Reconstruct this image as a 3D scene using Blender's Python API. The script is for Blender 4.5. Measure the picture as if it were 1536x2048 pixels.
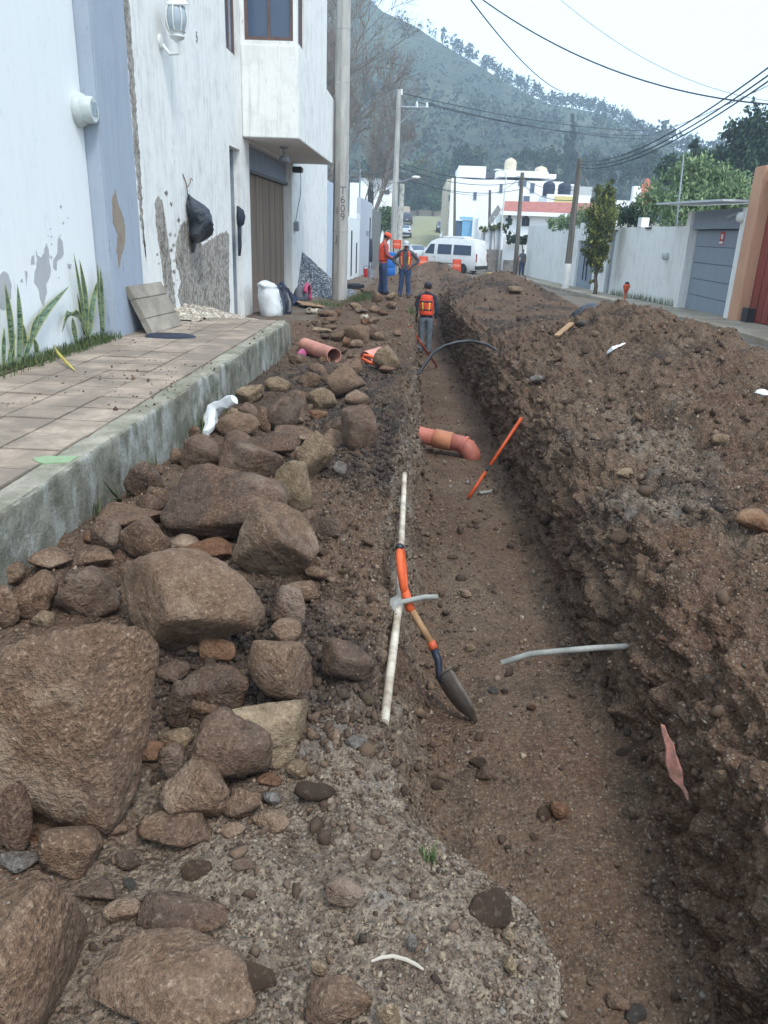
import bpy, bmesh, math, random
import numpy as np
from mathutils import Vector, Matrix
from mathutils.bvhtree import BVHTree

for o in list(bpy.data.objects): bpy.data.objects.remove(o)
SC = bpy.context.scene
COL = SC.collection
PI = math.pi
R = math.radians
random.seed(7)

# ------------------------------------------------------------------ camera
CH = 1.65                                     # eye height above the street at the camera
F_PX, PPX, PPY = 1521.0, 768.0, 1024.0        # focal length and centre in photo pixels (1536 x 2048)
_down = np.array([612.0-PPX, 5135.0-PPY, F_PX]); _down /= np.linalg.norm(_down)
_str = np.array([846.0-PPX, 464.0-PPY, F_PX]); _str -= _str.dot(_down)*_down; _str /= np.linalg.norm(_str)
_rt = np.cross(_down, _str)
WM = np.array([_rt, _str, -_down])            # camera (right, down, forward) -> world
EYE = np.array([0, 0, CH])
cam_d = bpy.data.cameras.new('camera'); cam = bpy.data.objects.new('camera', cam_d); COL.objects.link(cam)
cam_d.sensor_fit = 'VERTICAL'; cam_d.sensor_height = 36.0; cam_d.lens = 36.0*F_PX/2048.0
cam_d.clip_start = 0.05; cam_d.clip_end = 3000
cx, cy, cz = WM[:, 0], -WM[:, 1], -WM[:, 2]
cam.matrix_world = Matrix(((cx[0], cy[0], cz[0], 0), (cx[1], cy[1], cz[1], 0), (cx[2], cy[2], cz[2], CH), (0, 0, 0, 1)))
SC.camera = cam

# ------------------------------------------------------------------ world, sun, exposure
SUN_EL, SUN_AZ = 56.0, 148.0                  # azimuth measured from +Y (along the street) towards +X
w = bpy.data.worlds.new('World'); SC.world = w; w.use_nodes = True
nt = w.node_tree; nt.nodes.clear()
wo = nt.nodes.new('ShaderNodeOutputWorld'); bg = nt.nodes.new('ShaderNodeBackground')
sky = nt.nodes.new('ShaderNodeTexSky'); sky.sky_type = 'NISHITA'; sky.sun_disc = False
sky.sun_elevation = R(SUN_EL); sky.sun_rotation = R(SUN_AZ)
sky.air_density = 1.0; sky.dust_density = 5.0; sky.ozone_density = 1.0; sky.altitude = 1500
cov = nt.nodes.new('ShaderNodeMix'); cov.data_type = 'RGBA'; cov.inputs[0].default_value = 0.72   # thin even overcast over the blue
cov.inputs[7].default_value = (6.0, 7.4, 8.4, 1)
nt.links.new(sky.outputs[0], cov.inputs[6]); nt.links.new(cov.outputs[2], bg.inputs[0])
bg.inputs[1].default_value = 0.13
nt.links.new(bg.outputs[0], wo.inputs[0])
sl = bpy.data.lights.new('sun', 'SUN'); sl.energy = 1.3; sl.angle = R(14); sl.color = (1.0, 0.955, 0.89)
so = bpy.data.objects.new('sun', sl); COL.objects.link(so)
_sd = Vector((math.sin(R(SUN_AZ))*math.cos(R(SUN_EL)), math.cos(R(SUN_AZ))*math.cos(R(SUN_EL)), math.sin(R(SUN_EL))))
so.rotation_euler = _sd.to_track_quat('Z', 'Y').to_euler(); so.location = (0, 0, 60)
SC.view_settings.view_transform = 'Standard'; SC.view_settings.look = 'None'
SC.view_settings.exposure = 1.06; SC.view_settings.gamma = 1.0
SC.render.engine = 'CYCLES'
SC.cycles.use_denoising = True; SC.cycles.max_bounces = 5; SC.cycles.diffuse_bounces = 3
SC.cycles.transparent_max_bounces = 12; SC.cycles.volume_bounces = 1
SC.cycles.sample_clamp_indirect = 6

# ------------------------------------------------------------------ photo pixel -> place
def ray(x, y): return WM @ np.array([x-PPX, y-PPY, F_PX])
def at_z(x, y, z): v = ray(x, y); return EYE + (z-CH)/v[2]*v
def at_x(x, y, X): v = ray(x, y); return EYE + X/v[0]*v
def at_y(x, y, Y): v = ray(x, y); return EYE + Y/v[1]*v
def depth(P): return float((WM.T @ (np.asarray(P, float)-EYE))[2])
def proj(P):
    c = (np.asarray(P, float)-EYE) @ WM
    return PPX+F_PX*c[..., 0]/c[..., 2], PPY+F_PX*c[..., 1]/c[..., 2]

# ------------------------------------------------------------------ noise
def _hash(i, j, k, s):
    n = (i.astype(np.int64)*374761393 + j.astype(np.int64)*668265263 + k.astype(np.int64)*2147483647*3 + s*974711) & 0xffffffff
    n = ((n ^ (n >> 13))*1274126177) & 0xffffffff
    n = (n ^ (n >> 16)) & 0xffffffff
    return n.astype(np.float64)/0xffffffff*2-1
def vnoise(P, s=0):
    P = np.asarray(P, float); I = np.floor(P); f = P-I; I = I.astype(np.int64)
    u = f*f*f*(f*(f*6-15)+10); out = 0
    for a in (0, 1):
        for b in (0, 1):
            for c in (0, 1):
                wgt = (u[..., 0] if a else 1-u[..., 0])*(u[..., 1] if b else 1-u[..., 1])*(u[..., 2] if c else 1-u[..., 2])
                out = out + wgt*_hash(I[..., 0]+a, I[..., 1]+b, I[..., 2]+c, s)
    return out
def fbm(P, s=0, oct=4, gain=.5, lac=2.03):
    a, t, out = 1.0, 0.0, 0
    for o in range(oct):
        out = out + a*vnoise(P, s+o*17); t += a; a *= gain; P = np.asarray(P)*lac+3.7
    return out/t
def sstep(a, b, x): t = np.clip((np.asarray(x, float)-a)/(b-a), 0, 1); return t*t*(3-2*t)

# ------------------------------------------------------------------ mesh helpers
def mesh_np(name, V, F, smooth=False):
    me = bpy.data.meshes.new(name)
    V = np.asarray(V, np.float32)
    if isinstance(F, np.ndarray):
        k = F.shape[1]
        me.vertices.add(len(V)); me.vertices.foreach_set('co', V.ravel())
        me.loops.add(F.size); me.loops.foreach_set('vertex_index', F.ravel().astype(np.int32))
        me.polygons.add(len(F)); me.polygons.foreach_set('loop_start', np.arange(0, F.size, k, dtype=np.int32))
        me.polygons.foreach_set('loop_total', np.full(len(F), k, np.int32))
    else:
        me.from_pydata([tuple(map(float, v)) for v in V], [], F)
    if smooth: me.polygons.foreach_set('use_smooth', np.ones(len(me.polygons), bool))
    me.update(calc_edges=True); me.validate()
    return me
def link(name, me, m=None, parent=None):
    o = bpy.data.objects.new(name, me); COL.objects.link(o)
    if m is not None:
        for x in (m if isinstance(m, (list, tuple)) else [m]): me.materials.append(x)
    if parent is not None: o.parent = parent
    return o
def tag(o, label=None, cat=None, group=None, kind=None):
    if label: o['label'] = label
    if cat: o['category'] = cat
    if group: o['group'] = group
    if kind: o['kind'] = kind
    return o
def thing(name, label, cat, loc=(0, 0, 0), rz=0, group=None):
    o = bpy.data.objects.new(name, None); COL.objects.link(o)
    o.location = tuple(map(float, loc)); o.rotation_euler = (0, 0, rz); o.empty_display_size = .1
    o['kind'] = 'thing'; return tag(o, label, cat, group)
def copy_tree(o, parent=None):
    c = o.copy(); COL.objects.link(c)
    if parent is not None: c.parent = parent
    for ch in list(o.children): copy_tree(ch, c)
    return c

class MB:
    """collects simple shapes into one mesh"""
    def __init__(s): s.V = []; s.F = []; s.MI = []; s.mi = 0
    def add(s, V, F):
        n = len(s.V); s.V += [tuple(map(float, v)) for v in V]
        for f in F: s.F.append(tuple(i+n for i in f)); s.MI.append(s.mi)
        return s
    def box(s, x0, x1, y0, y1, z0, z1):
        V = [(x0, y0, z0), (x1, y0, z0), (x1, y1, z0), (x0, y1, z0), (x0, y0, z1), (x1, y0, z1), (x1, y1, z1), (x0, y1, z1)]
        return s.add(V, [(0, 3, 2, 1), (4, 5, 6, 7), (0, 1, 5, 4), (1, 2, 6, 5), (2, 3, 7, 6), (3, 0, 4, 7)])
    def prism(s, poly, axis, a, b):
        """poly: 2D outline; axis 'x': (y,z) swept over x, 'y': (x,z), 'z': (x,y)"""
        def mk(p, t): return (t, p[0], p[1]) if axis == 'x' else (p[0], t, p[1]) if axis == 'y' else (p[0], p[1], t)
        n = len(poly); V = [mk(p, a) for p in poly]+[mk(p, b) for p in poly]
        F = [tuple(range(n))[::-1], tuple(range(n, 2*n))]+[(i, (i+1) % n, n+(i+1) % n, n+i) for i in range(n)]
        return s.add(V, F)
    def tube(s, pts, rad, n=8, cap=True):
        pts = [Vector(p) for p in pts]; m = len(pts)
        rad = rad if isinstance(rad, (list, tuple, np.ndarray)) else [rad]*m
        V = []; up = None
        for i, p in enumerate(pts):
            t = (pts[min(i+1, m-1)]-pts[max(i-1, 0)]); t = t.normalized() if t.length > 1e-9 else Vector((0, 0, 1))
            if up is None:
                up = Vector((0, 0, 1)) if abs(t.z) < .9 else Vector((0, 1, 0))
            a = t.cross(up); a = a.normalized() if a.length > 1e-6 else t.orthogonal().normalized()
            b = a.cross(t).normalized(); up = b
            for k in range(n):
                q = 2*PI*k/n; V.append(p+(a*math.cos(q)+b*math.sin(q))*rad[i])
        F = [(i*n+k, i*n+(k+1) % n, (i+1)*n+(k+1) % n, (i+1)*n+k) for i in range(m-1) for k in range(n)]
        if cap: F += [tuple(range(n))[::-1], tuple(range((m-1)*n, m*n))]
        return s.add(V, F)
    def lathe(s, prof, n=16, o=(0, 0, 0), cap=True):
        V = [(o[0]+r*math.cos(2*PI*k/n), o[1]+r*math.sin(2*PI*k/n), o[2]+z) for r, z in prof for k in range(n)]
        m = len(prof)
        F = [(i*n+k, i*n+(k+1) % n, (i+1)*n+(k+1) % n, (i+1)*n+k) for i in range(m-1) for k in range(n)]
        if cap: F += [tuple(range(n))[::-1], tuple(range((m-1)*n, m*n))]
        return s.add(V, F)
    def loft(s, rings, cap=True, closed=True):
        n = len(rings[0]); m = len(rings); V = [p for r in rings for p in r]
        kk = n if closed else n-1
        F = [(i*n+k, i*n+(k+1) % n, (i+1)*n+(k+1) % n, (i+1)*n+k) for i in range(m-1) for k in range(kk)]
        if cap and closed: F += [tuple(range(n))[::-1], tuple(range((m-1)*n, m*n))]
        return s.add(V, F)
    def xf(s, M):
        s.V = [tuple(M @ Vector(v)) for v in s.V]; return s
    def build(s, name, m, parent=None, smooth=False, bevel=0):
        me = bpy.data.meshes.new(name); me.from_pydata(s.V, [], s.F)
        bm = bmesh.new(); bm.from_mesh(me)
        for f, k in zip(bm.faces, s.MI): f.material_index = k
        bmesh.ops.recalc_face_normals(bm, faces=bm.faces)
        if bevel > 0:
            es = [e for e in bm.edges if len(e.link_faces) == 2 and e.calc_face_angle(0) > .6]
            if es: bmesh.ops.bevel(bm, geom=es, offset=bevel, segments=2, affect='EDGES', clamp_overlap=True)
        bm.to_mesh(me); bm.free()
        if smooth: me.polygons.foreach_set('use_smooth', np.ones(len(me.polygons), bool))
        return link(name, me, m, parent)
def smooth_angle(o, ang=40):
    me = o.data
    bm = bmesh.new(); bm.from_mesh(me)
    for f in bm.faces: f.smooth = True
    for e in bm.edges:
        if len(e.link_faces) == 2 and e.calc_face_angle(0) > R(ang): e.smooth = False
    bm.to_mesh(me); bm.free(); return o

# ------------------------------------------------------------------ materials
def lin(r, g, b):
    f = lambda c: (c/12.92 if c <= .04045 else ((c+.055)/1.055)**2.4)
    return (f(r/255), f(g/255), f(b/255), 1)
class NT:
    def __init__(s, name):
        s.m = bpy.data.materials.new(name); s.m.use_nodes = True; s.t = s.m.node_tree; s.t.nodes.clear()
        s.out = s.n('ShaderNodeOutputMaterial'); s.b = s.n('ShaderNodeBsdfPrincipled'); s.l(s.b.outputs[0], s.out.inputs[0])
    def n(s, t, **k):
        x = s.t.nodes.new(t)
        for a, v in k.items(): setattr(x, a, v)
        return x
    def l(s, a, b): s.t.links.new(a, b)
    def co(s, kind='Position', scale=(1, 1, 1), rnd=False):
        if kind == 'Position': src = s.n('ShaderNodeNewGeometry').outputs['Position']
        else: src = s.n('ShaderNodeTexCoord').outputs['Object']
        mp = s.n('ShaderNodeMapping'); mp.inputs['Scale'].default_value = scale; s.l(src, mp.inputs[0])
        if rnd:
            oi = s.n('ShaderNodeObjectInfo'); mu = s.n('ShaderNodeMath', operation='MULTIPLY'); mu.inputs[1].default_value = 57.0
            s.l(oi.outputs['Random'], mu.inputs[0]); s.l(mu.outputs[0], mp.inputs['Location'])
        return mp.outputs[0]
    def noise(s, co, scale, detail=4, rough=.55, dist=0):
        x = s.n('ShaderNodeTexNoise'); x.inputs['Scale'].default_value = scale; x.inputs['Detail'].default_value = detail
        x.inputs['Roughness'].default_value = rough; x.inputs['Distortion'].default_value = dist; s.l(co, x.inputs['Vector']); return x.outputs[0]
    def voro(s, co, scale, feat='F1', out='Distance', rand=1):
        x = s.n('ShaderNodeTexVoronoi', feature=feat); x.inputs['Scale'].default_value = scale; x.inputs['Randomness'].default_value = rand
        s.l(co, x.inputs['Vector']); return x.outputs[out]
    def ramp(s, v, stops, interp='LINEAR'):
        x = s.n('ShaderNodeValToRGB'); x.color_ramp.interpolation = interp; e = x.color_ramp.elements
        while len(e) < len(stops): e.new(.5)
        for i, (p, c) in enumerate(stops):
            e[i].position = p; e[i].color = c if len(c) == 4 else (*c, 1)
        s.l(v, x.inputs[0]); return x.outputs[0]
    def gray(s, v, a, b, lo=0, hi=1):
        x = s.n('ShaderNodeMapRange'); x.inputs[1].default_value = a; x.inputs[2].default_value = b
        x.inputs[3].default_value = lo; x.inputs[4].default_value = hi; s.l(v, x.inputs[0]); return x.outputs[0]
    def mix(s, f, a, b, mode='MIX'):
        x = s.n('ShaderNodeMix'); x.data_type = 'RGBA'; x.blend_type = mode
        for i, v in ((0, f), (6, a), (7, b)):
            if isinstance(v, (int, float)): x.inputs[i].default_value = v
            elif isinstance(v, tuple): x.inputs[i].default_value = v
            else: s.l(v, x.inputs[i])
        return x.outputs[2]
    def math(s, op, a, b=0.0):
        x = s.n('ShaderNodeMath', operation=op)
        for i, v in ((0, a), (1, b)):
            if isinstance(v, (int, float)): x.inputs[i].default_value = v
            else: s.l(v, x.inputs[i])
        return x.outputs[0]
    def bump(s, h, strength=.5, dist=.02, prev=None):
        x = s.n('ShaderNodeBump'); x.inputs['Strength'].default_value = strength; x.inputs['Distance'].default_value = dist
        s.l(h, x.inputs['Height'])
        if prev is not None: s.l(prev, x.inputs['Normal'])
        return x.outputs[0]
    def done(s, col, rough=.9, normal=None, metal=0, spec=.3):
        if isinstance(col, tuple): s.b.inputs['Base Color'].default_value = col
        else: s.l(col, s.b.inputs['Base Color'])
        if isinstance(rough, (int, float)): s.b.inputs['Roughness'].default_value = rough
        else: s.l(rough, s.b.inputs['Roughness'])
        s.b.inputs['Metallic'].default_value = metal; s.b.inputs['Specular IOR Level'].default_value = spec
        if normal is not None: s.l(normal, s.b.inputs['Normal'])
        return s.m
def c4(c, k=1.0): return (c[0]*k, c[1]*k, c[2]*k, 1)
def mat(name, c, rough=.8, var=.25, scale=6, bump=.15, bscale=None, bdist=.01, metal=0, spec=.3, co='Object', stretch=(1, 1, 1), rnd=True, tint=None):
    """a worn, uneven plain colour"""
    t = NT(name); p = t.co(co, stretch, rnd)
    n1 = t.noise(p, scale, 5, .6); n2 = t.noise(p, scale*6.3, 3, .6)
    c = c if len(c) == 4 else (*c, 1)
    lo = tint if tint else c4(c, 1-var*1.4)
    col = t.mix(t.gray(n1, .32, .7), lo, c4(c, 1+var*.6))
    col = t.mix(t.gray(n2, .4, .75, 0, var*.9), col, c4(c, .55))
    nm = t.bump(t.noise(p, (bscale or scale*5), 4, .65), bump, bdist) if bump else None
    return t.done(col, t.gray(n1, .2, .8, max(rough-.12, .05), min(rough+.1, 1)), nm, metal, spec)

# ------------------------------------------------------------------ earth and stone materials
def soil_material(name, pebble=1.0):
    t = NT(name); p = t.co('Position')
    at = t.n('ShaderNodeAttribute', attribute_name='mask'); sp = t.n('ShaderNodeSeparateColor'); t.l(at.outputs['Color'], sp.inputs[0])
    gravel, dark, road = sp.outputs[0], sp.outputs[1], sp.outputs[2]
    nb = t.noise(p, 1.1, 3, .6); nm_ = t.noise(p, 6, 4, .65); nf = t.noise(p, 38, 3, .75)
    brown, red, drk, tan = lin(112, 91, 75), lin(101, 77, 62), lin(70, 59, 51), lin(150, 129, 108)
    col = t.mix(t.gray(nb, .42, .62), brown, red)
    col = t.mix(t.gray(nm_, .5, .72, 0, .85), col, drk)
    col = t.mix(t.gray(nf, .52, .72, 0, .6), col, tan)
    col = t.mix(t.gray(nf, .46, .3, 0, .6), col, c4(drk, .7))
    # dark wet earth
    dk = t.mix(t.gray(nf, .4, .7), lin(44, 40, 39), lin(86, 76, 69))
    col = t.mix(t.math('MULTIPLY', dark, t.gray(nm_, .3, .55)), col, dk)
    # pale gravelly crust
    gv = t.mix(t.gray(nf, .38, .66), lin(104, 91, 80), lin(168, 151, 132))
    gv = t.mix(t.gray(nm_, .48, .66, 0, .85), gv, lin(96, 81, 69))
    gv = t.mix(t.gray(t.noise(p, 3.2, 3), .56, .68, 0, .75), gv, lin(150, 143, 136))
    col = t.mix(gravel, col, gv)
    # small stones set in the earth
    for sc, thr in ((60, .68), (140, .6)):
        vn = t.n('ShaderNodeTexVoronoi'); vn.inputs['Scale'].default_value = sc; t.l(p, vn.inputs['Vector'])
        vs = t.n('ShaderNodeSeparateColor'); t.l(vn.outputs['Color'], vs.inputs[0])
        on = t.math('MULTIPLY', t.gray(vs.outputs[0], thr, thr+.04), t.gray(vn.outputs['Distance'], .42, .3))
        sc_ = t.ramp(vs.outputs[1], [(0, lin(66, 60, 57)), (.3, lin(112, 97, 86)), (.62, lin(150, 133, 116)), (.85, lin(122, 114, 108)), (1, lin(170, 154, 134))])
        col = t.mix(t.math('MULTIPLY', on, .8*pebble), col, sc_)
    rd = t.mix(t.gray(nm_, .35, .7), lin(112, 103, 94), lin(148, 140, 130))
    rd = t.mix(t.gray(nb, .5, .66, 0, .8), rd, lin(110, 92, 76))
    col = t.mix(road, col, rd)
    h = t.math('SUBTRACT', t.noise(p, 20, 5, .75), t.math('MULTIPLY', t.voro(p, 60), .42))
    b = t.bump(h, .85, .055)
    return t.done(col, .95, b, 0, .15)
SOIL = soil_material('dug_earth')

def rock_material(name, base, dirt, pale, dirt_amt=.6):
    t = NT(name); p = t.co('Object', rnd=True)
    n1 = t.noise(p, 3.6, 4, .65, .8); n2 = t.noise(p, 17, 5, .7); n3 = t.noise(p, 75, 3, .7)
    col = t.mix(t.gray(n2, .35, .68), c4(base, .6), c4(base, 1.25))
    col = t.mix(t.gray(n1, .44, .56, 0, dirt_amt), col, t.mix(t.gray(n3, .4, .65), c4(dirt, .65), c4(dirt, 1.25)))
    col = t.mix(t.gray(t.noise(p, 2.6, 4, .6), .55, .66, 0, .7), col, pale)
    col = t.mix(t.gray(n3, .56, .7, 0, .7), col, c4(pale, .95)); col = t.mix(t.gray(n3, .44, .32, 0, .65), col, c4(base, .38))
    oi = t.n('ShaderNodeObjectInfo'); col = t.mix(t.gray(oi.outputs['Random'], .35, 1, 0, .38), col, t.mix(t.gray(n2, .35, .65), c4(dirt, .9), c4(pale, 1.0)))
    vc = t.voro(p, 55, out='Color'); vs = t.n('ShaderNodeSeparateColor'); t.l(vc, vs.inputs[0])
    on = t.math('MULTIPLY', t.gray(vs.outputs[0], .93, .95), t.gray(t.voro(p, 55), .3, .2))
    col = t.mix(t.math('MULTIPLY', on, .6), col, c4(pale, 1.1))
    b = t.bump(t.math('ADD', n2, t.math('MULTIPLY', n3, .35)), .95, .05)
    return t.done(col, .93, b, 0, .18)
ROCK = {
    'brown': rock_material('brown_rock', lin(114, 92, 77), lin(130, 102, 81), lin(170, 149, 128)),
    'dark': rock_material('dark_rock', lin(94, 77, 67), lin(119, 93, 75), lin(148, 129, 114)),
    'tan': rock_material('tan_rock', lin(140, 120, 97), lin(112, 90, 72), lin(186, 166, 138), .45),
    'red': rock_material('reddish_rock', lin(124, 88, 66), lin(110, 82, 64), lin(160, 128, 102)),
    'grey': rock_material('grey_rock', lin(112, 106, 101), lin(104, 88, 76), lin(160, 154, 148), .35),
}

# ------------------------------------------------------------------ street level along the street
GY = np.array([-80, 0, 6, 12, 16, 20, 24, 30, 38, 52, 58, 66, 80, 107, 130, 180, 230, 300, 1200.])
GZ = np.array([.3, 0, 0, -.02, -.05, -.14, -.24, -.42, -.64, -.98, -1.0, -.88, -.35, .95, 2.85, 4.9, 6.4, 7.0, 7.0])
def g(y): return np.interp(y, GY, GZ)

# ------------------------------------------------------------------ the excavated street: bank, trench, spoil heap, road
Y0, Y1 = .5, 62.0
NR = 920
ys = Y0*np.exp(np.linspace(0, math.log(Y1/Y0), NR))
IP = np.interp
wob = lambda s, f: np.array(fbm(np.stack([ys*f, ys*0+s, ys*0], -1), s, 3))
xL = IP(ys, [.5, 1.35, 1.52, 1.66, 1.8, 1.95, 2.3, 2.5, 5.6, 6.5, 9, 14, 20, 24, 28], [.43, .43, .39, .24, .08, .0, -.06, -.11, -.11, -.08, -.02, -.05, -.12, -.15, -.1]) + .05*wob(3, 2.2)*sstep(1.9, 2.6, ys) + .02*wob(31, 5)
xF = xL + IP(ys, [.5, 1.5, 1.9, 2.4, 6, 20], [.02, .04, .16, .24, .18, .12]) + .02*wob(5, 3)
xR = IP(ys, [.5, 3, 14, 20, 24, 28], [1.12, 1.09, 1.0, .82, .72, .7]) + .05*wob(9, 2.5) + .02*wob(19, 9)
gy = g(ys)
fl = IP(ys, [.5, 1.6, 3, 7.5, 20, 23.5, 25.5, 27.5, 62], [-.74, -.7, -.58, -.76, -1.33, -1.33, -.8, 0, 0])
fl = np.where(ys > 20, np.minimum(fl, gy), fl); fl = np.where(ys > 27.3, gy, fl)
A = IP(ys, [.5, 3, 5, 7, 8.5, 10, 12, 14, 17, 20, 22, 24.5, 26, 29, 34, 62], [.4, .45, .5, .6, .84, .9, .62, .22, .1, .14, .5, .98, .8, .25, .08, .02]) + .06*wob(13, .8)
xc = IP(ys, [.5, 7, 10, 15, 24.5, 40], [3.2, 3.0, 2.85, 2.7, 2.5, 2.2])
toe = IP(ys, [.5, 6, 8, 9.5, 11, 13, 15, 25, 40], [6.0, 5.4, 4.6, 4.35, 4.25, 4.3, 4.4, 4.5, 4.0]) + .2*wob(41, 1.2)
lip = gy + .03*wob(23, 2.5)
lipL = lip + .07*sstep(1.85, 2.5, ys)*sstep(24, 12, ys)
ZO = np.zeros_like(ys)
CP = [(-3.7+ZO, gy), (-1.9+ZO, gy+.02), (xL-.95, gy+.03), (xL-.22, lipL+.02), (xL-.015, lipL+.0), (xL+.2*(xF-xL), lipL-.5*(lipL-fl)),
      (xF, fl+.07*(lip-fl)), (xF+.12, fl+.01), (xR-.16, fl+.01), (xR-.02, fl+.12*(lip-fl)), (xR+.02, lip-.35*(lip-fl)), (xR+.06, lip-.02),
      (xR+.22, gy+.14*A+.04), ((xR+xc)/2, gy+.62*A), (xc, gy+A), (xc+.45*(toe-xc), gy+.62*A), (toe, gy+.03), (toe+.35, gy), (6.3+ZO, gy)]
SEG = [26, 70, 78, 30, 26, 30, 18, 52, 26, 26, 22, 24, 64, 70, 56, 36, 12, 14]
px, pz = [], []
for i, n in enumerate(SEG):
    u = np.arange(n)/n
    px.append(CP[i][0][:, None]*(1-u)+CP[i+1][0][:, None]*u); pz.append(CP[i][1][:, None]*(1-u)+CP[i+1][1][:, None]*u)
TX = np.concatenate(px+[CP[-1][0][:, None]], 1); TZ = np.concatenate(pz+[CP[-1][1][:, None]], 1)
NC = TX.shape[1]; TY = np.repeat(ys[:, None], NC, 1)
for _ in range(3):                                               # round the corners of the section
    TX[:, 1:-1] = .25*TX[:, :-2]+.5*TX[:, 1:-1]+.25*TX[:, 2:]; TZ[:, 1:-1] = .25*TZ[:, :-2]+.5*TZ[:, 1:-1]+.25*TZ[:, 2:]
def gauss(x, y, a, sx, sy): return a*np.exp(-((TX-x)/sx)**2-((TY-y)/sy)**2)
TZ += gauss(-.2, 2.2, .1, .17, .22) + gauss(-1.5, 3.2, .12, .4, 1.6) + gauss(-1.2, 8.3, .13, .5, 1.2) + gauss(-1.9, 12.5, .22, .6, 1.3)
TZ += gauss(.7, 41, .95, 1.5, 1.8) + gauss(-.6, 37, .35, 1.4, 3) + gauss(.2, 33, .35, 1.2, 2.5) + gauss(2.2, 31, .3, 1, 2) + gauss(-.5, 58, .9, 1.5, 1.2)
TZ += gauss(-.9, 20.5, .15, .6, 2) + gauss(2.0, 6.0, .10, .5, .7) + gauss(2.9, 4.2, .12, .5, .5) - gauss(2.3, 4.9, .12, .3, .5)
P3 = np.stack([TX, TY, TZ], -1)
def grid_normals(P):
    du = np.gradient(P, axis=1); dv = np.gradient(P, axis=0); n = np.cross(du, dv)
    return n/np.maximum(np.linalg.norm(n, axis=-1, keepdims=True), 1e-9)
cidx = np.arange(NC)[None, :]; cum = np.cumsum([0]+SEG)
NRM = grid_normals(P3)
wall = sstep(cum[4]-6, cum[4]+8, cidx)*(1-sstep(cum[7]-6, cum[7]+6, cidx)) + sstep(cum[8]+10, cum[9], cidx)*(1-sstep(cum[12]-4, cum[12]+14, cidx))
floor_ = sstep(cum[7]-4, cum[7]+6, cidx)*(1-sstep(cum[8]+4, cum[9], cidx))
mound = sstep(cum[11], cum[12]+10, cidx)*(1-sstep(cum[15]+10, cum[16], cidx))
roadm = sstep(cum[16]-8, cum[17]-4, cidx)*np.ones_like(TX)
bank = 1-sstep(cum[3]+20, cum[4], cidx)
far = 1-sstep(11, 16, TY)*.45
trench_on = 1-sstep(25.5, 28, TY)
L0 = fbm(P3*1.15, 5, 3)
L1, L2, L3 = fbm(P3*3.1, 1, 3), fbm(P3*9, 2, 3), fbm(P3*27, 3, 3)
L4 = fbm(P3*70, 4, 2)
billow = np.abs(L2)*2-.45
strata = fbm(np.stack([TX*3, TY*1.6, TZ*13], -1), 7, 3)*2
amp = (wall*trench_on)*np.where(cidx < cum[7], .4, 1.0)*(.04*L0+.075*L1+.06*(billow-.1)+.03*strata+.022*L3) + floor_*(.016*L1+.008*L2+.006*L3) + mound*(.15*L0+.12*L1+.055*(billow-.05)+.024*L3)*far + bank*(.03*L1+.022*L2+.014*L3)+sstep(cum[2]+20, cum[3], cidx)*(1-sstep(cum[4]-4, cum[4]+6, cidx))*sstep(1.9, 2.4, TY)*(.05*billow+.03*L1) + .0045*L4*(1-roadm) + roadm*.01*L1
amp *= (1-.8*roadm)
ledge = (1-sstep(1.6, 1.8, TY))*(1-sstep(cum[5], cum[6]+10, cidx))*sstep(cum[2], cum[3], cidx)
amp *= 1-.55*ledge
P3 = P3 + NRM*amp[..., None]
ix = np.arange(NR*NC).reshape(NR, NC)
QF = np.stack([ix[:-1, :-1], ix[:-1, 1:], ix[1:, 1:], ix[1:, :-1]], -1).reshape(-1, 4)
me = mesh_np('ground', P3.reshape(-1, 3), QF, True)
n_dark = fbm(np.stack([TX*1.3, TY*.9, TZ*1.3], -1), 71, 3); n_gr = fbm(np.stack([TX*1.6, TY*1.1, TZ], -1), 81, 4)
m_gravel = np.clip(sstep(2.35, 1.75, TY+.25*n_gr)*sstep(-1.1, -.5, TX+.3*n_gr)*(1-sstep(cum[5], cum[6], cidx)) + .75*sstep(.12, .4, n_gr)*mound*sstep(9, 6, TY) + .22*sstep(.1, .5, n_gr)*floor_
      + .85*(1-sstep(cum[5]+12, cum[6]+6, cidx))*sstep(cum[4]-3, cum[4]+2, cidx)*sstep(-.25, .1, n_gr+.1), 0, 1)
m_dark = np.clip(1.15*sstep(cum[2]-10, cum[2]+30, cidx)*(1-sstep(cum[4]-4, cum[4]+10, cidx))*sstep(1.9, 2.3, TY)*sstep(-.5, -.1, n_dark)*sstep(12, 7, TY) + gauss(-1.3, 8.3, 1.0, .7, 1.6) + .9*sstep(.16, .42, n_dark)*mound
      + .3*sstep(.1, .4, n_dark)*wall + .5*sstep(14, 24, TY)*sstep(-.2, .3, n_dark)*mound, 0, 1)
m_road = np.clip(roadm + sstep(42, 47, TY)*(1-np.clip(gauss(-.5, 58, 1.6, 1.5, 1.2), 0, 1)), 0, 1)
m_road = np.maximum(m_road, .7*sstep(-1.95, -2.2, TX)*sstep(11, 12, TY)*np.ones_like(TX))
ca = me.color_attributes.new('mask', 'FLOAT_COLOR', 'POINT')
ca.data.foreach_set('color', np.stack([m_gravel, m_dark, m_road, np.ones_like(TX)], -1).astype(np.float32).ravel())
ground = tag(link('ground', me, SOIL), 'dug up brown earth street with a long trench and spoil heap', kind='structure')
bpy.context.view_layer.update()
BVH = BVHTree.FromObject(ground, bpy.context.evaluated_depsgraph_get())
def hit(x, y):
    d = Vector(ray(x, y)).normalized(); r = BVH.ray_cast(Vector(EYE), d); return np.array(r[0]) if r[0] is not None else None
def top(x, y):
    r = BVH.ray_cast(Vector((x, y, 9)), Vector((0, 0, -1))); return r[0].z if r[0] is not None else float(g(y))

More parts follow.
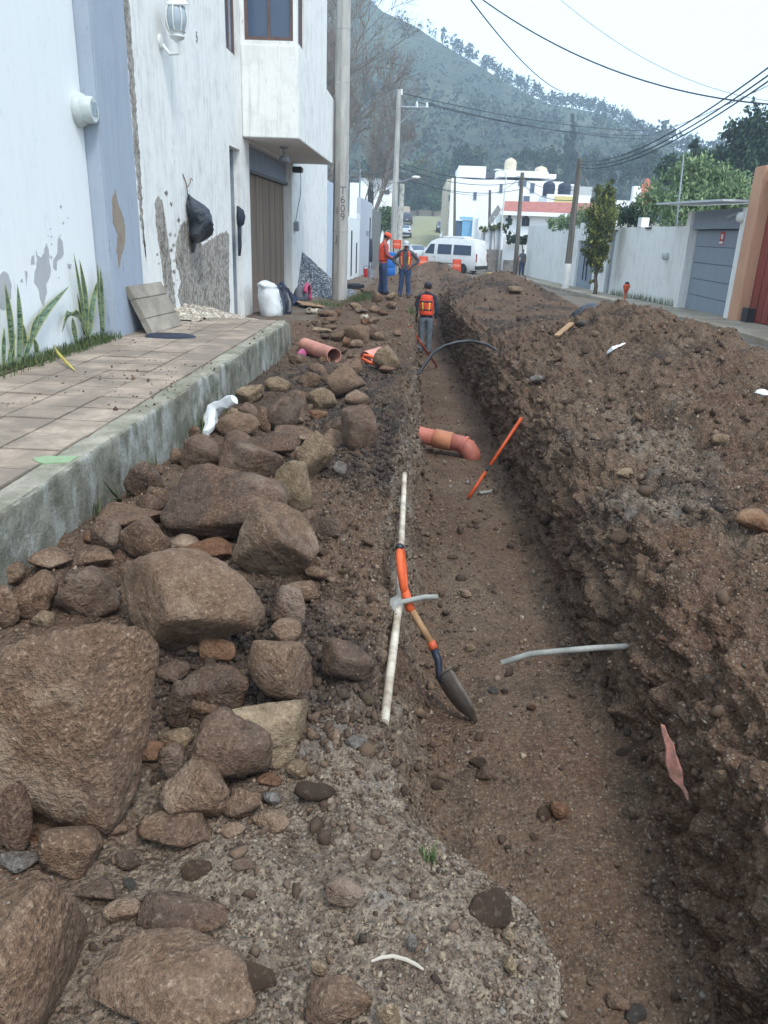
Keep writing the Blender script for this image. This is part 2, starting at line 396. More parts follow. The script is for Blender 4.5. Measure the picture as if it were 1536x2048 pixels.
# ------------------------------------------------------------------ the wide ground round about (leaves a gap where the dug street lies)
XS = [-700, -300, -120, -60, -30, -15, -8, -3.66, 6.26, 7.4, 15, 30, 60, 120, 300, 700]
YS = [-80, -30, -8, 0, .52, 4, 8, 12, 16, 20, 24, 30, 34, 38, 45, 52, 58, 61.9, 66, 72, 80, 90, 107, 118, 130, 150, 180, 230, 300, 500, 900, 1200]
V = []; F = []
for yv in YS:
    for xv in XS: V.append((xv, yv, float(g(yv))-.012))
nx = len(XS)
for j in range(len(YS)-1):
    for i in range(nx-1):
        if XS[i] >= -3.7 and XS[i+1] <= 6.3 and YS[j] >= .5 and YS[j+1] <= 62: continue
        F.append((j*nx+i, j*nx+i+1, (j+1)*nx+i+1, (j+1)*nx+i))
t = NT('street_earth'); p = t.co('Position')
na, nb_ = t.noise(p, .5, 6, .65), t.noise(p, 4, 6, .7)
col = t.mix(t.gray(na, .38, .62), lin(138, 130, 118), lin(118, 118, 92)); col = t.mix(t.gray(nb_, .45, .7, 0, .6), col, lin(104, 96, 82))
EARTH = t.done(col, .95, t.bump(nb_, .4, .03), 0, .15)
wide = tag(link('terrain', mesh_np('terrain', V, F), EARTH), 'pale worn earth round the houses and along the far street', kind='structure')
# paved street beyond the crossing, overgrown between its stones
t = NT('overgrown_paving'); p = t.co('Position')
v = t.voro(p, 3.2, out='Color'); vs = t.n('ShaderNodeSeparateColor'); t.l(v, vs.inputs[0]); nz = t.noise(p, .35, 5, .6)
col = t.mix(vs.outputs[0], lin(120, 116, 104), lin(150, 146, 132)); col = t.mix(t.gray(nz, .36, .6, .25, .85), col, t.mix(t.gray(t.noise(p, 5, 4), .4, .6), lin(112, 118, 74), lin(150, 148, 112)))
PAVE = t.done(col, .95, t.bump(t.voro(p, 3.2), -.3, .05), 0, .15)
YR = [61.5, 64, 68, 72, 76, 80, 90, 100, 107, 118, 130, 150, 180]
V = []; F = []
for yv in YR:
    for xv in (-1.9, -.4, 1.5, 3.4, 5.2): V.append((xv, yv, float(g(yv))+.03+.07*(1-((xv-1.6)/3.6)**2)))
for j in range(len(YR)-1):
    for i in range(4): F.append((j*5+i, j*5+i+1, (j+1)*5+i+1, (j+1)*5+i))
tag(link('road', mesh_np('road', V, F, True), PAVE), 'far stretch of stone paved street with grass in its joints', kind='structure')

# ------------------------------------------------------------------ loose gravel and clods on the earth (nobody could count them)
ICO = {}
def ico(sub):
    if sub not in ICO:
        bm = bmesh.new(); bmesh.ops.create_icosphere(bm, subdivisions=sub, radius=1)
        bm.verts.ensure_lookup_table()
        ICO[sub] = (np.array([v.co[:] for v in bm.verts]), np.array([[v.index for v in f.verts] for f in bm.faces])); bm.free()
    return ICO[sub]
rng = np.random.default_rng(11)
OCT = (np.array([[1, 0, 0], [-1, 0, 0], [0, 1, 0], [0, -1, 0], [0, 0, 1], [0, 0, -1.]]), np.array([[0, 2, 4], [2, 1, 4], [1, 3, 4], [3, 0, 4], [2, 0, 5], [1, 2, 5], [3, 1, 5], [0, 3, 5]]))
NFL = grid_normals(P3).reshape(-1, 3); PFL = P3.reshape(-1, 3)
def scatter(name, n, base, weight, size, m, label, jit=.25):
    wgt = weight.ravel().astype(float); idx = rng.choice(len(PFL), n, p=wgt/wgt.sum())
    bv, bf = base; k = len(bv)
    c = PFL[idx] + rng.normal(0, 1, (n, 3))*.006*np.linalg.norm(PFL[idx]-EYE, axis=1)[:, None]*np.array([1, 1, 0])*.4
    dist = np.linalg.norm(c-EYE, axis=1); s = size(dist, n)
    # random rotation
    q = rng.normal(0, 1, (n, 4)); q /= np.linalg.norm(q, axis=1)[:, None]; a, b, cc, d = q.T
    M = np.stack([1-2*(cc*cc+d*d), 2*(b*cc-a*d), 2*(b*d+a*cc), 2*(b*cc+a*d), 1-2*(b*b+d*d), 2*(cc*d-a*b), 2*(b*d-a*cc), 2*(cc*d+a*b), 1-2*(b*b+cc*cc)], -1).reshape(n, 3, 3)
    sh = rng.uniform(.35, 1.25, (n, 1, 3))
    V = bv[None]*sh*(1+rng.uniform(-jit, jit, (n, k, 1)))
    V = np.einsum('nij,nkj->nki', M, V)*s[:, None, None] + (c+NFL[idx]*s[:, None]*.3)[:, None]
    Fc = (bf[None]+(np.arange(n)*k)[:, None, None]).reshape(-1, 3)
    me = mesh_np(name, V.reshape(-1, 3), Fc)
    tone = np.repeat(rng.random(n), k).astype(np.float32)
    at = me.attributes.new('tone', 'FLOAT', 'POINT'); at.data.foreach_set('value', tone)
    mk = np.stack([m_gravel, m_dark], -1).reshape(-1, 2)[idx]
    at = me.attributes.new('dark', 'FLOAT', 'POINT'); at.data.foreach_set('value', np.repeat(np.clip(mk[:, 1]-mk[:, 0], 0, 1), k).astype(np.float32))
    return tag(link(name, me, m), label, kind='stuff')
def pebble_material(name, stops):
    t = NT(name); a = t.n('ShaderNodeAttribute', attribute_name='tone'); d = t.n('ShaderNodeAttribute', attribute_name='dark'); p = t.co('Position')
    col = t.ramp(a.outputs['Fac'], stops); nf = t.noise(p, 90, 4, .7)
    col = t.mix(t.gray(nf, .4, .62, 0, .55), col, lin(92, 76, 64))
    col = t.mix(t.math('MULTIPLY', d.outputs['Fac'], .7), col, lin(58, 51, 48))
    return t.done(col, .95, t.bump(nf, .5, .01), 0, .15)
PEB = pebble_material('gravel_stone', [(0, lin(58, 50, 46)), (.3, lin(100, 84, 73)), (.62, lin(134, 115, 98)), (.85, lin(164, 148, 128)), (.96, lin(134, 128, 122)), (1, lin(182, 168, 148))])
CLOD = pebble_material('earth_clod', [(0, lin(56, 47, 42)), (.45, lin(86, 70, 59)), (.8, lin(106, 87, 72)), (1, lin(124, 104, 87))])
inside = (cidx > cum[1]-14)*(1-.96*roadm)*np.ones_like(TX)
near = sstep(16, 2, TY)
wg = inside*(.10+.9*near)*(.5+1.8*m_gravel)*(1-.55*wall)
scatter('gravel', 80000, OCT, wg, lambda d, n: np.clip(rng.lognormal(-5.8, .5, n)*(.55+.28*d), .0022, .03), PEB, 'loose pale grit strewn over the dug earth', .4)
wg2 = inside*(.16+.84*near)*(.35+1.0*mound+.9*wall*trench_on+.4*m_dark)
scatter('dirt_clods', 17000, ico(1), wg2, lambda d, n: np.clip(rng.lognormal(-5.0, .55, n)*(.6+.16*d), .004, .05), CLOD, 'crumbled dark clods of earth over the spoil heap', .42)
wg3 = (TX > -1.3)*(TX < -.08)*sstep(1.8, 2.4, TY)*sstep(8, 4, TY)*(.15+m_dark)*(cidx < cum[4]) + .5*np.exp(-((TX+.2)/.2)**2-((TY-2.2)/.25)**2)
scatter('bank_clods', 5200, ico(1), wg3, lambda d, n: np.clip(rng.lognormal(-4.7, .5, n), .005, .028), CLOD, 'dark crumbly clods along the trench bank', .45)

# ================================================================== LEFT SIDE
def wall_slab(name, axis, a0, a1, us, vs, holes, m, parent, jig=None):
    """a wall slab lying across `axis`, its plane cut into cells at us (along) and vs (up); cells in holes stay open. One connected mesh."""
    nu, nv = len(us)-1, len(vs)-1
    solid = lambda i, j: 0 <= i < nu and 0 <= j < nv and not any(h[0] <= (us[i]+us[i+1])/2 <= h[1] and h[2] <= (vs[j]+vs[j+1])/2 <= h[3] for h in holes)
    V = {}; F = []
    def vid(i, j, k):
        if (i, j, k) not in V: V[(i, j, k)] = len(V)
        return V[(i, j, k)]
    for i in range(nu):
        for j in range(nv):
            if not solid(i, j): continue
            for k in (0, 1): F.append([vid(i, j, k), vid(i+1, j, k), vid(i+1, j+1, k), vid(i, j+1, k)][::1 if k else -1])
            for di, dj, e in ((-1, 0, ((i, j), (i, j+1))), (1, 0, ((i+1, j), (i+1, j+1))), (0, -1, ((i, j), (i+1, j))), (0, 1, ((i, j+1), (i+1, j+1)))):
                if not solid(i+di, j+dj): F.append([vid(*e[0], 0), vid(*e[1], 0), vid(*e[1], 1), vid(*e[0], 1)])
    VV = [None]*len(V)
    for (i, j, k), n in V.items():
        a = a1 if k else a0; VV[n] = (a, us[i], vs[j]) if axis == 'x' else (us[i], a, vs[j])
    b = MB(); b.add(VV, F); return b.build(name, m, parent)
def text_mesh(s, size, ext=.002):
    cu = bpy.data.curves.new('lettering', 'FONT'); cu.body = s; cu.size = size; cu.extrude = ext; cu.align_x = 'CENTER'; cu.align_y = 'CENTER'; cu.resolution_u = 3
    o = bpy.data.objects.new('lettering', cu); COL.objects.link(o)
    me = bpy.data.meshes.new_from_object(o.evaluated_get(bpy.context.evaluated_depsgraph_get()))
    bpy.data.objects.remove(o); return me
FACE_X = Matrix(((0, 0, 1, 0), (1, 0, 0, 0), (0, 1, 0, 0), (0, 0, 0, 1)))      # lettering on a wall that looks along +X
def patch(name, pts, X, m, parent, t=.004, jit=.006, seed=0):
    """a bare or peeled patch on a wall at X with the outline pts (photo pixels)"""
    r = random.Random(seed); P = [at_x(a, b, X) for a, b in pts]; Q = []
    n = len(P)
    for i in range(n):
        a, b = P[i], P[(i+1) % n]; L = np.linalg.norm(b-a); k = max(2, int(L/.03))
        for q in range(k):
            p = a+(b-a)*q/k; Q.append((p[1]+r.gauss(0, jit), p[2]+r.gauss(0, jit)))
    return MB().prism(Q, 'x', X-.01, X+t).build(name, m, parent)

def wall_paint(name, white, streak, amt, coarse=3.0, bump=.25, blotch=None):
    t = NT(name); p = t.co('Position', (1, 1, 1)); ps = t.co('Position', (5, 5, .45))
    n1 = t.noise(ps, 2.2, 5, .7); n2 = t.noise(p, coarse, 4, .6); n3 = t.noise(p, 60, 3, .6); pk = t.co('Position', (30, 30, 4)); n4 = t.noise(pk, 1.0, 3, .65)
    col = t.mix(t.gray(n1, .5, .75, 0, amt), white, streak)
    col = t.mix(t.gray(n2, .5, .72, 0, amt*.7), col, c4(streak, 1.1))
    col = t.mix(t.gray(n4, .63, .74, 0, min(amt*1.5, .9)), col, c4(streak, .62))
    if blotch: col = t.mix(t.gray(t.noise(p, 1.7, 5, .7), .6, .72, 0, .6), col, blotch)
    h = t.math('ADD', n3, t.math('MULTIPLY', n4, 1.4))
    return t.done(col, .85, t.bump(h, bump, .012), 0, .25)
WHITE_A = wall_paint('smooth_white_paint', lin(230, 233, 233), lin(212, 216, 218), .35, 2, .12)
WHITE_B = wall_paint('streaked_white_stucco', lin(234, 234, 230), lin(176, 177, 175), .6, 3, .6)
WHITE_C = wall_paint('cream_white_paint', lin(216, 214, 202), lin(172, 170, 160), .45, 2, .3)
BLUEGREY = wall_paint('blue_grey_paint', lin(160, 170, 183), lin(138, 148, 163), .5, 2.5, .25)
PALEBLUE = wall_paint('pale_blue_boards', lin(190, 202, 214), lin(134, 146, 162), .5, 3, .2)
t = NT('bare_concrete_patch'); p = t.co('Position'); n1, n2, n3 = t.noise(p, 4, 5, .7, .6), t.noise(p, 13, 5, .7), t.noise(p, 45, 4, .7)
col = t.mix(t.gray(n1, .4, .6), lin(150, 142, 133), lin(186, 180, 171)); col = t.mix(t.gray(n2, .5, .62, 0, .85), col, lin(206, 202, 196)); col = t.mix(t.gray(n2, .46, .34, 0, .9), col, lin(108, 100, 92)); col = t.mix(t.gray(n3, .42, .3, 0, .8), col, lin(84, 77, 70))
BARE = t.done(col, .95, t.bump(t.math('ADD', n2, t.math('MULTIPLY', n3, .6)), 1.0, .06), 0, .15)
PEEL = wall_paint('grey_under_paint', lin(176, 178, 180), lin(140, 144, 150), .4, 5, .2)
RUSTY = wall_paint('worn_plaster', lin(150, 138, 124), lin(112, 100, 90), .7, 6, .4)
GLASS = NT('window_glass').done(lin(78, 94, 116), .08, None, 0, .6)
FRAME = mat('brown_window_frame', lin(112, 92, 86), .5, .2, 5, .1)
GREYMET = mat('grey_painted_metal', lin(150, 156, 164), .55, .2, 5, .1)
DARKMET = mat('dark_metal', lin(58, 60, 64), .5, .25, 8, .15)
WHITEPL = mat('white_enamel', lin(222, 226, 224), .4, .12, 6, .08)
GREYPL = mat('grey_plastic', lin(196, 204, 202), .45, .12, 6, .05)
WOOD = mat('weathered_brown_boards', lin(140, 122, 106), .8, .3, 2.5, .5, 9, .01, stretch=(3, 3, .25))

# ---- near house with peeling white wall
hA = thing('white_house', 'smooth white house wall with peeling paint patches and round meter', 'house', (-3.5, 6, .43))
def wm(o): return (wm(o.parent) @ o.matrix_parent_inverse @ o.matrix_basis) if o.parent else o.matrix_basis.copy()
def adopt(o, par):
    """child authored in world coordinates"""
    o.parent = par; o.matrix_parent_inverse = wm(par).inverted(); return o
def part(b, name, m, par, **k): return adopt(b.build(name, m, None, **k), par)
part(MB().box(-9.5, -3.5, -3.0, 8.45, -.6, 6.6), 'wall', WHITE_A, hA)
C6 = lambda L: [(x*.1953, 440+y*.1953) for x, y in L]
PATCHES = [C6([(345, 560), (370, 480), (375, 400), (360, 290), (385, 370), (425, 380), (445, 330), (475, 230), (495, 300), (500, 400), (520, 520), (500, 610), (470, 650), (475, 740), (445, 880), (405, 790), (385, 690), (345, 620)]),
           C6([(540, 500), (545, 400), (590, 330), (585, 200), (600, 170), (640, 220), (650, 350), (620, 390), (580, 420), (575, 510)]),
           C6([(-60, 640), (20, 530), (65, 520), (95, 590), (120, 680), (110, 800), (60, 900), (-60, 920)]),
           C6([(315, 460), (320, 370), (345, 360), (350, 440)]), C6([(252, 520), (275, 530), (270, 680), (258, 600)]), C6([(690, 440), (730, 440), (720, 495), (695, 490)]), C6([(515, 160), (535, 165), (530, 185)])]
for i, q in enumerate(PATCHES): adopt(patch('peeled_patch', q, -3.5, PEEL, None, .003, .005, i), hA)
# round electricity meter
mx = at_x(152, 218, -3.5)
def xdisc(b, prof, y, z, X, n=28):
    """lathe about the x axis: prof is (radius, x)"""
    q = MB().lathe(prof, n); q.xf(Matrix.Translation((X, y, z)) @ Matrix.Rotation(R(90), 4, 'Y')); b.add(q.V, q.F); return b
met = part(xdisc(MB(), [(.155, 0), (.16, .03), (.14, .075), (.125, .085), (.122, .16), (.11, .175)], mx[1]+.03, mx[2], -3.5), 'electric_meter', GREYPL, hA)
smooth_angle(met)
part(MB().box(-3.324, -3.318, mx[1]-.03, mx[1]+.09, mx[2]-.05, mx[2]+.07), 'meter_dial', mat('meter_dial', lin(150, 165, 172), .3, .2, 20, 0), met)
# ---- house with the blue grey pilaster, overhanging bay and garage
hB = thing('stucco_house', 'streaked white stucco house with overhanging bay, brown garage door and blue grey pilaster', 'house', (-3.45, 15, 0))
us = [9.42, 14.5, 15.35, 16.12, 21.25, 29.0]; vs = [-1.0, 2.72, 2.95, 3.16, 3.75, 4.43, 6.3, 7.6]
wB = wall_slab('wall', 'x', -3.75, -3.45, us, vs, [(14.5, 15.35, -1, 2.95), (14.5, 15.35, 4.43, 6.3), (16.12, 21.25, -1, 3.16), (21.25, 29, 3.75, 7.6)], WHITE_B, None)
adopt(wB, hB)
part(MB().box(-9.5, -3.76, 9.42, 28.9, -1, 7.55), 'rear_block', WHITE_B, hB)
pil = part(MB().box(-3.6, -3.33, 8.46, 9.41, -.3, 7.6), 'pilaster', BLUEGREY, hB, bevel=.015)
adopt(patch('worn_patch', [(x*.4557, y*.4557) for x, y in [(490, 880), (505, 830), (520, 900), (545, 960), (550, 1060), (530, 1120), (522, 1180), (512, 1100), (515, 1030), (495, 970)]], -3.33, RUSTY, None, .003, .006, 3), pil)
adopt(patch('bare_patch', [(352, 480), (362, 448), (375, 440), (398, 480), (405, 490), (440, 468), (452, 462), (458, 470), (457, 560), (460, 600), (458, 640), (410, 640), (372, 640), (355, 590), (362, 560), (350, 520)], -3.45, BARE, None, .006, .012, 5), hB)
adopt(patch('bare_patch', [(310, 400), (316, 394), (324, 402), (330, 440), (338, 500), (345, 560), (350, 600), (354, 640), (345, 625), (328, 580), (322, 520), (312, 450)], -3.45, BARE, None, .006, .01, 6), hB)
adopt(patch('bare_patch', [(243, 0), (258, 0), (266, 120), (278, 300), (287, 460), (292, 520), (284, 470), (268, 300), (255, 120)], -3.45, BARE, None, .004, .015, 7), hB)
rc = random.Random(12)
for k in range(34):
    x_, y_ = rc.choice(((rc.gauss(405, 40), rc.gauss(470, 16)), (rc.gauss(325, 12), rc.gauss(480, 70)), (rc.gauss(352, 8), rc.gauss(560, 40))))
    s_ = rc.uniform(1.2, 4); adopt(patch('plaster_chip', [(x_-s_, y_), (x_, y_-s_*1.6), (x_+s_*.8, y_-s_*.3), (x_+s_*.3, y_+s_*1.5)], -3.45, BARE, None, .003, .006, k), hB)
for k in range(16):
    x_, y_ = rc.gauss(95, 32), rc.gauss(520, 50); s_ = rc.uniform(1.0, 3)
    adopt(patch('peeled_chip', [(x_-s_, y_), (x_, y_-s_*1.6), (x_+s_*.8, y_-s_*.3), (x_+s_*.3, y_+s_*1.5)], -3.5, PEEL, None, .002, .004, k+50), hA)
# bay: apron below, upper room set back a little
part(MB().box(-3.449, -2.40, 15.6, 21.55, 3.2, 4.70), 'bay_apron', WHITE_B, hB, bevel=.012)
ap = wall_slab('bay_side', 'y', 15.63, 15.78, [-3.449, -3.38, -2.50, -2.43], [4.70, 4.78, 6.3, 7.6], [(-3.38, -2.50, 4.78, 6.3)], WHITE_B, None); adopt(ap, hB)
bf = wall_slab('bay_front', 'x', -2.58, -2.431, [15.781, 15.80, 16.55, 20.1], [4.70, 4.78, 6.3, 7.6], [(15.80, 16.55, 4.78, 6.3)], WHITE_B, None); adopt(bf, hB)
part(MB().box(-3.449, -2.581, 19.95, 20.1, 4.70, 7.6), 'bay_far_side', WHITE_B, hB)
part(MB().box(-3.449, -2.581, 15.79, 19.94, 4.71, 4.74), 'bay_floor', WHITE_B, hB)
def window(par, axis, a, u0, u1, z0, z1, mull, m=FRAME, fw=.06, dp=.05):
    sgn = (lambda p, q, r, s_, t_, u_: MB().box(p, q, r, s_, t_, u_))
    def bx(ua, ub, za, zb, d0=0, d1=dp):
        return (a-d1, a-d0, ua, ub, za, zb) if axis == 'x' else (ua, ub, a+d0, a+d1, za, zb)
    fr = MB()
    outer = [(u0, z0), (u1, z0), (u1, z1), (u0, z1)]; inner = [(u0+fw, z0+fw), (u1-fw, z0+fw), (u1-fw, z1-fw), (u0+fw, z1-fw)]
    def pt(q, d): return (a-d, q[0], q[1]) if axis == 'x' else (q[0], a+d, q[1])
    V = [pt(q, 0) for q in outer]+[pt(q, 0) for q in inner]+[pt(q, dp) for q in outer]+[pt(q, dp) for q in inner]
    F = []
    for i in range(4):
        j = (i+1) % 4; F += [(i, j, 4+j, 4+i), (8+i, 12+i, 12+j, 8+j), (i, 8+i, 8+j, j), (4+i, 4+j, 12+j, 12+i)]
    w_ = part(MB().add(V, F), 'window', m, par)
    part(MB().box(*bx(u0+fw, u1-fw, z0+fw, z1-fw, dp*.45, dp*.6)), 'pane', GLASS, w_)
    for k in mull: part(MB().box(*bx(k-.025, k+.025, z0+fw, z1-fw, .004, dp*.9)), 'mullion', m, w_)
    return w_
window(hB, 'y', 15.66, -3.378, -2.502, 4.782, 6.298, [-2.94])
window(hB, 'x', -2.47, 15.802, 16.548, 4.782, 6.298, [16.3])
window(hB, 'x', -3.5, 14.502, 15.348, 4.432, 6.298, [14.95])
# side door
d = part(MB().box(-3.68, -3.64, 14.56, 15.29, -.05, 2.9), 'door', GREYMET, hB)
part(MB().box(-3.639, -3.625, 14.66, 15.2, 1.0, 2.7), 'pane', GLASS, d)
for z in (.45, .95, 1.0): part(MB().box(-3.6385, -3.62, 14.6, 15.25, z-.015, z+.015), 'rail', GREYMET, d)
part(MB().box(-3.74, -3.58, 14.501, 14.559, -.2, 2.949), 'door_jamb', GREYMET, hB); part(MB().box(-3.74, -3.58, 15.291, 15.349, -.2, 2.949), 'door_jamb', GREYMET, hB)
# garage door of upright boards under a transom
gd = part(MB().box(-3.72, -3.67, 16.13, 21.24, -.35, 2.72), 'garage_door', WOOD, hB)
for k in range(20):
    y0 = 16.2+k*.248; part(MB().box(-3.6695, -3.648-.004*(k % 3), y0, y0+.236, -.3, 2.66), 'board', WOOD, gd)
TRANS = mat('blue_grey_transom', lin(128, 136, 150), .6, .2, 3, .15)
part(MB().box(-3.7, -3.6, 16.125, 21.245, 2.725, 3.155), 'transom', TRANS, hB)
part(MB().box(-3.66, -3.56, 16.125, 21.245, 2.66, 2.724), 'transom_rail', DARKMET, hB)
# lamp under the bay
ly = at_z(548, 300, 3.15)
lm = part(MB().lathe([(.09, 0), (.09, -.03), (.03, -.05), (.025, -.16), (.10, -.2), (.12, -.28), (.05, -.33)], 14, (-2.95, 17.2, 3.199)), 'soffit_lamp', GREYMET, hB); smooth_angle(lm)
# lantern on the wall
lp = at_x(320, 88, -3.45); ly0, lz0 = lp[1], lp[2]+.02
lw = MB(); xdisc(lw, [(.11, 0), (.105, .03), (.06, .05)], ly0, lz0, -3.45)
lw.tube([(-3.41, ly0, lz0-.04), (-3.3, ly0, lz0-.16), (-3.16, ly0, lz0-.15), (-3.14, ly0, lz0-.05), (-3.15, ly0, lz0+.04)], [.03, .026, .022, .022, .03], 10)
wl = part(lw, 'wall_lamp', WHITEPL, hB); smooth_angle(wl)
LC = (-3.17, ly0, lz0)
o = part(MB().lathe([(.03, .0), (.05, .03), (.10, .05), (.12, .08), (.105, .10), (.105, .13), (.14, .15)], 16, LC), 'lamp_base', WHITEPL, wl); smooth_angle(o)
o = part(MB().lathe([(.12, .15), (.155, .24), (.165, .32), (.155, .42), (.125, .5)], 16, LC), 'lamp_glass', NT('frosted_glass').done(lin(160, 172, 180), .25, None, 0, .5), wl); smooth_angle(o)
for k in range(8):
    a = 2*PI*k/8; part(MB().tube([(LC[0]+r_*math.cos(a), LC[1]+r_*math.sin(a), LC[2]+z_) for r_, z_ in ((.128, .15), (.165, .24), (.175, .32), (.165, .42), (.132, .5))], .012, 5), 'rib', WHITEPL, wl)
q = MB().lathe([(.17, .0), (.175, .02), (.13, .06), (.12, .09), (.06, .15), (.03, .16), (.03, .19), (.045, .21), (.01, .26)], 16); q.xf(Matrix.Translation((LC[0]+.02, LC[1]+.02, LC[2]+.52)) @ Matrix.Rotation(R(16), 4, 'X'))
o = part(q, 'lamp_cap', WHITEPL, wl); smooth_angle(o)
for o_ in [wl]+list(wl.children):
    o_.data.transform(Matrix.Translation((-3.45, ly0, lz0)) @ Matrix.Scale(.8, 4) @ Matrix.Translation((3.45, -ly0, -lz0)))
me = text_mesh('5', .2, .006); me.transform(Matrix.Translation((-3.446, *at_x(393, 75, -3.45)[1:])) @ FACE_X); adopt(link('house_number', me, mat('number_paint', lin(150, 156, 160), .7, .2, 8, .1)), hB)
# small meter box and loose wire beside the garage
part(MB().box(-3.449, -3.33, 21.5, 21.75, 1.55, 1.8), 'meter_box', GREYMET, hB, bevel=.02)
W0 = at_x(600, 335, -3.42); part(MB().tube([at_x(x, y, -3.42) for x, y in ((600, 332), (602, 360), (601, 390), (596, 415), (591, 445))], .009, 5), 'loose_wire', DARKMET, hB)
part(MB().box(-3.449, -3.2, 21.3, 21.6, 2.98, 3.12), 'flood_light', DARKMET, hB, bevel=.02)
# dark bag hanging at the side door
t_ = at_x(476, 435, -3.44)
# ---- pale blue boarded gate past the house, white wall, grey walls
def street_wall(name, label, cat, y0, y1, z1, m, X=-3.45, th=.22, joints=0, group=None, top_fn=None, z0=-1.6):
    r = thing(name, label, cat, (X, y0, float(g(y0))), 0, group)
    if joints:
        w_ = (y1-y0)/joints
        for k in range(joints): part(MB().box(X-th, X-.006*(k % 2), y0+k*w_+.012, y0+(k+1)*w_-.012, z0, z1-.02*(k % 2)), 'panel', m, r)
        part(MB().box(X-th-.05, X-th-.002, y0, y1, z0, z1-.05), 'backing', m, r)
    else: part(MB().box(X-th, X, y0, y1, z0, z1), 'wall', m, r, bevel=.02)
    return r
street_wall('boarded_gate', 'pale blue grey boarded gate behind the concrete utility pole', 'gate', 29.05, 34.5, 3.25, PALEBLUE, joints=9)
wv = street_wall('white_gate_wall', 'low white wall with dark bars behind the tyre', 'wall', 37.6, 44.2, 2.2, WHITE_A)
part(MB().box(-3.6, -3.44, 41.6, 44.3, 2.1, 2.45), 'coping', WHITE_A, wv, bevel=.06)
for yy in (38.9, 41.9): part(MB().box(-3.445, -3.40, yy, yy+.2, -.5, 1.0 if yy > 40 else 1.6), 'bar', DARKMET, wv)
gw = street_wall('grey_wall', 'tall pale grey wall beside the worker in the orange cap', 'wall', 44.5, 54.5, 3.3, wall_paint('pale_grey_paint', lin(186, 190, 200), lin(160, 165, 176), .5, 2, .2))
for k in range(7): part(MB().tube([(-3.5, 51+k*.8, 3.2), (-3.5, 51.05+k*.8, 4.1+.4*(k % 2))], .04, 5), 'rebar', DARKMET, gw)
part(MB().box(-3.449, -3.3, 49.2, 49.5, 1.3, 1.6), 'meter_box', GREYMET, gw); part(MB().tube([(-3.43, 52.2, -.8), (-3.43, 52.2, 2.4)], .05, 6), 'downpipe', DARKMET, gw)
street_wall('slatted_fence', 'grey brown slatted fence past the grey wall', 'fence', 54.8, 66, 3.0, mat('fence_slats', lin(128, 128, 126), .8, .3, 3, .2), joints=12)
street_wall('white_boundary_wall', 'low white wall below the green shrub at the left far end', 'wall', 70, 82, 1.6, WHITE_A, X=-3.2)
street_wall('brick_pier', 'rough brick pier above the low white wall', 'pier', 34.7, 37.5, 2.4, mat('rough_brick', lin(140, 118, 104), .9, .5, 4, .5), X=-3.5)

# ------------------------------------------------------------------ raised sidewalk with tiles and kerb
SWZ = .43
walk = tag(MB().box(-3.5, -1.955, -3, 10.78, -.5, SWZ-.03).build('sidewalk', mat('sidewalk_bed', lin(128, 112, 98), .95, .4, 4, .5)), 'raised sidewalk of square terracotta tiles', kind='structure')
t = NT('terracotta_tile'); p = t.co('Object', rnd=True); pw = t.co('Position')
n1, n2, n3 = t.noise(pw, 2.2, 5, .65), t.noise(p, 14, 4, .6), t.noise(pw, 60, 3, .7)
col = t.mix(t.gray(n2, .35, .7), lin(160, 145, 130), lin(178, 163, 148))
oi = t.n('ShaderNodeObjectInfo'); col = t.mix(t.math('MULTIPLY', oi.outputs['Random'], .4), col, lin(160, 140, 124))
col = t.mix(t.gray(n1, .36, .56, 0, .92), col, lin(126, 115, 104)); col = t.mix(t.gray(n3, .58, .7, 0, .6), col, lin(96, 82, 72))
TILE = t.done(col, .85, t.bump(n3, .3, .006), 0, .25)
tw, tl = .3525, .355
tile_me = None
rr = random.Random(4)
b = MB().box(-tw/2+.006, tw/2-.006, -tl/2+.006, tl/2-.006, -.03, 0)
tile0 = b.build('tile', TILE, walk, bevel=.003)
first = True
for j in range(31):
    for i in range(4):
        o = tile0 if first else tile0.copy()
        if not first: COL.objects.link(o)
        first = False
        o.location = (-3.37+tw*(i+.5), 10.77-tl*(j+.5), SWZ+rr.uniform(-.004, .003)); o.rotation_euler = (rr.gauss(0, .006), rr.gauss(0, .006), rr.gauss(0, .004))
# kerb
t = NT('mossy_kerb'); p = t.co('Position'); ps = t.co('Position', (2.6, 2.6, 1.1))
na, nb_, nc, nd = t.noise(p, 1.6, 5, .65), t.noise(ps, 1.8, 5, .7), t.noise(p, 45, 4, .7), t.noise(p, 6, 5, .65)
col = t.mix(t.gray(nd, .35, .68), lin(136, 132, 120), lin(176, 170, 156))
col = t.mix(t.gray(na, .42, .6, 0, .75), col, lin(112, 112, 94))
ge = t.n('ShaderNodeNewGeometry'); sx = t.n('ShaderNodeSeparateXYZ'); t.l(ge.outputs['True Normal'], sx.inputs[0])
side = t.gray(sx.outputs[0], .4, .7)
moss = t.mix(t.gray(nd, .4, .62), lin(100, 101, 88), lin(138, 136, 124)); moss = t.mix(t.gray(nb_, .5, .64, 0, .75), moss, lin(172, 174, 170)); moss = t.mix(t.gray(na, .5, .66, 0, .8), moss, lin(94, 86, 74))
col = t.mix(side, col, moss); col = t.mix(t.gray(nc, .58, .7, 0, .5), col, lin(90, 80, 68))
KERB = t.done(col, .92, t.bump(t.math('ADD', nc, nd), .6, .02), 0, .2)
NK, prof = 420, []
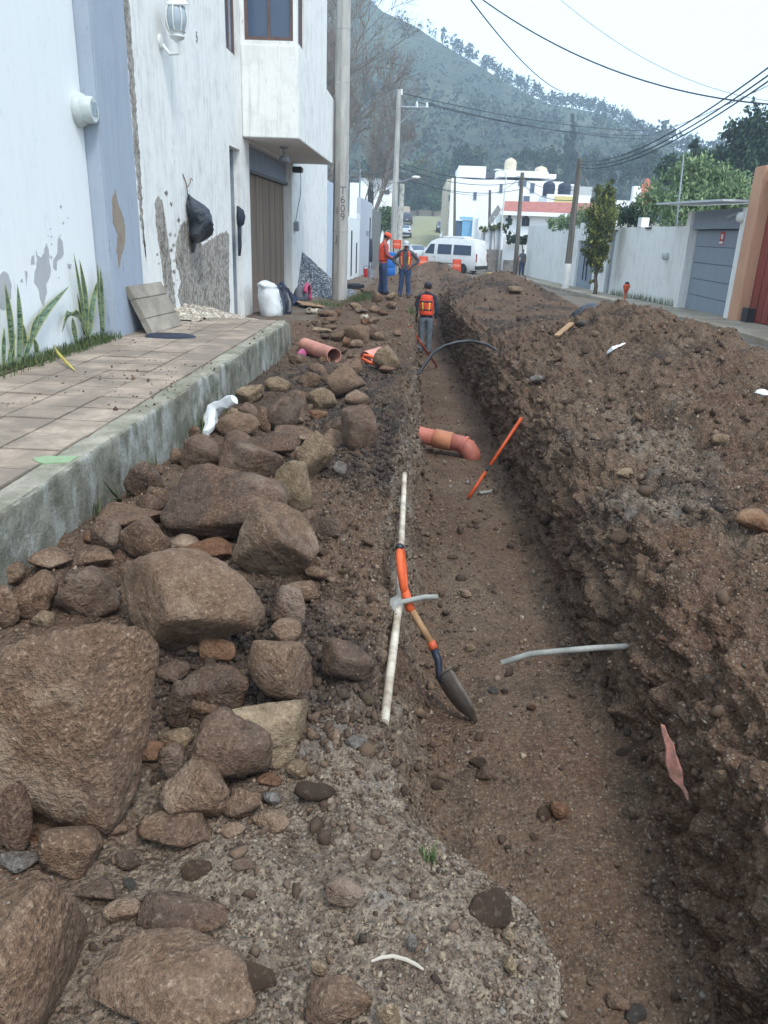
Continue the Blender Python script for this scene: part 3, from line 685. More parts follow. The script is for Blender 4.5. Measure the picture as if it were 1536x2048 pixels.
for (x0, z0), (x1, z1), n in (((-1.952, .30), (-1.952, SWZ-.005), 3), ((-1.952, SWZ-.005), (-1.80, SWZ+.002), 8), ((-1.80, SWZ+.002), (-1.787, SWZ-.012), 2), ((-1.787, SWZ-.012), (-1.775, -.35), 26), ((-1.775, -.35), (-1.952, -.35), 2)):
    for k in range(n): prof.append((x0+(x1-x0)*k/n, z0+(z1-z0)*k/n))
prof = np.array(prof); ky = np.linspace(-3, 10.8, NK)
KV = np.stack([np.repeat(prof[None, :, 0], NK, 0), np.repeat(ky[:, None], len(prof), 1), np.repeat(prof[None, :, 1], NK, 0)], -1)
d_ = .012*fbm(KV*5, 61, 3)+.007*fbm(KV*22, 62, 3)
edge = np.exp(-((np.arange(len(prof))-11.5)/2.0)**2)
chip = np.clip(fbm(np.stack([ky*4, ky*0, ky*0], -1), 63, 3)-.15, 0, 1)*.09
KV[..., 0] += d_*(prof[:, 0] > -1.81)[None]-edge[None]*chip[:, None]; KV[..., 2] += d_*.6*(prof[:, 1] > .4)[None]-edge[None]*chip[:, None]*.7
npf = len(prof); ii = np.arange(NK*npf).reshape(NK, npf)
F = [tuple(map(int, (ii[a, k], ii[a+1, k], ii[a+1, (k+1) % npf], ii[a, (k+1) % npf]))) for a in range(NK-1) for k in range(npf)]+[tuple(map(int, ii[-1])), tuple(map(int, ii[0][::-1]))]
kerb = link('kerb', mesh_np('kerb', KV.reshape(-1, 3), F, True), KERB); smooth_angle(kerb, 50); tag(kerb, 'mossy concrete kerb along the raised sidewalk', kind='structure')
# green paint mark sprayed over the kerb
rg = random.Random(9); poly = []
for x, y in ((66, 916), (88, 911), (110, 912), (134, 913), (165, 913), (187, 917), (186, 924), (150, 927), (112, 926), (86, 925), (70, 921)):
    q = at_z(x+rg.uniform(-3, 3), y+rg.uniform(-1.5, 1.5), SWZ+.004); poly.append((min(q[0], -1.822), q[1]))
GREENP = mat('sprayed_green_paint', lin(122, 160, 118), .95, .6, 45, .4, tint=lin(150, 146, 128))
q = MB().prism(poly, 'z', SWZ-.01, SWZ+.0045).build('paint_mark', GREENP, None); adopt(q, kerb); q['label'] = 'bright green sprayed paint mark'

# spilled soil on the tiles and the kerb
rsd = np.random.default_rng(44); n = 2000
sxy = np.stack([-3.36+rsd.random(n)**.6*1.56, rsd.uniform(2.0, 10.7, n)], 1); kp = fbm(np.stack([sxy[:, 0]*1.3, sxy[:, 1]*.9, sxy[:, 0]*0], -1), 14, 3) > .02+.25*rsd.random(n)-.1; sxy = sxy[kp]; n = len(sxy)
bv, bf = ico(1); sz = np.clip(rsd.lognormal(-5.75, .7, n), .0015, .02)
V = bv[None]*(1+rsd.uniform(-.4, .4, (n, len(bv), 1)))*rsd.uniform(.5, 1.2, (n, 1, 3))*sz[:, None, None]+np.stack([sxy[:, 0], sxy[:, 1], np.full(n, SWZ+.002)], 1)[:, None]
me = mesh_np('spilled_soil', V.reshape(-1, 3), (bf[None]+(np.arange(n)*len(bv))[:, None, None]).reshape(-1, 3)); at_ = me.attributes.new('tone', 'FLOAT', 'POINT'); at_.data.foreach_set('value', np.repeat(rsd.random(n), len(bv)).astype(np.float32))
tag(link('spilled_soil', me, CLOD), 'crumbs of soil spilled over the sidewalk tiles', kind='stuff')

# ================================================================== ROCKS
def rock_shape(sub, seed, p=9, cuts=13, rough=.05, lo=.62):
    r = np.random.default_rng(seed); D, Fc = ico(sub)
    n = r.normal(0, 1, (cuts, 3)); n /= np.linalg.norm(n, axis=1)[:, None]; d = r.uniform(lo, 1.0, cuts)
    q = np.clip(D @ n.T, 0, None)/d[None]
    rad = 1/np.maximum(((q**p).sum(1))**(1/p), .75)
    V = D*rad[:, None]
    V += D*(rough*fbm(V*2.1+seed*1.7, seed, 4) + rough*.5*fbm(V*7+seed, seed+5, 3))[:, None]
    if sub >= 4: V += D*(rough*.22*fbm(V*22+seed, seed+9, 2))[:, None]
    return V, Fc
ROCKN = [0]
WORD = {'brown': 'brown', 'dark': 'dark brown', 'tan': 'tan', 'red': 'reddish', 'grey': 'grey'}
def rock(x0, y0, x1, y1, kind='brown', label=None, sub=4, deep=.8, sink=.22, p=9, cuts=13, group=None, name='rock', lo=.62, cat='rock'):
    """a rock whose outline fills the photo box x0..x1, y0..y1 and that is bedded in the ground under it"""
    ROCKN[0] += 1; seed = 100+ROCKN[0]*7
    V, Fc = rock_shape(sub, seed, p*2.0, cuts, .075, lo-.05)
    ext = V.max(0)-V.min(0); V = (V-(V.max(0)+V.min(0))/2)/ext*2
    pxc, pyc, w_, h_ = (x0+x1)/2, (y0+y1)/2, x1-x0, y1-y0
    v = ray(pxc, pyc); hv = v/np.linalg.norm(v)
    phi = math.asin(-hv[2]) if hv[2] < 0 else 0
    unit = np.linalg.norm([*(np.array([pxc-PPX, pyc-PPY, F_PX]))])/F_PX
    lo_t, hi_t = .6, 60.0
    def radii(t):
        Z = t/unit; rx = w_/2*Z/F_PX; hh = h_/2*Z/F_PX
        ry = min(rx*deep, hh/max(math.sin(phi), .12)*(.85 if deep < 1.3 else .95))
        rz = math.sqrt(max(hh*hh-(ry*math.sin(phi))**2, (hh*.35)**2))/max(math.cos(phi), .3)
        return rx, ry, rz
    def gap(t):
        C = EYE+hv*t; rx, ry, rz = radii(t); return C[2]-rz*(1-sink) - top(C[0], C[1])
    ts = np.exp(np.linspace(math.log(lo_t), math.log(hi_t), 160)); tt = None
    for a, b_ in zip(ts[:-1], ts[1:]):
        if gap(a) > 0 >= gap(b_):
            for _ in range(18):
                m_ = (a+b_)/2
                if gap(m_) > 0: a = m_
                else: b_ = m_
            tt = (a+b_)/2; break
    if tt is None: tt = 3.0
    C = EYE+hv*tt; rx, ry, rz = radii(tt)
    L = V*np.array([rx, ry, rz])
    for _ in range(2):
        u, vv = proj(L+C); L[:, 0] *= w_/max(u.max()-u.min(), 1e-3); k = h_/max(vv.max()-vv.min(), 1e-3); L[:, 2] *= k; L[:, 1] *= math.sqrt(k)
    me = mesh_np(name, L, Fc, True); o = link(name, me, ROCK[kind]); o.location = tuple(C)
    o['kind'] = 'thing'; return tag(o, label or 'brown rock', cat, group)
GR = 'rocks dug out beside the sidewalk'
BIG = [
 (-34, 1222, 333, 1652, 'brown', 'largest brown boulder at the left edge with pale worn lower face', 5, dict(p=8, cuts=12, deep=.75)),
 (238, 1106, 522, 1322, 'brown', 'big squared boulder with a pale scraped corner behind the largest boulder', 5, dict(p=12, cuts=10)),
 (464, 1002, 638, 1166, 'brown', 'rounded brown boulder with a pale chip low on its right', 5, dict(p=8, cuts=9)),
 (328, 934, 592, 1086, 'dark', 'long low dark brown boulder in the middle of the rubble', 5, dict(p=7)),
 (184, 1858, 526, 2075, 'brown', 'broad boulder with white nicks at the bottom of the picture', 5, dict(p=10, deep=1.0, sink=.35)),
 (-40, 1728, 178, 2100, 'brown', 'dusty slab of rock in the bottom left corner', 5, dict(p=14, deep=1.6, cuts=7, sink=.5)),
 (234, 1028, 347, 1132, 'brown', 'blocky brown rock just behind the big squared boulder', 4, {}),
 (436, 870, 570, 962, 'dark', 'wedge shaped dark rock under the tan rock', 4, dict(p=12, cuts=8)),
 (356, 866, 446, 942, 'dark', 'rounded grey brown rock against the kerb below the white cloth', 4, {}),
 (254, 920, 337, 997, 'dark', 'dark rounded rock touching the mossy kerb', 4, {}),
 (585, 863, 669, 967, 'tan', 'tall tan rock with pitted face near the trench bank', 4, dict(p=10)),
 (548, 918, 629, 1032, 'tan', 'pale tan rock leaning in front of the tall tan rock', 4, dict(p=10)),
 (681, 808, 757, 902, 'dark', 'upright dark block of rock on the trench bank', 4, dict(p=12)),
 (634, 834, 690, 892, 'dark', 'squat dark rock left of the upright block', 4, {}),
 (548, 853, 642, 894, 'brown', 'flat brown rock lying across the rubble top', 4, dict(p=12)),
 (498, 862, 602, 914, 'dark', 'dark slanting rock between the wedge and the tan rock', 4, dict(p=12)),
 (524, 781, 602, 864, 'dark', 'dark rounded boulder behind the flat rock', 4, {}),
 (428, 826, 520, 872, 'brown', 'low earthy rock beside the white cloth', 4, {}),
 (458, 804, 518, 842, 'dark', 'small dark rock above the earthy one by the cloth', 3, {}),
 (513, 810, 543, 866, 'brown', 'narrow upright brown rock left of the dark rounded boulder', 3, dict(p=14)),
 (469, 769, 527, 810, 'tan', 'tan rounded rock close to the kerb', 4, {}),
 (613, 774, 674, 820, 'tan', 'tan brown rock alone on the dark earth', 4, {}),
 (650, 734, 732, 798, 'brown', 'dome shaped rock in front of the red cup', 4, {}),
 (372, 849, 402, 887, 'brown', 'little brown rock tucked against the kerb', 3, {}),
 (372, 1074, 468, 1122, 'red', 'rusty orange topped rock behind the big squared boulder', 4, {}),
 (336, 1068, 404, 1112, 'brown', 'grey brown rock beside the rusty orange one', 4, {}),
 (493, 1274, 626, 1404, 'brown', 'triangular brown rock at the trench side of the pile', 4, dict(p=13, cuts=8)),
 (357, 1318, 503, 1420, 'dark', 'dark flat faced rock under the big squared boulder', 4, dict(p=12)),
 (436, 1386, 620, 1530, 'tan', 'tan gritty rock behind the dark angular one', 4, dict(p=9)),
 (371, 1430, 546, 1585, 'dark', 'dark angular rock with a white nick', 4, dict(p=13, cuts=9)),
 (321, 1519, 464, 1644, 'brown', 'rounded earthy rock right of the largest boulder', 4, {}),
 (446, 1577, 529, 1642, 'brown', 'small rounded rock right of the earthy pair', 4, {}),
 (272, 1620, 427, 1703, 'brown', 'long brown rock in front of the earthy rounded one', 4, dict(p=12)),
 (327, 1360, 384, 1468, 'dark', 'dark rock wedged beside the largest boulder', 4, {}),
 (84, 1638, 216, 1748, 'brown', 'smooth brown rock in front of the largest boulder', 4, dict(p=9)),
 (-14, 1560, 66, 1718, 'dark', 'dark rock cut off by the left edge below the largest boulder', 4, {}),
 (272, 1783, 458, 1870, 'dark', 'brick shaped dark rock half sunk in the earth', 4, dict(p=14, cuts=8)),
 (611, 1944, 747, 2048, 'brown', 'squarish brown rock at the bottom edge near the ledge', 4, dict(p=13)),
 (750, 2003, 802, 2066, 'tan', 'small tan rock cut by the bottom edge', 4, {}),
 (650, 1748, 730, 1814, 'dark', 'dark oval stone lying on the pale gravel ledge', 4, {}),
 (12, 1136, 121, 1240, 'brown', 'brown rock with a flat top above the largest boulder', 4, dict(p=11)),
 (-30, 1170, 40, 1262, 'brown', 'brown rock at the left edge just above the largest boulder', 4, {}),
 (111, 1124, 248, 1236, 'dark', 'dark muddy rock left of the big squared boulder', 4, {}),
 (62, 1095, 152, 1142, 'brown', 'low brown rock beside the kerb foot', 4, {}),
 (-8, 1122, 58, 1176, 'brown', 'rock at the left edge touching the kerb', 4, {}),
 (148, 1092, 237, 1138, 'brown', 'low rounded rock in the gap left of the blocky rock', 4, {}),
 (178, 1034, 242, 1106, 'dark', 'dark rock near the kerb left of the blocky rock', 4, {}),
 (188, 1010, 342, 1062, 'brown', 'flat earthy rock below the dark rounded rock', 4, dict(p=12)),
 (222, 1118, 304, 1166, 'brown', 'small rock under the blocky brown rock', 3, {}),
 (543, 1170, 614, 1262, 'dark', 'dark earthy rock on the bank right of the big squared boulder', 4, {}),
 (542, 1238, 604, 1294, 'brown', 'small rock above the triangular one', 4, {}),
 (582, 1018, 636, 1098, 'brown', 'upright brown rock right of the long low boulder', 4, {}),
 (288, 968, 362, 1024, 'brown', 'brown rock below the dark rounded one at the kerb', 3, {}),
 (272, 990, 330, 1044, 'dark', 'small dark rock in the gap above the flat earthy rock', 3, {}),
 (640, 1278, 748, 1374, 'dark', 'crumbling dark clod of rock on the bank edge', 4, dict(p=7)),
 (318, 1484, 374, 1566, 'dark', 'dark split rock behind the earthy rounded one', 4, dict(p=13)),
 (688, 1470, 732, 1497, 'grey', 'pale grey stone on the dark clods', 3, {}),
 (-6, 1698, 84, 1744, 'grey', 'grey gravelly stone at the left edge', 3, {}),
 (523, 1584, 562, 1612, 'grey', 'small grey stone right of the small rounded rock', 3, {}),
 (666, 922, 694, 952, 'grey', 'small grey cobble near the tall tan rock', 3, {}),
 (338, 896, 372, 934, 'brown', 'small rock squeezed between the kerb and the grey brown rock', 3, {}),
 (746, 690, 802, 742, 'tan', 'pale flat tan rock behind the short terracotta pipe', 4, dict(p=12)),
 (688, 648, 740, 690, 'brown', 'pointed brown rock in the far rubble', 4, dict(p=13)),
 (1058, 750, 1090, 768, 'grey', 'pale flat stone on the trench side of the spoil heap', 3, dict(p=12)),
 (1420, 866, 1462, 892, 'tan', 'tan stone half buried high on the spoil heap', 3, dict(p=12)),
 (1230, 934, 1272, 956, 'tan', 'flat tan stone chip on the spoil heap slope', 3, dict(p=12)),
 (1464, 1016, 1540, 1070, 'red', 'reddish flat rock at the right edge of the spoil heap', 3, {}),
 (1012, 572, 1046, 588, 'tan', 'long pale rock lying on the far spoil heap', 3, dict(p=13)),
 (1424, 1536, 1462, 1566, 'tan', 'pale rounded stone sticking out of the trench wall', 3, {}),
 (952, 1532, 988, 1562, 'dark', 'dark round stone on the trench floor', 3, {}),
 (1098, 1602, 1140, 1640, 'red', 'reddish stone on the trench floor', 3, {}),
 (1212, 1988, 1262, 2022, 'brown', 'brown stone low on the trench floor near the bottom', 3, {}),
 (1004, 1908, 1034, 1952, 'tan', 'yellowish oval pebble on the gravel ledge', 3, {}),
 (1004, 1852, 1028, 1884, 'tan', 'small tan chip on the gravel ledge', 3, dict(p=13)),
 (814, 1868, 834, 1904, 'grey', 'bluish grey pebble on the gravel ledge', 3, {}),
 (618, 1916, 656, 1954, 'tan', 'pale pointed stone above the squarish rock', 3, dict(p=13)),
 (930, 1284, 952, 1304, 'tan', 'pale pebble on the floor beside the shovel handle', 3, {}),
 (920, 1178, 944, 1198, 'brown', 'brown pebble on the trench floor past the shovel', 3, {}),
]
for (a, b_, c_, d_, kd, lab, sub, kw) in BIG: rock(a, b_, c_, d_, kd, lab, sub, group=GR if c_ < 800 and d_ > 730 else None, **kw)
FAR = [(430, 310, 190, 70), (520, 300, 70, 60), (455, 360, 120, 60), (410, 400, 70, 50), (450, 430, 120, 60), (390, 455, 180, 50), (410, 510, 100, 60), (525, 520, 130, 90), (600, 570, 70, 90), (690, 580, 130, 80),
       (820, 470, 130, 140), (900, 510, 110, 90), (680, 240, 110, 70), (730, 280, 110, 50), (855, 265, 110, 60), (930, 300, 90, 50), (840, 370, 110, 60), (780, 110, 110, 70), (880, 160, 100, 90), (1000, 150, 90, 70),
       (410, 880, 100, 90), (560, 780, 100, 60), (400, 720, 110, 60), (970, 800, 150, 60), (310, 390, 60, 50), (1010, 230, 90, 60), (620, 470, 80, 60), (560, 640, 90, 50), (1060, 480, 80, 60), (770, 380, 80, 60), (350, 560, 60, 50), (640, 690, 70, 50), (700, 700, 110, 60)]
kinds = ['brown', 'red', 'brown', 'dark', 'brown', 'tan', 'dark']
for i, (a, b_, w_, h_) in enumerate(FAR):
    X, Y = 560+.2213*a, 560+.2213*b_; w_, h_ = w_*.2213*1.1, h_*.2213*1.1
    rock(X-w_/2, Y-h_/2, X+w_/2, Y+h_/2, kinds[i % 7], '%s rock in the far rubble between the kerb end and the trench' % WORD[kinds[i % 7]], 3, p=11, group='far rubble rocks')
# rocks that fill the pile between the named ones
rf = random.Random(31); nf_ = 0
FILL = [(190, 1075), (300, 1110), (60, 1205), (215, 1180), (420, 1005), (455, 985), (300, 940), (395, 915), (345, 1000), (420, 940), (470, 880), (560, 900), (600, 905), (640, 905), (665, 880), (560, 770), (600, 800), (640, 790), (690, 770), (720, 800), (590, 840), (560, 830), (640, 830), (440, 850), (480, 830), (500, 790),
        (560, 1310), (600, 1180), (640, 1150), (610, 1110), (655, 1060), (430, 1300), (395, 1290), (350, 1345), (400, 1420), (440, 1400), (350, 1480), (290, 1500), (560, 1450), (600, 1540), (250, 1720), (230, 1660), (460, 1660), (540, 1560), (60, 1680), (200, 1780), (240, 1820), (545, 1640), (480, 1730), (150, 1160), (30, 1130), (90, 1240), (590, 720), (640, 740), (700, 735), (620, 760)]
for (x_, y_) in FILL:
    w_ = (rf.uniform(34, 62) if y_ < 1000 else rf.uniform(44, 84)); h_ = w_*rf.uniform(.55, .8); x_ += rf.uniform(-8, 8)
    kd = rf.choice(['brown', 'dark', 'brown', 'brown', 'tan', 'red', 'dark']); rock(x_-w_/2, y_-h_/2, x_+w_/2, y_+h_/2, kd, 'small %s rock wedged into the gaps of the near rubble pile' % WORD[kd], 3, sink=.45, p=10, group='gap filling rocks of the near rubble')
# loose fist sized stones on the bank, the floor and the heap
rs = np.random.default_rng(5); proto = []
for k in range(8):
    V, Fc = rock_shape(2 if k % 2 else 3, 900+k, 22, 8, .08, .5); proto.append((V, Fc))
def stones(n, wgt, size, label, group, kindset):
    wgt = wgt.ravel(); idx = rs.choice(len(PFL), n, p=wgt/wgt.sum())
    mes = {}
    for j, q in enumerate(idx):
        P = PFL[q]; k = int(rs.integers(8)); kd = kindset[int(rs.integers(len(kindset)))]
        if (k, kd) not in mes:
            me = mesh_np('stone', proto[k][0], proto[k][1], True); me.materials.append(ROCK[kd]); mes[(k, kd)] = me
        s = float(np.clip(rs.lognormal(math.log(size), .38)*(.75+.05*np.linalg.norm(P-EYE)), size*.5, size*3.2))
        o = bpy.data.objects.new('stone', mes[(k, kd)]); COL.objects.link(o)
        o.location = (P[0], P[1], P[2]+s*.2); o.scale = (s*rs.uniform(.8, 1.25), s*rs.uniform(.7, 1.1), s*rs.uniform(.5, .85)); o.rotation_euler = (rs.normal(0, .3), rs.normal(0, .3), rs.uniform(0, 6.3))
        o['kind'] = 'thing'; tag(o, label.replace('loose stone', 'loose %s stone' % WORD[kd]), 'stone', group)
vis = sstep(14, 6, TY)*(TX > -1.75)*(TX < 3.6)
stones(80, vis*mound, .03, 'small loose stone lying on the spoil heap', 'loose stones on the spoil heap', ['brown', 'tan', 'dark', 'brown', 'grey', 'brown'])
stones(44, vis*floor_*sstep(9, 3, TY), .022, 'small loose stone on the trench floor', 'loose stones on the trench floor', ['brown', 'dark', 'dark', 'grey', 'red'])
stones(70, vis*bank*(TX > -1.6)*sstep(9, 3, TY), .03, 'small loose stone among the rubble on the trench bank', 'loose stones on the trench bank', ['brown', 'dark', 'tan', 'grey', 'brown'])

# ================================================================== THINGS ON THE SIDEWALK AND BANK
def blob(rings, seg=18, noise=.03, fr=4, seed=0, name='x'):
    """closed lumpy form from rings (cx,cy,z,rx,ry)"""
    V = []
    for (x, y, z, rx, ry) in rings:
        for k in range(seg):
            a = 2*PI*k/seg; V.append((x+rx*math.cos(a), y+ry*math.sin(a), z))
    V = np.array(V); ctr = np.repeat(np.array([[r[0], r[1], r[2]] for r in rings]), seg, 0)
    d = V-ctr; L = np.linalg.norm(d, axis=1, keepdims=True)+1e-6
    V = V+d/L*(noise*fbm(V*fr+seed, seed, 3))[:, None]*np.minimum(L/.05, 1)
    m = len(rings); F = [(i*seg+k, i*seg+(k+1) % seg, (i+1)*seg+(k+1) % seg, (i+1)*seg+k) for i in range(m-1) for k in range(seg)]+[tuple(range(seg))[::-1], tuple(range((m-1)*seg, m*seg))]
    return MB().add(V, F)
def solo(b, name, m, label, cat, smooth=True, group=None, ang=50, **k):
    o = b.build(name, m, None, **k)
    if smooth: smooth_angle(o, ang)
    o['kind'] = 'thing'; return tag(o, label, cat, group)
BLACKPL = mat('black_plastic_film', lin(48, 54, 66), .35, .35, 7, .9, 16, .05, spec=.6)
DARKCL = mat('dark_cloth', lin(52, 58, 72), .9, .35, 8, .4)
CONC = mat('weathered_concrete', lin(158, 150, 138), .9, .3, 3, .5, 12)
CONCP = mat('pole_concrete', lin(180, 178, 173), .9, .28, 2, .45, 14, stretch=(2, 2, .35))
TERRA = mat('terracotta_pvc', lin(186, 112, 96), .55, .25, 4, .1)
TERRAP = mat('faded_terracotta_pvc', lin(206, 146, 130), .6, .22, 4, .1)
ORANGE = mat('bright_orange_paint', lin(222, 96, 50), .55, .3, 9, .2, tint=lin(180, 84, 54))
ORANGED = mat('scuffed_orange_steel', lin(200, 84, 42), .5, .3, 9, .2)
WHITEPVC = mat('dirty_white_pvc', lin(204, 196, 180), .6, .35, 9, .3, tint=lin(138, 118, 98))
WHITECL = mat('white_plastic_sack', lin(222, 226, 228), .6, .15, 6, .5, 12, .02)
SHAFT = mat('ash_shaft', lin(164, 128, 92), .6, .25, 6, .15, stretch=(4, 4, .5))
STEEL = mat('worn_blade_steel', lin(112, 106, 100), .6, .4, 9, .3, tint=lin(84, 72, 62))
BLUEBLK = mat('blue_black_steel', lin(40, 46, 58), .45, .3, 9, .1)
GREYHOSE = mat('grey_conduit', lin(148, 148, 142), .6, .3, 9, .2)
BLKHOSE = mat('black_hose', lin(38, 40, 44), .4, .2, 9, .1, spec=.5)
PINKCL = mat('faded_pink_cloth', lin(178, 120, 108), .9, .5, 16, .5, tint=lin(120, 92, 78))
RED = mat('red_plastic', lin(200, 48, 46), .45, .2, 6, .1)

# leaning concrete slab scored into three
B1, B2 = at_z(306, 667, SWZ+.003), at_z(366, 650, SWZ+.003); T1 = at_x(256, 572, -3.30)
e1 = B2-B1; e2 = T1-B1; nrm = np.cross(e1, e2); nrm /= np.linalg.norm(nrm)
if nrm[2] < 0: nrm = -nrm
slab = thing('concrete_slab', 'grey concrete slab leaning on the blue grey pilaster', 'slab', B1)
for k, (a, b_) in enumerate(((0, .31), (.318, .72), (.728, 1.0))):
    V = []
    for th in (0, -.075):
        for (u, v_) in ((0, a), (1, a), (1, b_), (0, b_)): V.append(B1+e1*u+e2*v_+nrm*(th+.002*k))
    part(MB().add(V, [(0, 1, 2, 3), (7, 6, 5, 4), (0, 4, 5, 1), (1, 5, 6, 2), (2, 6, 7, 3), (3, 7, 4, 0)]), 'slab_section', CONC, slab, bevel=.006)
V = []
for th in (-.012, -.07):
    for (u, v_) in ((.01, .01), (.99, .01), (.99, .99), (.01, .99)): V.append(B1+e1*u+e2*v_+nrm*th)
part(MB().add(V, [(0, 1, 2, 3), (7, 6, 5, 4), (0, 4, 5, 1), (1, 5, 6, 2), (2, 6, 7, 3), (3, 7, 4, 0)]), 'slab_core', CONC, slab)
# flat dark sheet standing in for the wet patch and shadow under the slab
q = at_z(340, 672, SWZ)
solo(blob([(q[0], q[1], SWZ-.004, .3, .22), (q[0], q[1], SWZ+.012, .28, .2), (q[0], q[1], SWZ+.016, .1, .08)], 26, .05, 6, 3), 'slab_shadow_patch', DARKCL, 'flat dark sheet standing in for wet tiles and shadow under the leaning slab', 'shadow patch')
# black bag on a wire hook
tp, bt = at_x(381, 388, -3.38), at_x(397, 488, -3.32)
H = tp[2]-bt[2]; bag = thing('rubbish_bag', 'shiny black plastic bag hanging on the streaked white wall', 'bag', (-3.4, tp[1], bt[2]))
rings = []
for f_, dx, dy, rx, ry in ((1, 0, 0, .02, .03), (.95, 0, .0, .03, .05), (.9, 0, .03, .05, .08), (.8, 0, .06, .09, .13), (.7, 0, .09, .12, .17), (.6, 0, .11, .14, .2), (.5, 0, .13, .15, .22), (.4, 0, .15, .16, .24), (.3, 0, .16, .16, .24), (.2, 0, .16, .15, .22), (.1, 0, .15, .11, .16), (.04, 0, .14, .07, .1), (0, 0, .14, .03, .05)):
    rings.append((-3.43+rx*.85+.0*dx, tp[1]+dy, bt[2]+H*f_, rx, ry))
o = part(blob(rings[::-1], 40, .11, 6, 2), 'bag_body', BLACKPL, bag, smooth=True)
part(MB().tube([(-3.449, tp[1]-.1, tp[2]+.26), (-3.42, tp[1]-.04, tp[2]+.12), (-3.42, tp[1], tp[2]-.02)], .008, 5).tube([(-3.42, tp[1]-.02, tp[2]+.08), (-3.40, tp[1]+.1, tp[2]+.16), (-3.41, tp[1]+.16, tp[2]+.22), (-3.42, tp[1]+.3, tp[2]+.2)], .006, 5), 'wire_hook', mat('rusty_wire', lin(120, 90, 76), .8, .3), bag)
part(blob([(-3.42, tp[1]+.12, bt[2]-.13, .01, .03), (-3.4, tp[1]+.12, bt[2]-.06, .02, .06), (-3.39, tp[1]+.14, bt[2]+.03, .03, .07)], 10, .02, 9, 4), 'torn_corner', BLACKPL, bag)
# dark jacket hanging at the side door
tp, bt = at_x(477, 412, -3.40), at_x(480, 512, -3.40); yj = tp[1]; H = tp[2]-bt[2]
jk = thing('hanging_jacket', 'dark jacket hanging beside the narrow side door', 'jacket', (-3.42, yj, bt[2]))
part(blob([(-3.42, yj+.1, tp[2]-H*.42, .02, .05), (-3.40, yj+.12, tp[2]-H*.36, .05, .22), (-3.385, yj+.12, tp[2]-H*.2, .06, .27), (-3.39, yj+.08, tp[2]-H*.08, .05, .18), (-3.42, yj, tp[2], .015, .04)], 18, .04, 6, 8), 'jacket_body', DARKCL, jk, smooth=True)
part(blob([(-3.42, yj+.05, bt[2], .02, .05), (-3.41, yj+.06, bt[2]+H*.2, .03, .07), (-3.41, yj+.06, tp[2]-H*.38, .03, .08)], 12, .02, 6, 9), 'sleeve', DARKCL, jk, smooth=True)
# white sack with lettering
sp_ = hit(488, 628); sx_, sy_, sz_ = -2.98, float(sp_[1])-.1, 0
sz_ = top(sx_, sy_)-.02
sack = thing('cement_sack', 'full white sack with dark lettering below the side door', 'sack', (sx_, sy_, sz_))
RG = []
for f_, rx, ry, ox in ((0, .2, .31, 0), (.04, .225, .34, 0), (.2, .23, .35, 0), (.4, .225, .35, -.02), (.6, .215, .345, -.04), (.76, .2, .33, -.06), (.82, .17, .31, -.08), (.85, .19, .33, -.08), (.92, .16, .36, -.11), (.97, .08, .3, -.14), (1.0, .03, .22, -.15)):
    RG.append((sx_+ox, sy_, sz_+.68*f_, rx, ry))
def sq(b, e=.6): return b
ob = part(blob(RG, 36, .05, 6, 12), 'sack_body', WHITECL, sack, smooth=True)
INK = mat('faded_ink', lin(84, 92, 100), .8, .3, 20, 0)
for k, (txt, yo, zo, sz) in enumerate((('CEMENTO', -.02, .30, .088), ('GRIS 50 kg', .15, .33, .06))):
    me = text_mesh(txt, sz, .004); me.transform(Matrix.Translation((sx_+.235-.05*k, sy_-.12+yo, sz_+zo)) @ Matrix.Rotation(R(-35), 4, 'Z') @ Matrix.Rotation(R(-5), 4, 'Y') @ FACE_X @ Matrix.Rotation(R(-84), 4, 'Z')); adopt(link('lettering', me, INK), sack)
# backpack
bp = hit(540, 626); bx_, by_ = -2.85, float(bp[1]); bz_ = top(bx_, by_)-.02
pk = thing('backpack', 'dark backpack with a grey front pocket before the garage door', 'backpack', (bx_, by_, bz_))
RG = [(bx_+ox, by_, bz_+.6*f_, rx, ry) for f_, rx, ry, ox in ((0, .14, .24, 0), (.05, .19, .3, 0), (.3, .19, .31, -.01), (.6, .17, .28, -.04), (.85, .12, .22, -.08), (.97, .06, .13, -.1), (1, .02, .05, -.1))]
part(blob(RG, 24, .045, 5, 21), 'pack_body', mat('slate_nylon', lin(70, 76, 92), .8, .3, 8, .4), pk, smooth=True)
RG = [(bx_+.1+ox, by_-.02, bz_+.42*f_+.04, rx, ry) for f_, rx, ry, ox in ((0, .08, .14, 0), (.1, .12, .19, 0), (.6, .10, .15, -.01), (.95, .05, .1, -.03), (1, .02, .06, -.03))]
part(blob(RG, 20, .015, 6, 23), 'front_pocket', mat('grey_nylon', lin(128, 126, 126), .85, .25, 9, .3), pk, smooth=True)
for s_ in (-1, 1): part(MB().tube([(bx_-.05, by_+s_*.1, bz_+.57), (bx_+.1, by_+s_*.2, bz_+.5), (bx_+.17, by_+s_*.25, bz_+.3), (bx_+.16, by_+s_*.24, bz_+.1)], [.02, .025, .025, .02], 6), 'strap', BLACKPL, pk)
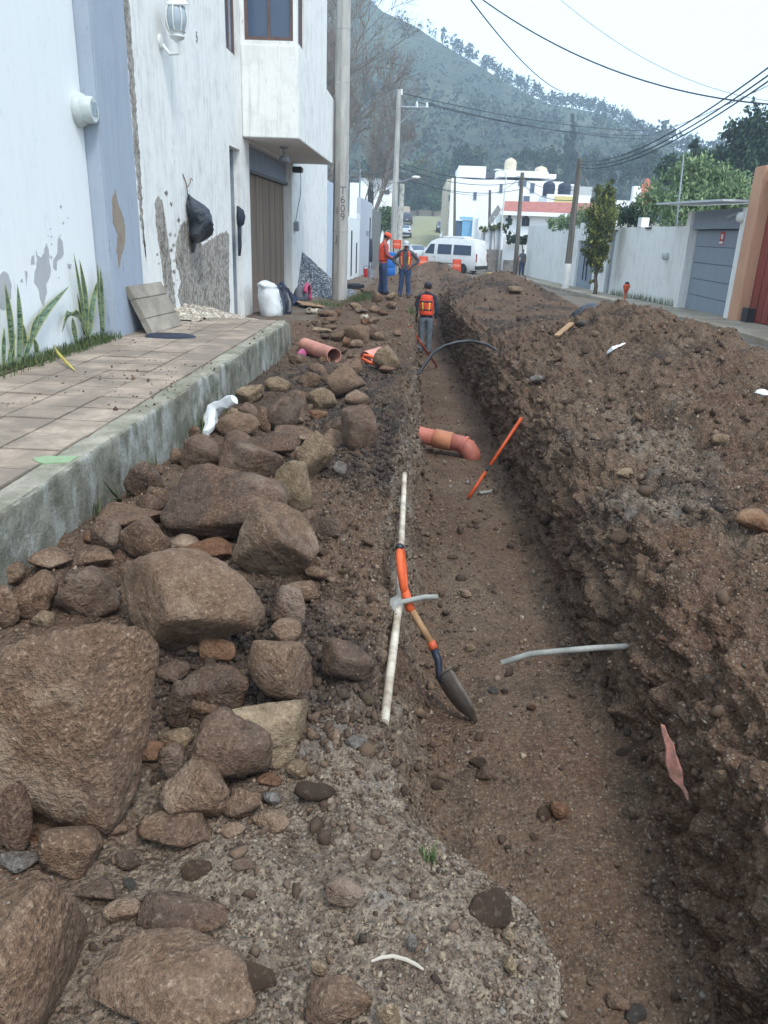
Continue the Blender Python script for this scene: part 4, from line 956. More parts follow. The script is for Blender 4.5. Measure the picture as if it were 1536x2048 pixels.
# bundle of dark clothes, pink bag, cardboard
cz_ = hit(572, 600); cb = (-3.1, 18.6); zz = top(*cb)
solo(blob([(cb[0], cb[1], zz-.03, .2, .5), (cb[0], cb[1], zz+.1, .24, .55), (cb[0]-.05, cb[1]-.1, zz+.25, .18, .4), (cb[0]-.1, cb[1]-.28, zz+.42, .12, .2), (cb[0]-.12, cb[1]-.32, zz+.56, .04, .08)], 24, .09, 5, 31), 'clothes_bundle', mat('navy_cloth', lin(50, 62, 92), .9, .4, 6, .5), 'crumpled navy clothes piled by the garage door', 'clothes')
cb = (-3.05, 20.1); zz = top(*cb)
pb = thing('pink_bag', 'pink rimmed bag beside the dark gravel heap', 'bag', (*cb, zz))
part(blob([(cb[0], cb[1], zz-.02, .16, .4), (cb[0], cb[1], zz+.12, .2, .45), (cb[0], cb[1]-.05, zz+.3, .14, .32), (cb[0], cb[1]-.1, zz+.4, .04, .12)], 20, .05, 6, 33), 'bag_body', mat('grey_bag_cloth', lin(110, 112, 122), .9, .3), pb, smooth=True)
part(MB().tube([(cb[0]+.17, cb[1]+.46*math.cos(a), zz+.1+.32*math.sin(a)) for a in np.linspace(-.3, PI-.5, 12)], .05, 8), 'pink_rim', mat('pink_cloth', lin(196, 84, 122), .8, .3), pb, smooth=True)
cb = (-2.55, 18.2); zz = top(*cb)
o = MB().box(-.28, .28, -.45, .45, 0, .02); o.xf(Matrix.Translation((cb[0], cb[1], zz+.05)) @ Matrix.Rotation(R(20), 4, 'Z') @ Matrix.Rotation(R(6), 4, 'Y')); solo(o, 'cardboard_sheet', mat('cardboard', lin(166, 132, 106), .9, .2), 'flat brown cardboard sheet on the ground by the clothes', 'cardboard', False)
# heaps against the house wall
def heap(name, label, x0, x1, y0, y1, fn, m, nx=60, ny=110, seed=0):
    xs, yy = np.linspace(x0, x1, nx), np.linspace(y0, y1, ny); X, Yg = np.meshgrid(xs, yy)
    base = np.array([[top(a, b_) if a > -3.69 else float(g(b_)) for a in xs] for b_ in yy]) if nx*ny < 9000 else g(Yg)
    Z = base-.05+fn(X, Yg); P = np.stack([X, Yg, Z], -1); Z = Z+.03*fbm(P*9, seed, 3)+.02*fbm(P*30, seed+3, 2); P[..., 2] = Z
    i_ = np.arange(nx*ny).reshape(ny, nx); F = np.stack([i_[:-1, :-1], i_[:-1, 1:], i_[1:, 1:], i_[1:, :-1]], -1).reshape(-1, 4)
    return tag(link(name, mesh_np(name, P.reshape(-1, 3), F, True), m), label, kind='stuff')
def gravel_mat(name, a, b_, c_, sc):
    t = NT(name); p = t.co('Position'); vn = t.n('ShaderNodeTexVoronoi'); vn.inputs['Scale'].default_value = sc; t.l(p, vn.inputs['Vector'])
    vs = t.n('ShaderNodeSeparateColor'); t.l(vn.outputs['Color'], vs.inputs[0])
    return t.done(t.ramp(vs.outputs[0], [(0, a), (.55, b_), (1, c_)]), .95, t.bump(vn.outputs['Distance'], -.9, .04), 0, .15)
DKG = gravel_mat('dark_gravel', lin(58, 62, 70), lin(96, 100, 108), lin(160, 164, 168), 26)
PLG = gravel_mat('plaster_rubble', lin(120, 110, 98), lin(164, 154, 140), lin(206, 198, 184), 30)
heap('gravel_heap', 'dark grey gravel heap against the white wall by the pole', -3.449, -1.9, 21.4, 27.5, lambda X, Y: np.clip(1.28*np.clip(1-np.abs(Y-23.0)/np.where(Y > 23, 4.6, 1.15), 0, 1)*np.clip(1-(X+3.45)/1.5, 0, 1), 0, 2), DKG, 56, 120, 5)
heap('plaster_rubble', 'pale crumbled plaster heaped along the foot of the stucco wall', -3.449, -2.5, 10.82, 15.0, lambda X, Y: .62*np.clip(1-(X+3.45)/.95, 0, 1)*np.clip(1-np.abs(Y-11.4)/3.4, 0, 1)**.7, PLG, 56, 120, 9)
heap('plaster_crumbs', 'thin pale crumbs of plaster on the tiles by the slab', -3.449, -2.9, 10.2, 10.82, lambda X, Y: SWZ-g(Y)+.05+.12*np.clip(1-(X+3.45)/.5, 0, 1)*sstep(10.2, 10.7, Y)-.0, PLG, 30, 40, 10)

# ------------------------------------------------------------------ concrete pole with moulded numerals
def pole(name, label, X, Y, z0, z1, r0, r1, m, n=8, group=None, lean=(0, 0)):
    r = thing(name, label, 'pole', (X, Y, z0), 0, group)
    part(MB().tube([(X+lean[0]*f_*(z1-z0), Y+lean[1]*f_*(z1-z0), z0-.5*(f_ == 0)+(z1-z0)*f_) for f_ in (0, .25, .5, .75, 1)], [r0+(r1-r0)*f_ for f_ in (0, .25, .5, .75, 1)], n), 'shaft', m, r); return r
PB = at_z(680, 598, -.14); PX_, PY_ = float(PB[0])-.02, float(PB[1])
pl = pole('utility_pole', 'thick octagonal concrete utility pole with numerals beside the gravel heap', PX_, PY_, top(PX_, PY_), 11, .215, .15, CONCP)
for k in range(1, 9): part(MB().tube([(PX_, PY_, .45+1.15*k-.014), (PX_, PY_, .45+1.15*k+.014)], .221-.0068*(.45+1.15*k), 8), 'mould_ring', CONCP, pl)
INK2 = mat('dark_incised_numeral', lin(104, 102, 100), .9, .2, 8, .1)
# numerals stacked on the pole faces
def pole_char(s_, xp, yp, size, az):
    q = at_y(xp, yp, PY_-.2); z_ = q[2]; r_ = (.215-.0059*(z_+.2))*.925
    me = text_mesh(s_, size, .004); me.transform(Matrix.Translation((PX_+r_*math.sin(az), PY_-r_*math.cos(az), z_)) @ Matrix.Rotation(az, 4, 'Z') @ Matrix.Rotation(R(90), 4, 'X')); adopt(link('numeral', me, INK2), pl)
for s_, yp in (('T', 382), ('6', 400), ('0', 418), ('9', 435)): pole_char(s_, 694, yp, .27, R(22.5))
for s_, yp in (('1', 422), ('J', 478)): pole_char(s_, 684, yp, .24, R(-22.5))
# ------------------------------------------------------------------ tyre on the ground
q = hit(710, 578); tx, ty = float(q[0]), float(q[1]); tz = top(tx, ty)
tr = thing('old_tyre', 'black tyre lying flat beside the concrete pole', 'tyre', (tx, ty, tz))
prof = [(.20+.0, .0), (.27, -.0), (.31, .03), (.325, .1), (.31, .17), (.27, .2), (.20, .2), (.185, .15), (.22, .1), (.185, .05)]
o = part(MB().lathe(prof+[prof[0]], 30, (tx, ty, tz-.02), cap=False), 'tyre_carcass', mat('tyre_rubber', lin(44, 48, 56), .8, .25), tr); smooth_angle(o)
for k in range(30):
    a = 2*PI*k/30; b_ = MB().box(.318, .335, -.014, .014, .03, .17); b_.xf(Matrix.Translation((tx, ty, tz-.02)) @ Matrix.Rotation(a, 4, 'Z')); part(b_, 'tread_block', BLKHOSE, tr)

# ------------------------------------------------------------------ drain pipes and fittings
def hollow(pts, ro, ri, n=22):
    b_ = MB(); pts = [Vector(p) for p in pts]; rings = []
    dirs = [(pts[min(i+1, len(pts)-1)]-pts[max(i-1, 0)]).normalized() for i in range(len(pts))]
    up = None
    def ring(p, t_, r_):
        a = t_.cross(Vector((0, 0, 1))); a = a.normalized() if a.length > 1e-3 else Vector((1, 0, 0)); c = a.cross(t_)
        return [p+(a*math.cos(2*PI*k/n)+c*math.sin(2*PI*k/n))*r_ for k in range(n)]
    for p, t_ in zip(pts, dirs): rings.append(ring(p, t_, ro))
    for p, t_ in list(zip(pts, dirs))[::-1]: rings.append(ring(p, t_, ri))
    rings.append(rings[0]); return b_.loft(rings, cap=False)
A_ = at_z(612, 688, .14); B_ = at_z(668, 717, .10)
dv = (B_-A_)/np.linalg.norm(B_-A_); A_ = A_-dv*.05
for q_ in (A_, B_): q_[2] = top(q_[0], q_[1])+.085
solo(hollow([A_, B_], .1, .092), 'drain_pipe', TERRAP, 'long loose terracotta drain pipe lying beyond the kerb', 'pipe')
C_ = at_z(746, 716, .12); C_[2] = top(C_[0], C_[1])+.085
solo(hollow([C_+np.array([-.09, -.11, -.01]), C_+np.array([.1, .14, .02])], .1, .092), 'pipe_offcut', TERRAP, 'short terracotta pipe offcut with its open end showing', 'pipe')
q = at_z(604, 706, .06); zz = top(q[0], q[1])
solo(blob([(q[0], q[1], zz-.02, .05, .05), (q[0], q[1], zz+.03, .06, .06), (q[0], q[1], zz+.08, .02, .03)], 12, .03, 12, 41), 'pink_wrapper', mat('pink_film', lin(190, 100, 140), .5, .2), 'small pink wrapper behind the long drain pipe', 'wrapper')
# red scoop with orange loop handle
q = hit(752, 736); zz = q[2]
sc = thing('red_scoop', 'red plastic scoop with an orange loop handle before the pipe offcut', 'scoop', q)
b_ = MB().lathe([(.02, 0), (.045, .01), (.055, .07), (.048, .07), (.04, .02)], 16); b_.xf(Matrix.Translation((q[0]+.05, q[1], zz+.06)) @ Matrix.Rotation(R(70), 4, 'X') @ Matrix.Rotation(R(15), 4, 'Y')); part(b_, 'scoop_bowl', RED, sc, smooth=True)
part(MB().tube([(q[0]+.02, q[1]-.03, zz+.09), (q[0]-.06, q[1]-.02, zz+.14), (q[0]-.15, q[1], zz+.15), (q[0]-.17, q[1]-.01, zz+.11), (q[0]-.08, q[1]-.03, zz+.07), (q[0]+.01, q[1]-.04, zz+.05)], .018, 8), 'handle', ORANGE, sc, smooth=True)
# white fittings
def fitting(x, y, label, size=1.0, ang=0, z=None):
    q = hit(x, y); zz = q[2]+.05*size
    t_ = thing('pipe_fitting', label, 'fitting', q, ang, 'white pipe fittings'); s = size
    o = hollow([(-.1*s, 0, .05*s), (.1*s, 0, .05*s)], .05*s, .042*s, 16).build('sleeve', WHITEPVC, t_, smooth=False); smooth_angle(o)
    o = hollow([(.08*s, 0, .05*s), (.13*s, 0, .05*s)], .062*s, .052*s, 16).build('collar', WHITEPVC, t_); smooth_angle(o)
    o = hollow([(-.02*s, -.03*s, .06*s), (-.02*s, -.10*s, .08*s)], .05*s, .042*s, 16).build('branch', WHITEPVC, t_); smooth_angle(o); return t_
fitting(846, 700, 'white pipe tee at the trench edge crossed by an orange bar', 1.45, R(25))
fitting(727, 640, 'white pipe elbow alone on the far rubble', .9, R(100)); fitting(624, 628, 'white pipe stub near the end of the raised sidewalk', 1.1, R(-15))
# two orange steel bars
def bar(P, Q, r, label, joint=None):
    P, Q = np.array(P, float), np.array(Q, float); t_ = thing('orange_bar', label, 'bar', Q)
    if joint is None: part(MB().tube([P, Q], r, 10), 'rod', ORANGED, t_, smooth=True)
    else:
        part(MB().tube([P, P+(Q-P)*joint], r, 10), 'rod', ORANGED, t_, smooth=True); part(MB().tube([P+(Q-P)*(joint-.01), P+(Q-P)*(joint+.09)], r*.7, 8), 'joint', BLUEBLK, t_, smooth=True)
        part(MB().tube([P+(Q-P)*(joint+.08), Q], r*1.05, 10), 'rod', ORANGED, t_, smooth=True)
    return t_
q1 = hit(1040, 846); q2 = at_z(934, 1008, -.66); q2 = hit(936, 1000)
bar(q1+np.array([.01, 0, .05]), q2+np.array([0, 0, .02]), .016, 'orange bar leaning on the spoil side of the trench past the shovel', .6)
q3 = at_z(820, 656, .03); q4 = hit(874, 735)
bar(q3, q4+np.array([0, 0, .02]), .024, 'orange bar standing in the trench before the worker')
# grey stub in the wall beside the bar
q = hit(962, 990); solo(MB().tube([q+np.array([-.02, 0, .02]), q+np.array([.1, .06, .02])], .016, 10), 'conduit_stub', GREYHOSE, 'short grey conduit stub behind the nearer orange bar', 'conduit')
# black hose arching over the trench
solo(MB().tube([at_y(x, y, Y) for x, y, Y in ((836, 750, 11.0), (850, 728, 11.2), (866, 706, 11.4), (888, 692, 11.6), (915, 684, 11.7), (945, 682, 11.7), (975, 690, 11.6), (1003, 708, 11.5), (1022, 728, 11.4), (1038, 750, 11.3))], .022, 10), 'black_hose', BLKHOSE, 'black hose arching across the trench', 'hose')
# terracotta drain with elbow crossing the floor
p0, p1, p2 = at_z(832, 868, -.60), at_z(905, 884, -.64), at_z(938, 897, -.69)
dp = thing('sewer_pipe', 'terracotta sewer pipe with elbow crossing the trench floor', 'pipe', p1)
d0 = p1-p0; d0 /= np.linalg.norm(d0); R0 = .098
part(MB().tube([p0-d0*.35, p0, p0+(p1-p0)*.55], R0, 22), 'pipe_run', TERRA, dp, smooth=True)
part(MB().tube([p0+(p1-p0)*.5, p0+(p1-p0)*.52, p0+(p1-p0)*.96, p0+(p1-p0)*1.0], [R0+.004, R0+.014, R0+.012, R0+.004], 22), 'coupling', mat('tan_pvc', lin(186, 124, 92), .55, .2), dp, smooth=True)
part(MB().tube([p1-d0*.02, p1+d0*.1, p1+d0*.18+np.array([0, 0, -.03]), p1+d0*.24+np.array([0, -.02, -.1]), p1+d0*.26+np.array([0, -.02, -.2])], [R0, R0, R0+.012, R0+.008, R0], 22), 'elbow', TERRA, dp, smooth=True)
part(MB().tube([p1+d0*.12, p1+d0*.15+np.array([0, 0, -.01])], R0+.016, 22), 'elbow_rim', TERRA, dp, smooth=True)
# white water pipe along the bank, broken in the middle
def on_pipe(x, y, z=-.10): return at_z(x, y, z)
a1, a2 = on_pipe(768, 1446, -.09), on_pipe(798, 1206, -.08)
solo(MB().tube([a1, a1+(a2-a1)*.3, a1+(a2-a1)*.6, a2], .019, 12), 'water_pipe', WHITEPVC, 'white water pipe in the trench bank nearest the camera', 'pipe')
a1, a2 = on_pipe(797, 1205, -.08), on_pipe(809, 948, -.07)
solo(MB().tube([a1, a1+(a2-a1)*.33, a1+(a2-a1)*.66, a2], .019, 12), 'water_pipe', WHITEPVC, 'white water pipe in the trench bank behind the shovel grip', 'pipe')
q = on_pipe(790, 1215, -.09); solo(MB().tube([at_z(800, 1205, -.06), at_z(822, 1200, -.04), at_z(850, 1194, -.03), at_z(876, 1194, -.02)], .013, 10), 'conduit_end', GREYHOSE, 'short grey conduit crossing behind the shovel shaft', 'conduit')
b_ = blob([(q[0], q[1], q[2]-.03, .03, .05), (q[0], q[1], q[2]+.02, .045, .07), (q[0]+.01, q[1], q[2]+.05, .02, .03)], 14, .03, 14, 55); solo(b_, 'clamp_saddle', GREYHOSE, 'muddy grey clamp on the white water pipe', 'clamp')
w0 = hit(1252, 1293); solo(MB().tube([w0+np.array([.05, 0, 0]), at_y(1250, 1293, w0[1]), at_y(1190, 1296, w0[1]-.01), at_y(1120, 1302, w0[1]-.02), at_y(1060, 1308, w0[1]-.03), at_y(1003, 1326, w0[1]-.03)], .0145, 12), 'grey_conduit', GREYHOSE, 'long grey conduit sticking out of the trench wall near the shovel', 'conduit')

# ------------------------------------------------------------------ shovel
S0 = at_z(803, 1097, .16); S1 = hit(951, 1449)+np.array([0, 0, .005])
def along(px_, py_, f_): 
    """the point at that pixel whose distance lies the fraction f_ of the way from grip to tip"""
    v = ray(px_, py_); t0 = np.linalg.norm(S0-EYE)/np.linalg.norm(ray(803, 1097)); t1 = np.linalg.norm(S1-EYE)/np.linalg.norm(ray(951, 1449)); return EYE+v*(t0+(t1-t0)*f_)
sh = thing('shovel', 'round point shovel with orange grip standing against the trench bank', 'shovel', S1)
g0, g1, g2 = along(800, 1097, 0), along(808, 1180, .22), along(822, 1222, .34)
sidev = Vector(WM[:, 0])*1.0
vdir = Vector(ray(810, 1140)).normalized()
wd = (sidev*.13+vdir*.98).normalized()                                  # the grip is seen nearly edge on
gl = []
for a in np.linspace(0, 2*PI, 20, endpoint=False):
    u, v_ = math.cos(a)*.052, .5-.5*math.sin(a)
    gl.append(Vector(g0)+(Vector(g1)-Vector(g0))*v_+wd*u*(1.0 if v_ < .5 else 1.15-.3*v_))
part(MB().tube(gl+[gl[0]], .019, 8, cap=False), 'grip', ORANGE, sh, smooth=True)
part(MB().tube([Vector(g0)-wd*.036+Vector((0, 0, .004)), Vector(g0)+Vector((0, 0, .01)), Vector(g0)+wd*.036+Vector((0, 0, .004))], .0195, 8), 'grip_pad', BLKHOSE, sh, smooth=True)
part(MB().tube([along(808, 1176, .21), along(815, 1200, .28), g2], [.02, .024, .021], 12), 'grip_socket', ORANGE, sh, smooth=True)
h1 = along(864, 1288, .54); part(MB().tube([along(818, 1212, .31), h1], .0175, 12), 'shaft', SHAFT, sh, smooth=True)
part(MB().tube([along(862, 1283, .53), along(868, 1298, .57)], .021, 12), 'collar', ORANGE, sh, smooth=True)
k1, k2, k3 = along(867, 1296, .565), along(877, 1322, .64), along(878, 1348, .70)
part(MB().tube([k1, k2, k3, along(884, 1366, .76)], [.019, .019, .017, .012], 12), 'socket', BLUEBLK, sh, smooth=True)
bs = Vector(along(876, 1352, .71)); tp = Vector(S1); ax = (tp-bs); Lb = ax.length; ax.normalize()
wv_ = (vdir*.85-sidev*.55); wv_ = (wv_-ax*wv_.dot(ax)).normalized(); nv_ = ax.cross(wv_).normalized()
if nv_.z < 0: nv_ = -nv_
V = []; NU, NVb = 13, 15
for i in range(NVb):
    f_ = i/(NVb-1); hw = .1*min(1, (f_/.04+.75) if f_ < .01 else 1)*(1-max(0, (f_-.45)/.55)**2.1)
    for j in range(NU):
        u = -1+2*j/(NU-1); V.append(bs+ax*(Lb*f_)+wv_*(hw*u)+nv_*(.035*u*u*(1-.6*f_)-.012*math.sin(PI*f_)))
F = [(i*NU+j, i*NU+j+1, (i+1)*NU+j+1, (i+1)*NU+j) for i in range(NVb-1) for j in range(NU-1)]
bl = part(MB().add(V, F), 'blade', STEEL, sh, smooth=True); md = bl.modifiers.new('thickness', 'SOLIDIFY'); md.thickness = .004
part(MB().tube([bs-wv_*.1+nv_*.035, bs-wv_*.03, bs+wv_*.03, bs+wv_*.1+nv_*.035], .006, 6), 'step_edge', STEEL, sh, smooth=True)

# ------------------------------------------------------------------ rags, cloth, roots and scraps
def ribbon(pts, widths, m, name, label, cat, wdir, crumple=.03, seed=0, fr=9, nu=9, sub=6, th=.004):
    pts = [Vector(p) for p in pts]; P = []
    for i in range(len(pts)-1):
        for k in range(sub): P.append((pts[i].lerp(pts[i+1], k/sub), widths[i]+(widths[i+1]-widths[i])*k/sub))
    P.append((pts[-1], widths[-1])); V = []
    for (p, w_) in P:
        for j in range(nu): V.append(p+Vector(wdir)*(w_*(-.5+j/(nu-1))))
    V = np.array(V); V += crumple*np.stack([fbm(V*fr+3, seed, 3), fbm(V*fr+9, seed+1, 3), fbm(V*fr+17, seed+2, 3)], -1)
    F = [(i*nu+j, i*nu+j+1, (i+1)*nu+j+1, (i+1)*nu+j) for i in range(len(P)-1) for j in range(nu-1)]
    o = solo(MB().add(V, F), name, m, label, cat); md = o.modifiers.new('thickness', 'SOLIDIFY'); md.thickness = th; return o
X_ = float(hit(1350, 1530)[0])-.03
ribbon([at_x(x, y, X_-.0*k) for k, (x, y) in enumerate(((1328, 1450), (1338, 1490), (1346, 1530), (1352, 1568), (1368, 1590), (1376, 1604)))], [.02, .055, .085, .075, .04, .012], PINKCL, 'torn_cloth', 'torn faded pink cloth hanging from the trench wall', 'cloth', (-.3, .85, -.2), .02, 5)
cl = [at_z(x, y, z) for x, y, z in ((414, 866, .06), (420, 840, .12), (430, 818, .2), (444, 806, .26), (466, 796, .32))]
for p_ in cl: p_[0] = max(p_[0], -1.71)
b_ = MB(); rr_ = [.03, .055, .06, .05, .035]
P_ = [Vector(p_) for p_ in cl]
b_.tube([P_[0], P_[0].lerp(P_[1], .5), P_[1], P_[1].lerp(P_[2], .5), P_[2], P_[2].lerp(P_[3], .5), P_[3], P_[3].lerp(P_[4], .5), P_[4]], [.02, .045, .055, .06, .06, .055, .045, .05, .03], 26)
Vn = np.array(b_.V); b_.V = [tuple(v) for v in Vn+.045*np.stack([fbm(Vn*13, 3, 3), fbm(Vn*13+5, 4, 3), fbm(Vn*13+9, 5, 3)], -1)]
solo(b_, 'white_cloth', WHITECL, 'crumpled white plastic sacking draped against the kerb', 'cloth')
q = [hit(x, y)+np.array([0, 0, .008]) for x, y in ((742, 1928), (762, 1920), (786, 1917), (812, 1924), (832, 1934), (846, 1944))]
solo(MB().tube(q, [.003, .0045, .005, .005, .0045, .003], 7), 'dry_root', mat('pale_root', lin(190, 180, 166), .9, .2), 'pale dry twig lying on the gravel ledge', 'twig')
q = [hit(x, y)+np.array([0, 0, .03]) for x, y in ((1214, 712), (1224, 703), (1236, 698), (1250, 692))]
ribbon(q, [.05, .09, .06, .04], WHITECL, 'white_scrap', 'white plastic scrap on top of the nearer spoil heap', 'scrap', (.2, .9, .3), .03, 15)
q1, q2 = hit(1113, 678), hit(1143, 652)
b_ = MB().box(-.04, .04, 0, float(np.linalg.norm(q2-q1)), 0, .02); dirv = Vector(q2-q1).normalized(); b_.xf(Matrix.Translation(q1+np.array([0, 0, .03])) @ dirv.to_track_quat('Y', 'Z').to_matrix().to_4x4()); solo(b_, 'wood_splinter', SHAFT, 'broken tan plank splinter stuck in the spoil heap', 'plank', False)
q = hit(1526, 790); solo(blob([(q[0], q[1], q[2]-.01, .03, .04), (q[0], q[1], q[2]+.015, .04, .055), (q[0], q[1]+.01, q[2]+.03, .025, .035), (q[0], q[1]+.015, q[2]+.045, .01, .015)], 28, .08, 16, 65), 'white_bag_scrap', WHITECL, 'white plastic scrap at the right edge of the spoil heap', 'scrap')

# ================================================================== RIGHT SIDE OF THE STREET
t = NT('pale_pavement'); p = t.co('Position'); n1, n2 = t.noise(p, 1.2, 5, .65), t.noise(p, 14, 4, .7)
col = t.mix(t.gray(n1, .38, .66), lin(168, 160, 146), lin(140, 128, 112)); col = t.mix(t.gray(n2, .5, .72, 0, .5), col, lin(112, 102, 90))
PAVM = t.done(col, .93, t.bump(n2, .4, .01), 0, .2)
YW = list(np.arange(4, 58.1, 2.0)); V = []; F = []
for yv in YW:
    z = float(g(yv))
    for (xv, zz) in ((6.18, z-.15), (6.2, z+.1), (6.23, z+.125), (7.5, z+.14)): V.append((xv, yv, zz))
for j in range(len(YW)-1):
    for i in range(3): F.append((j*4+i, j*4+i+1, (j+1)*4+i+1, (j+1)*4+i))
tag(link('pavement', mesh_np('pavement', V, F), PAVM), 'pale concrete pavement along the right hand wall', kind='structure')
WHITE_R = wall_paint('mouldy_white_wall', lin(236, 237, 234), lin(172, 172, 166), .5, 1.5, .25)
WHITE_F = wall_paint('clean_far_white', lin(242, 243, 244), lin(216, 220, 224), .3, 1, .1)
ORW = wall_paint('orange_render', lin(206, 160, 132), lin(182, 138, 114), .5, 2, .25)
REDG = mat('dull_red_gate', lin(146, 72, 62), .6, .25, 2, .2, stretch=(3, 3, .4))
GDOOR = wall_paint('grey_blue_sheet', lin(146, 156, 168), lin(124, 134, 148), .45, 2, .1)
X7 = 7.2
def rbox(par, name, x0, x1, y0, y1, z0, z1, m, **k): return part(MB().box(x0, x1, y0, y1, z0, z1), name, m, par, **k)
# orange house with red gate
oh = thing('orange_house', 'orange rendered gateway with dull red metal gate at the right edge', 'gateway', (X7, 17, -.05))
rbox(oh, 'pillar', 7.08, 7.7, 17.75, 18.32, -.6, 3.22, ORW, bevel=.02); rbox(oh, 'wall', 7.71, 12, 8, 18.3, -.6, 3.2, ORW); rbox(oh, 'lintel', 7.15, 7.7, 9, 17.74, 2.9, 3.2, ORW)
gt = rbox(oh, 'gate', 7.3, 7.34, 9, 17.74, .05, 2.89, REDG)
for k in range(28): rbox(gt, 'rib', 7.27-.004*(k % 2), 7.299, 9.05+k*.305, 9.05+k*.305+.27, .1, 2.85, REDG)
rbox(oh, 'dark_opening', 7.1, 7.25, 17.3, 17.6, -.1, .35, DARKMET)
# garage with grey sectional door under a canopy
ga = thing('garage_front', 'grey sectional garage door with a red sign under a thin canopy', 'garage', (X7, 20, -.05))
rbox(ga, 'post', 7.1, 7.45, 18.34, 18.62, -.6, 2.42, WHITE_R); rbox(ga, 'post', 7.1, 7.45, 22.02, 22.35, -.6, 2.42, WHITE_R)
rbox(ga, 'lintel', 7.18, 7.4, 18.63, 22.01, 1.98, 2.42, GDOOR); rbox(ga, 'rear_block', 7.5, 12, 18.35, 23, -.6, 2.4, WHITE_R)
dr = rbox(ga, 'garage_door', 7.36, 7.4, 18.63, 22.01, -.2, 1.97, DARKMET)
for k in range(5): rbox(dr, 'door_panel', 7.315, 7.359, 18.65, 21.99, -.06+k*.405, -.06+k*.405+.393, GDOOR, bevel=.004)
sg = rbox(dr, 'notice', 7.305, 7.314, 20.0, 20.28, 1.62, 1.92, mat('red_notice', lin(196, 70, 66), .6, .1)); rbox(sg, 'notice_text_strip', 7.300, 7.3045, 20.02, 20.26, 1.64, 1.70, WHITEPL); rbox(sg, 'notice_emblem', 7.300, 7.3045, 20.08, 20.2, 1.75, 1.86, WHITEPL)
q = MB().box(6.55, 7.6, 18.4, 23.6, 2.5, 2.545); q.xf(Matrix.Translation((0, 0, .07)) @ Matrix.Translation((7, 21, 2.5)) @ Matrix.Rotation(R(1.0), 4, 'X') @ Matrix.Translation((-7, -21, -2.5))); part(q, 'canopy', mat('pale_sheet', lin(206, 212, 216), .6, .15), ga)
lb = part(blob([(7.05, 18.55, 2.1, .03, .03), (7.05, 18.55, 2.15, .09, .09), (7.05, 18.55, 2.25, .09, .09), (7.05, 18.55, 2.32, .05, .05)], 14, 0, 1, 1), 'globe_lamp', WHITEPL, ga, smooth=True); part(MB().tube([(7.05, 18.7, 2.3), (6.95, 19.0, 2.2)], .045, 8), 'camera_tube', GREYMET, ga)
# the white wall with its doors
rw = thing('white_street_wall', 'long mould streaked white wall with grey doors along the right pavement', 'wall', (X7, 30, -.3))
us = [22.36, 30.6, 31.5, 33.9, 37.7, 46, 56.0]; vs = [-1.6, 1.55, 1.9, 2.06, 2.3]
wr = wall_slab('wall', 'x', X7, X7+.25, us, vs, [(30.6, 31.5, -1.6, 1.9), (33.9, 37.7, -1.6, 1.55), (22.3, 33.9, 2.06, 2.3), (37.7, 46, 2.06, 2.3)], WHITE_R, None); adopt(wr, rw)
for y_ in (27.2, 31.6, 32.6): rbox(rw, 'coping_block', X7-.03, X7+.22, y_, y_+.45, 2.061, 2.36, WHITE_R)
rbox(rw, 'ledge', X7-.06, X7-.002, 30.4, 31.8, 1.92, 1.98, DARKMET); rbox(rw, 'ledge', X7-.05, X7-.002, 26.0, 26.6, 2.0, 2.05, DARKMET)
d1 = rbox(rw, 'door', X7+.1, X7+.16, 33.92, 37.68, -1.5, 1.54, GDOOR)
for y_ in (35.4, 36.1): d1h = part(MB().tube([(X7+.05, y_, -.1), (X7+.05, y_, 1.2)], .025, 6), 'handle', BLUEBLK, d1)
rbox(d1, 'lock', X7+.06, X7+.099, 35.7, 35.85, .5, .7, DARKMET)
d2 = rbox(rw, 'narrow_door', X7+.12, X7+.18, 30.62, 31.48, -1.4, 1.89, GDOOR)
for k in range(9): rbox(d2, 'rail', X7+.1, X7+.119, 30.64, 31.46, -.25+k*.23, -.22+k*.23, GREYMET)
part(xdisc(MB(), [(.12, 0), (.12, -.1), (.09, -.16)], *at_x(1336, 512, X7)[1:], X7), 'wall_meter', GREYPL, rw)
for y_ in (41.8, 44.5, 50): rbox(rw, 'pilaster_line', X7-.012, X7-.001, y_, y_+.12, -1.5, 2.02, WHITE_R)
mq = at_x(1352, 452, X7+.1); solo(MB().tube([mq, at_y(1367, 316, mq[1])], [.03, .022], 6), 'thin_mast', GREYMET, 'thin grey mast rising behind the white wall beside the canopy', 'mast')
# far poles on the right pavement
OLDWOOD = mat('dark_wood_pole', lin(112, 106, 98), .9, .3, 2, .3, stretch=(3, 3, .3))
def spole(xb, yb, xt, yt, X, r0, r1, m, label):
    Bq = at_x(xb, yb, X); Y = float(Bq[1]); T = at_y(xt, yt, Y); z0 = float(g(Y))+.1
    return pole('street_pole', label, X, Y, z0, float(T[2]), r0, r1, m, 8, 'poles along the right pavement', lean=((T[0]-X)/(T[2]-z0), 0))
p2_ = spole(1130, 585, 1160, 318, 6.35, .15, .11, OLDWOOD, 'tall grey pole in front of the grey double door')
part(MB().tube([(6.35, float(p2_.location.y), float(p2_.location.z)-.05), (6.355, float(p2_.location.y), float(p2_.location.z)+1.05)], [.155, .153], 8), 'white_band', WHITE_R, p2_)
spole(1030, 547, 1045, 345, 6.35, .16, .12, OLDWOOD, 'dark pole beside the man on the pavement'); spole(977, 528, 980, 380, 6.0, .15, .11, OLDWOOD, 'dark pole behind the white van'); spole(908, 518, 910, 352, 3.1, .15, .1, OLDWOOD, 'slim pole at the corner of the big white building')
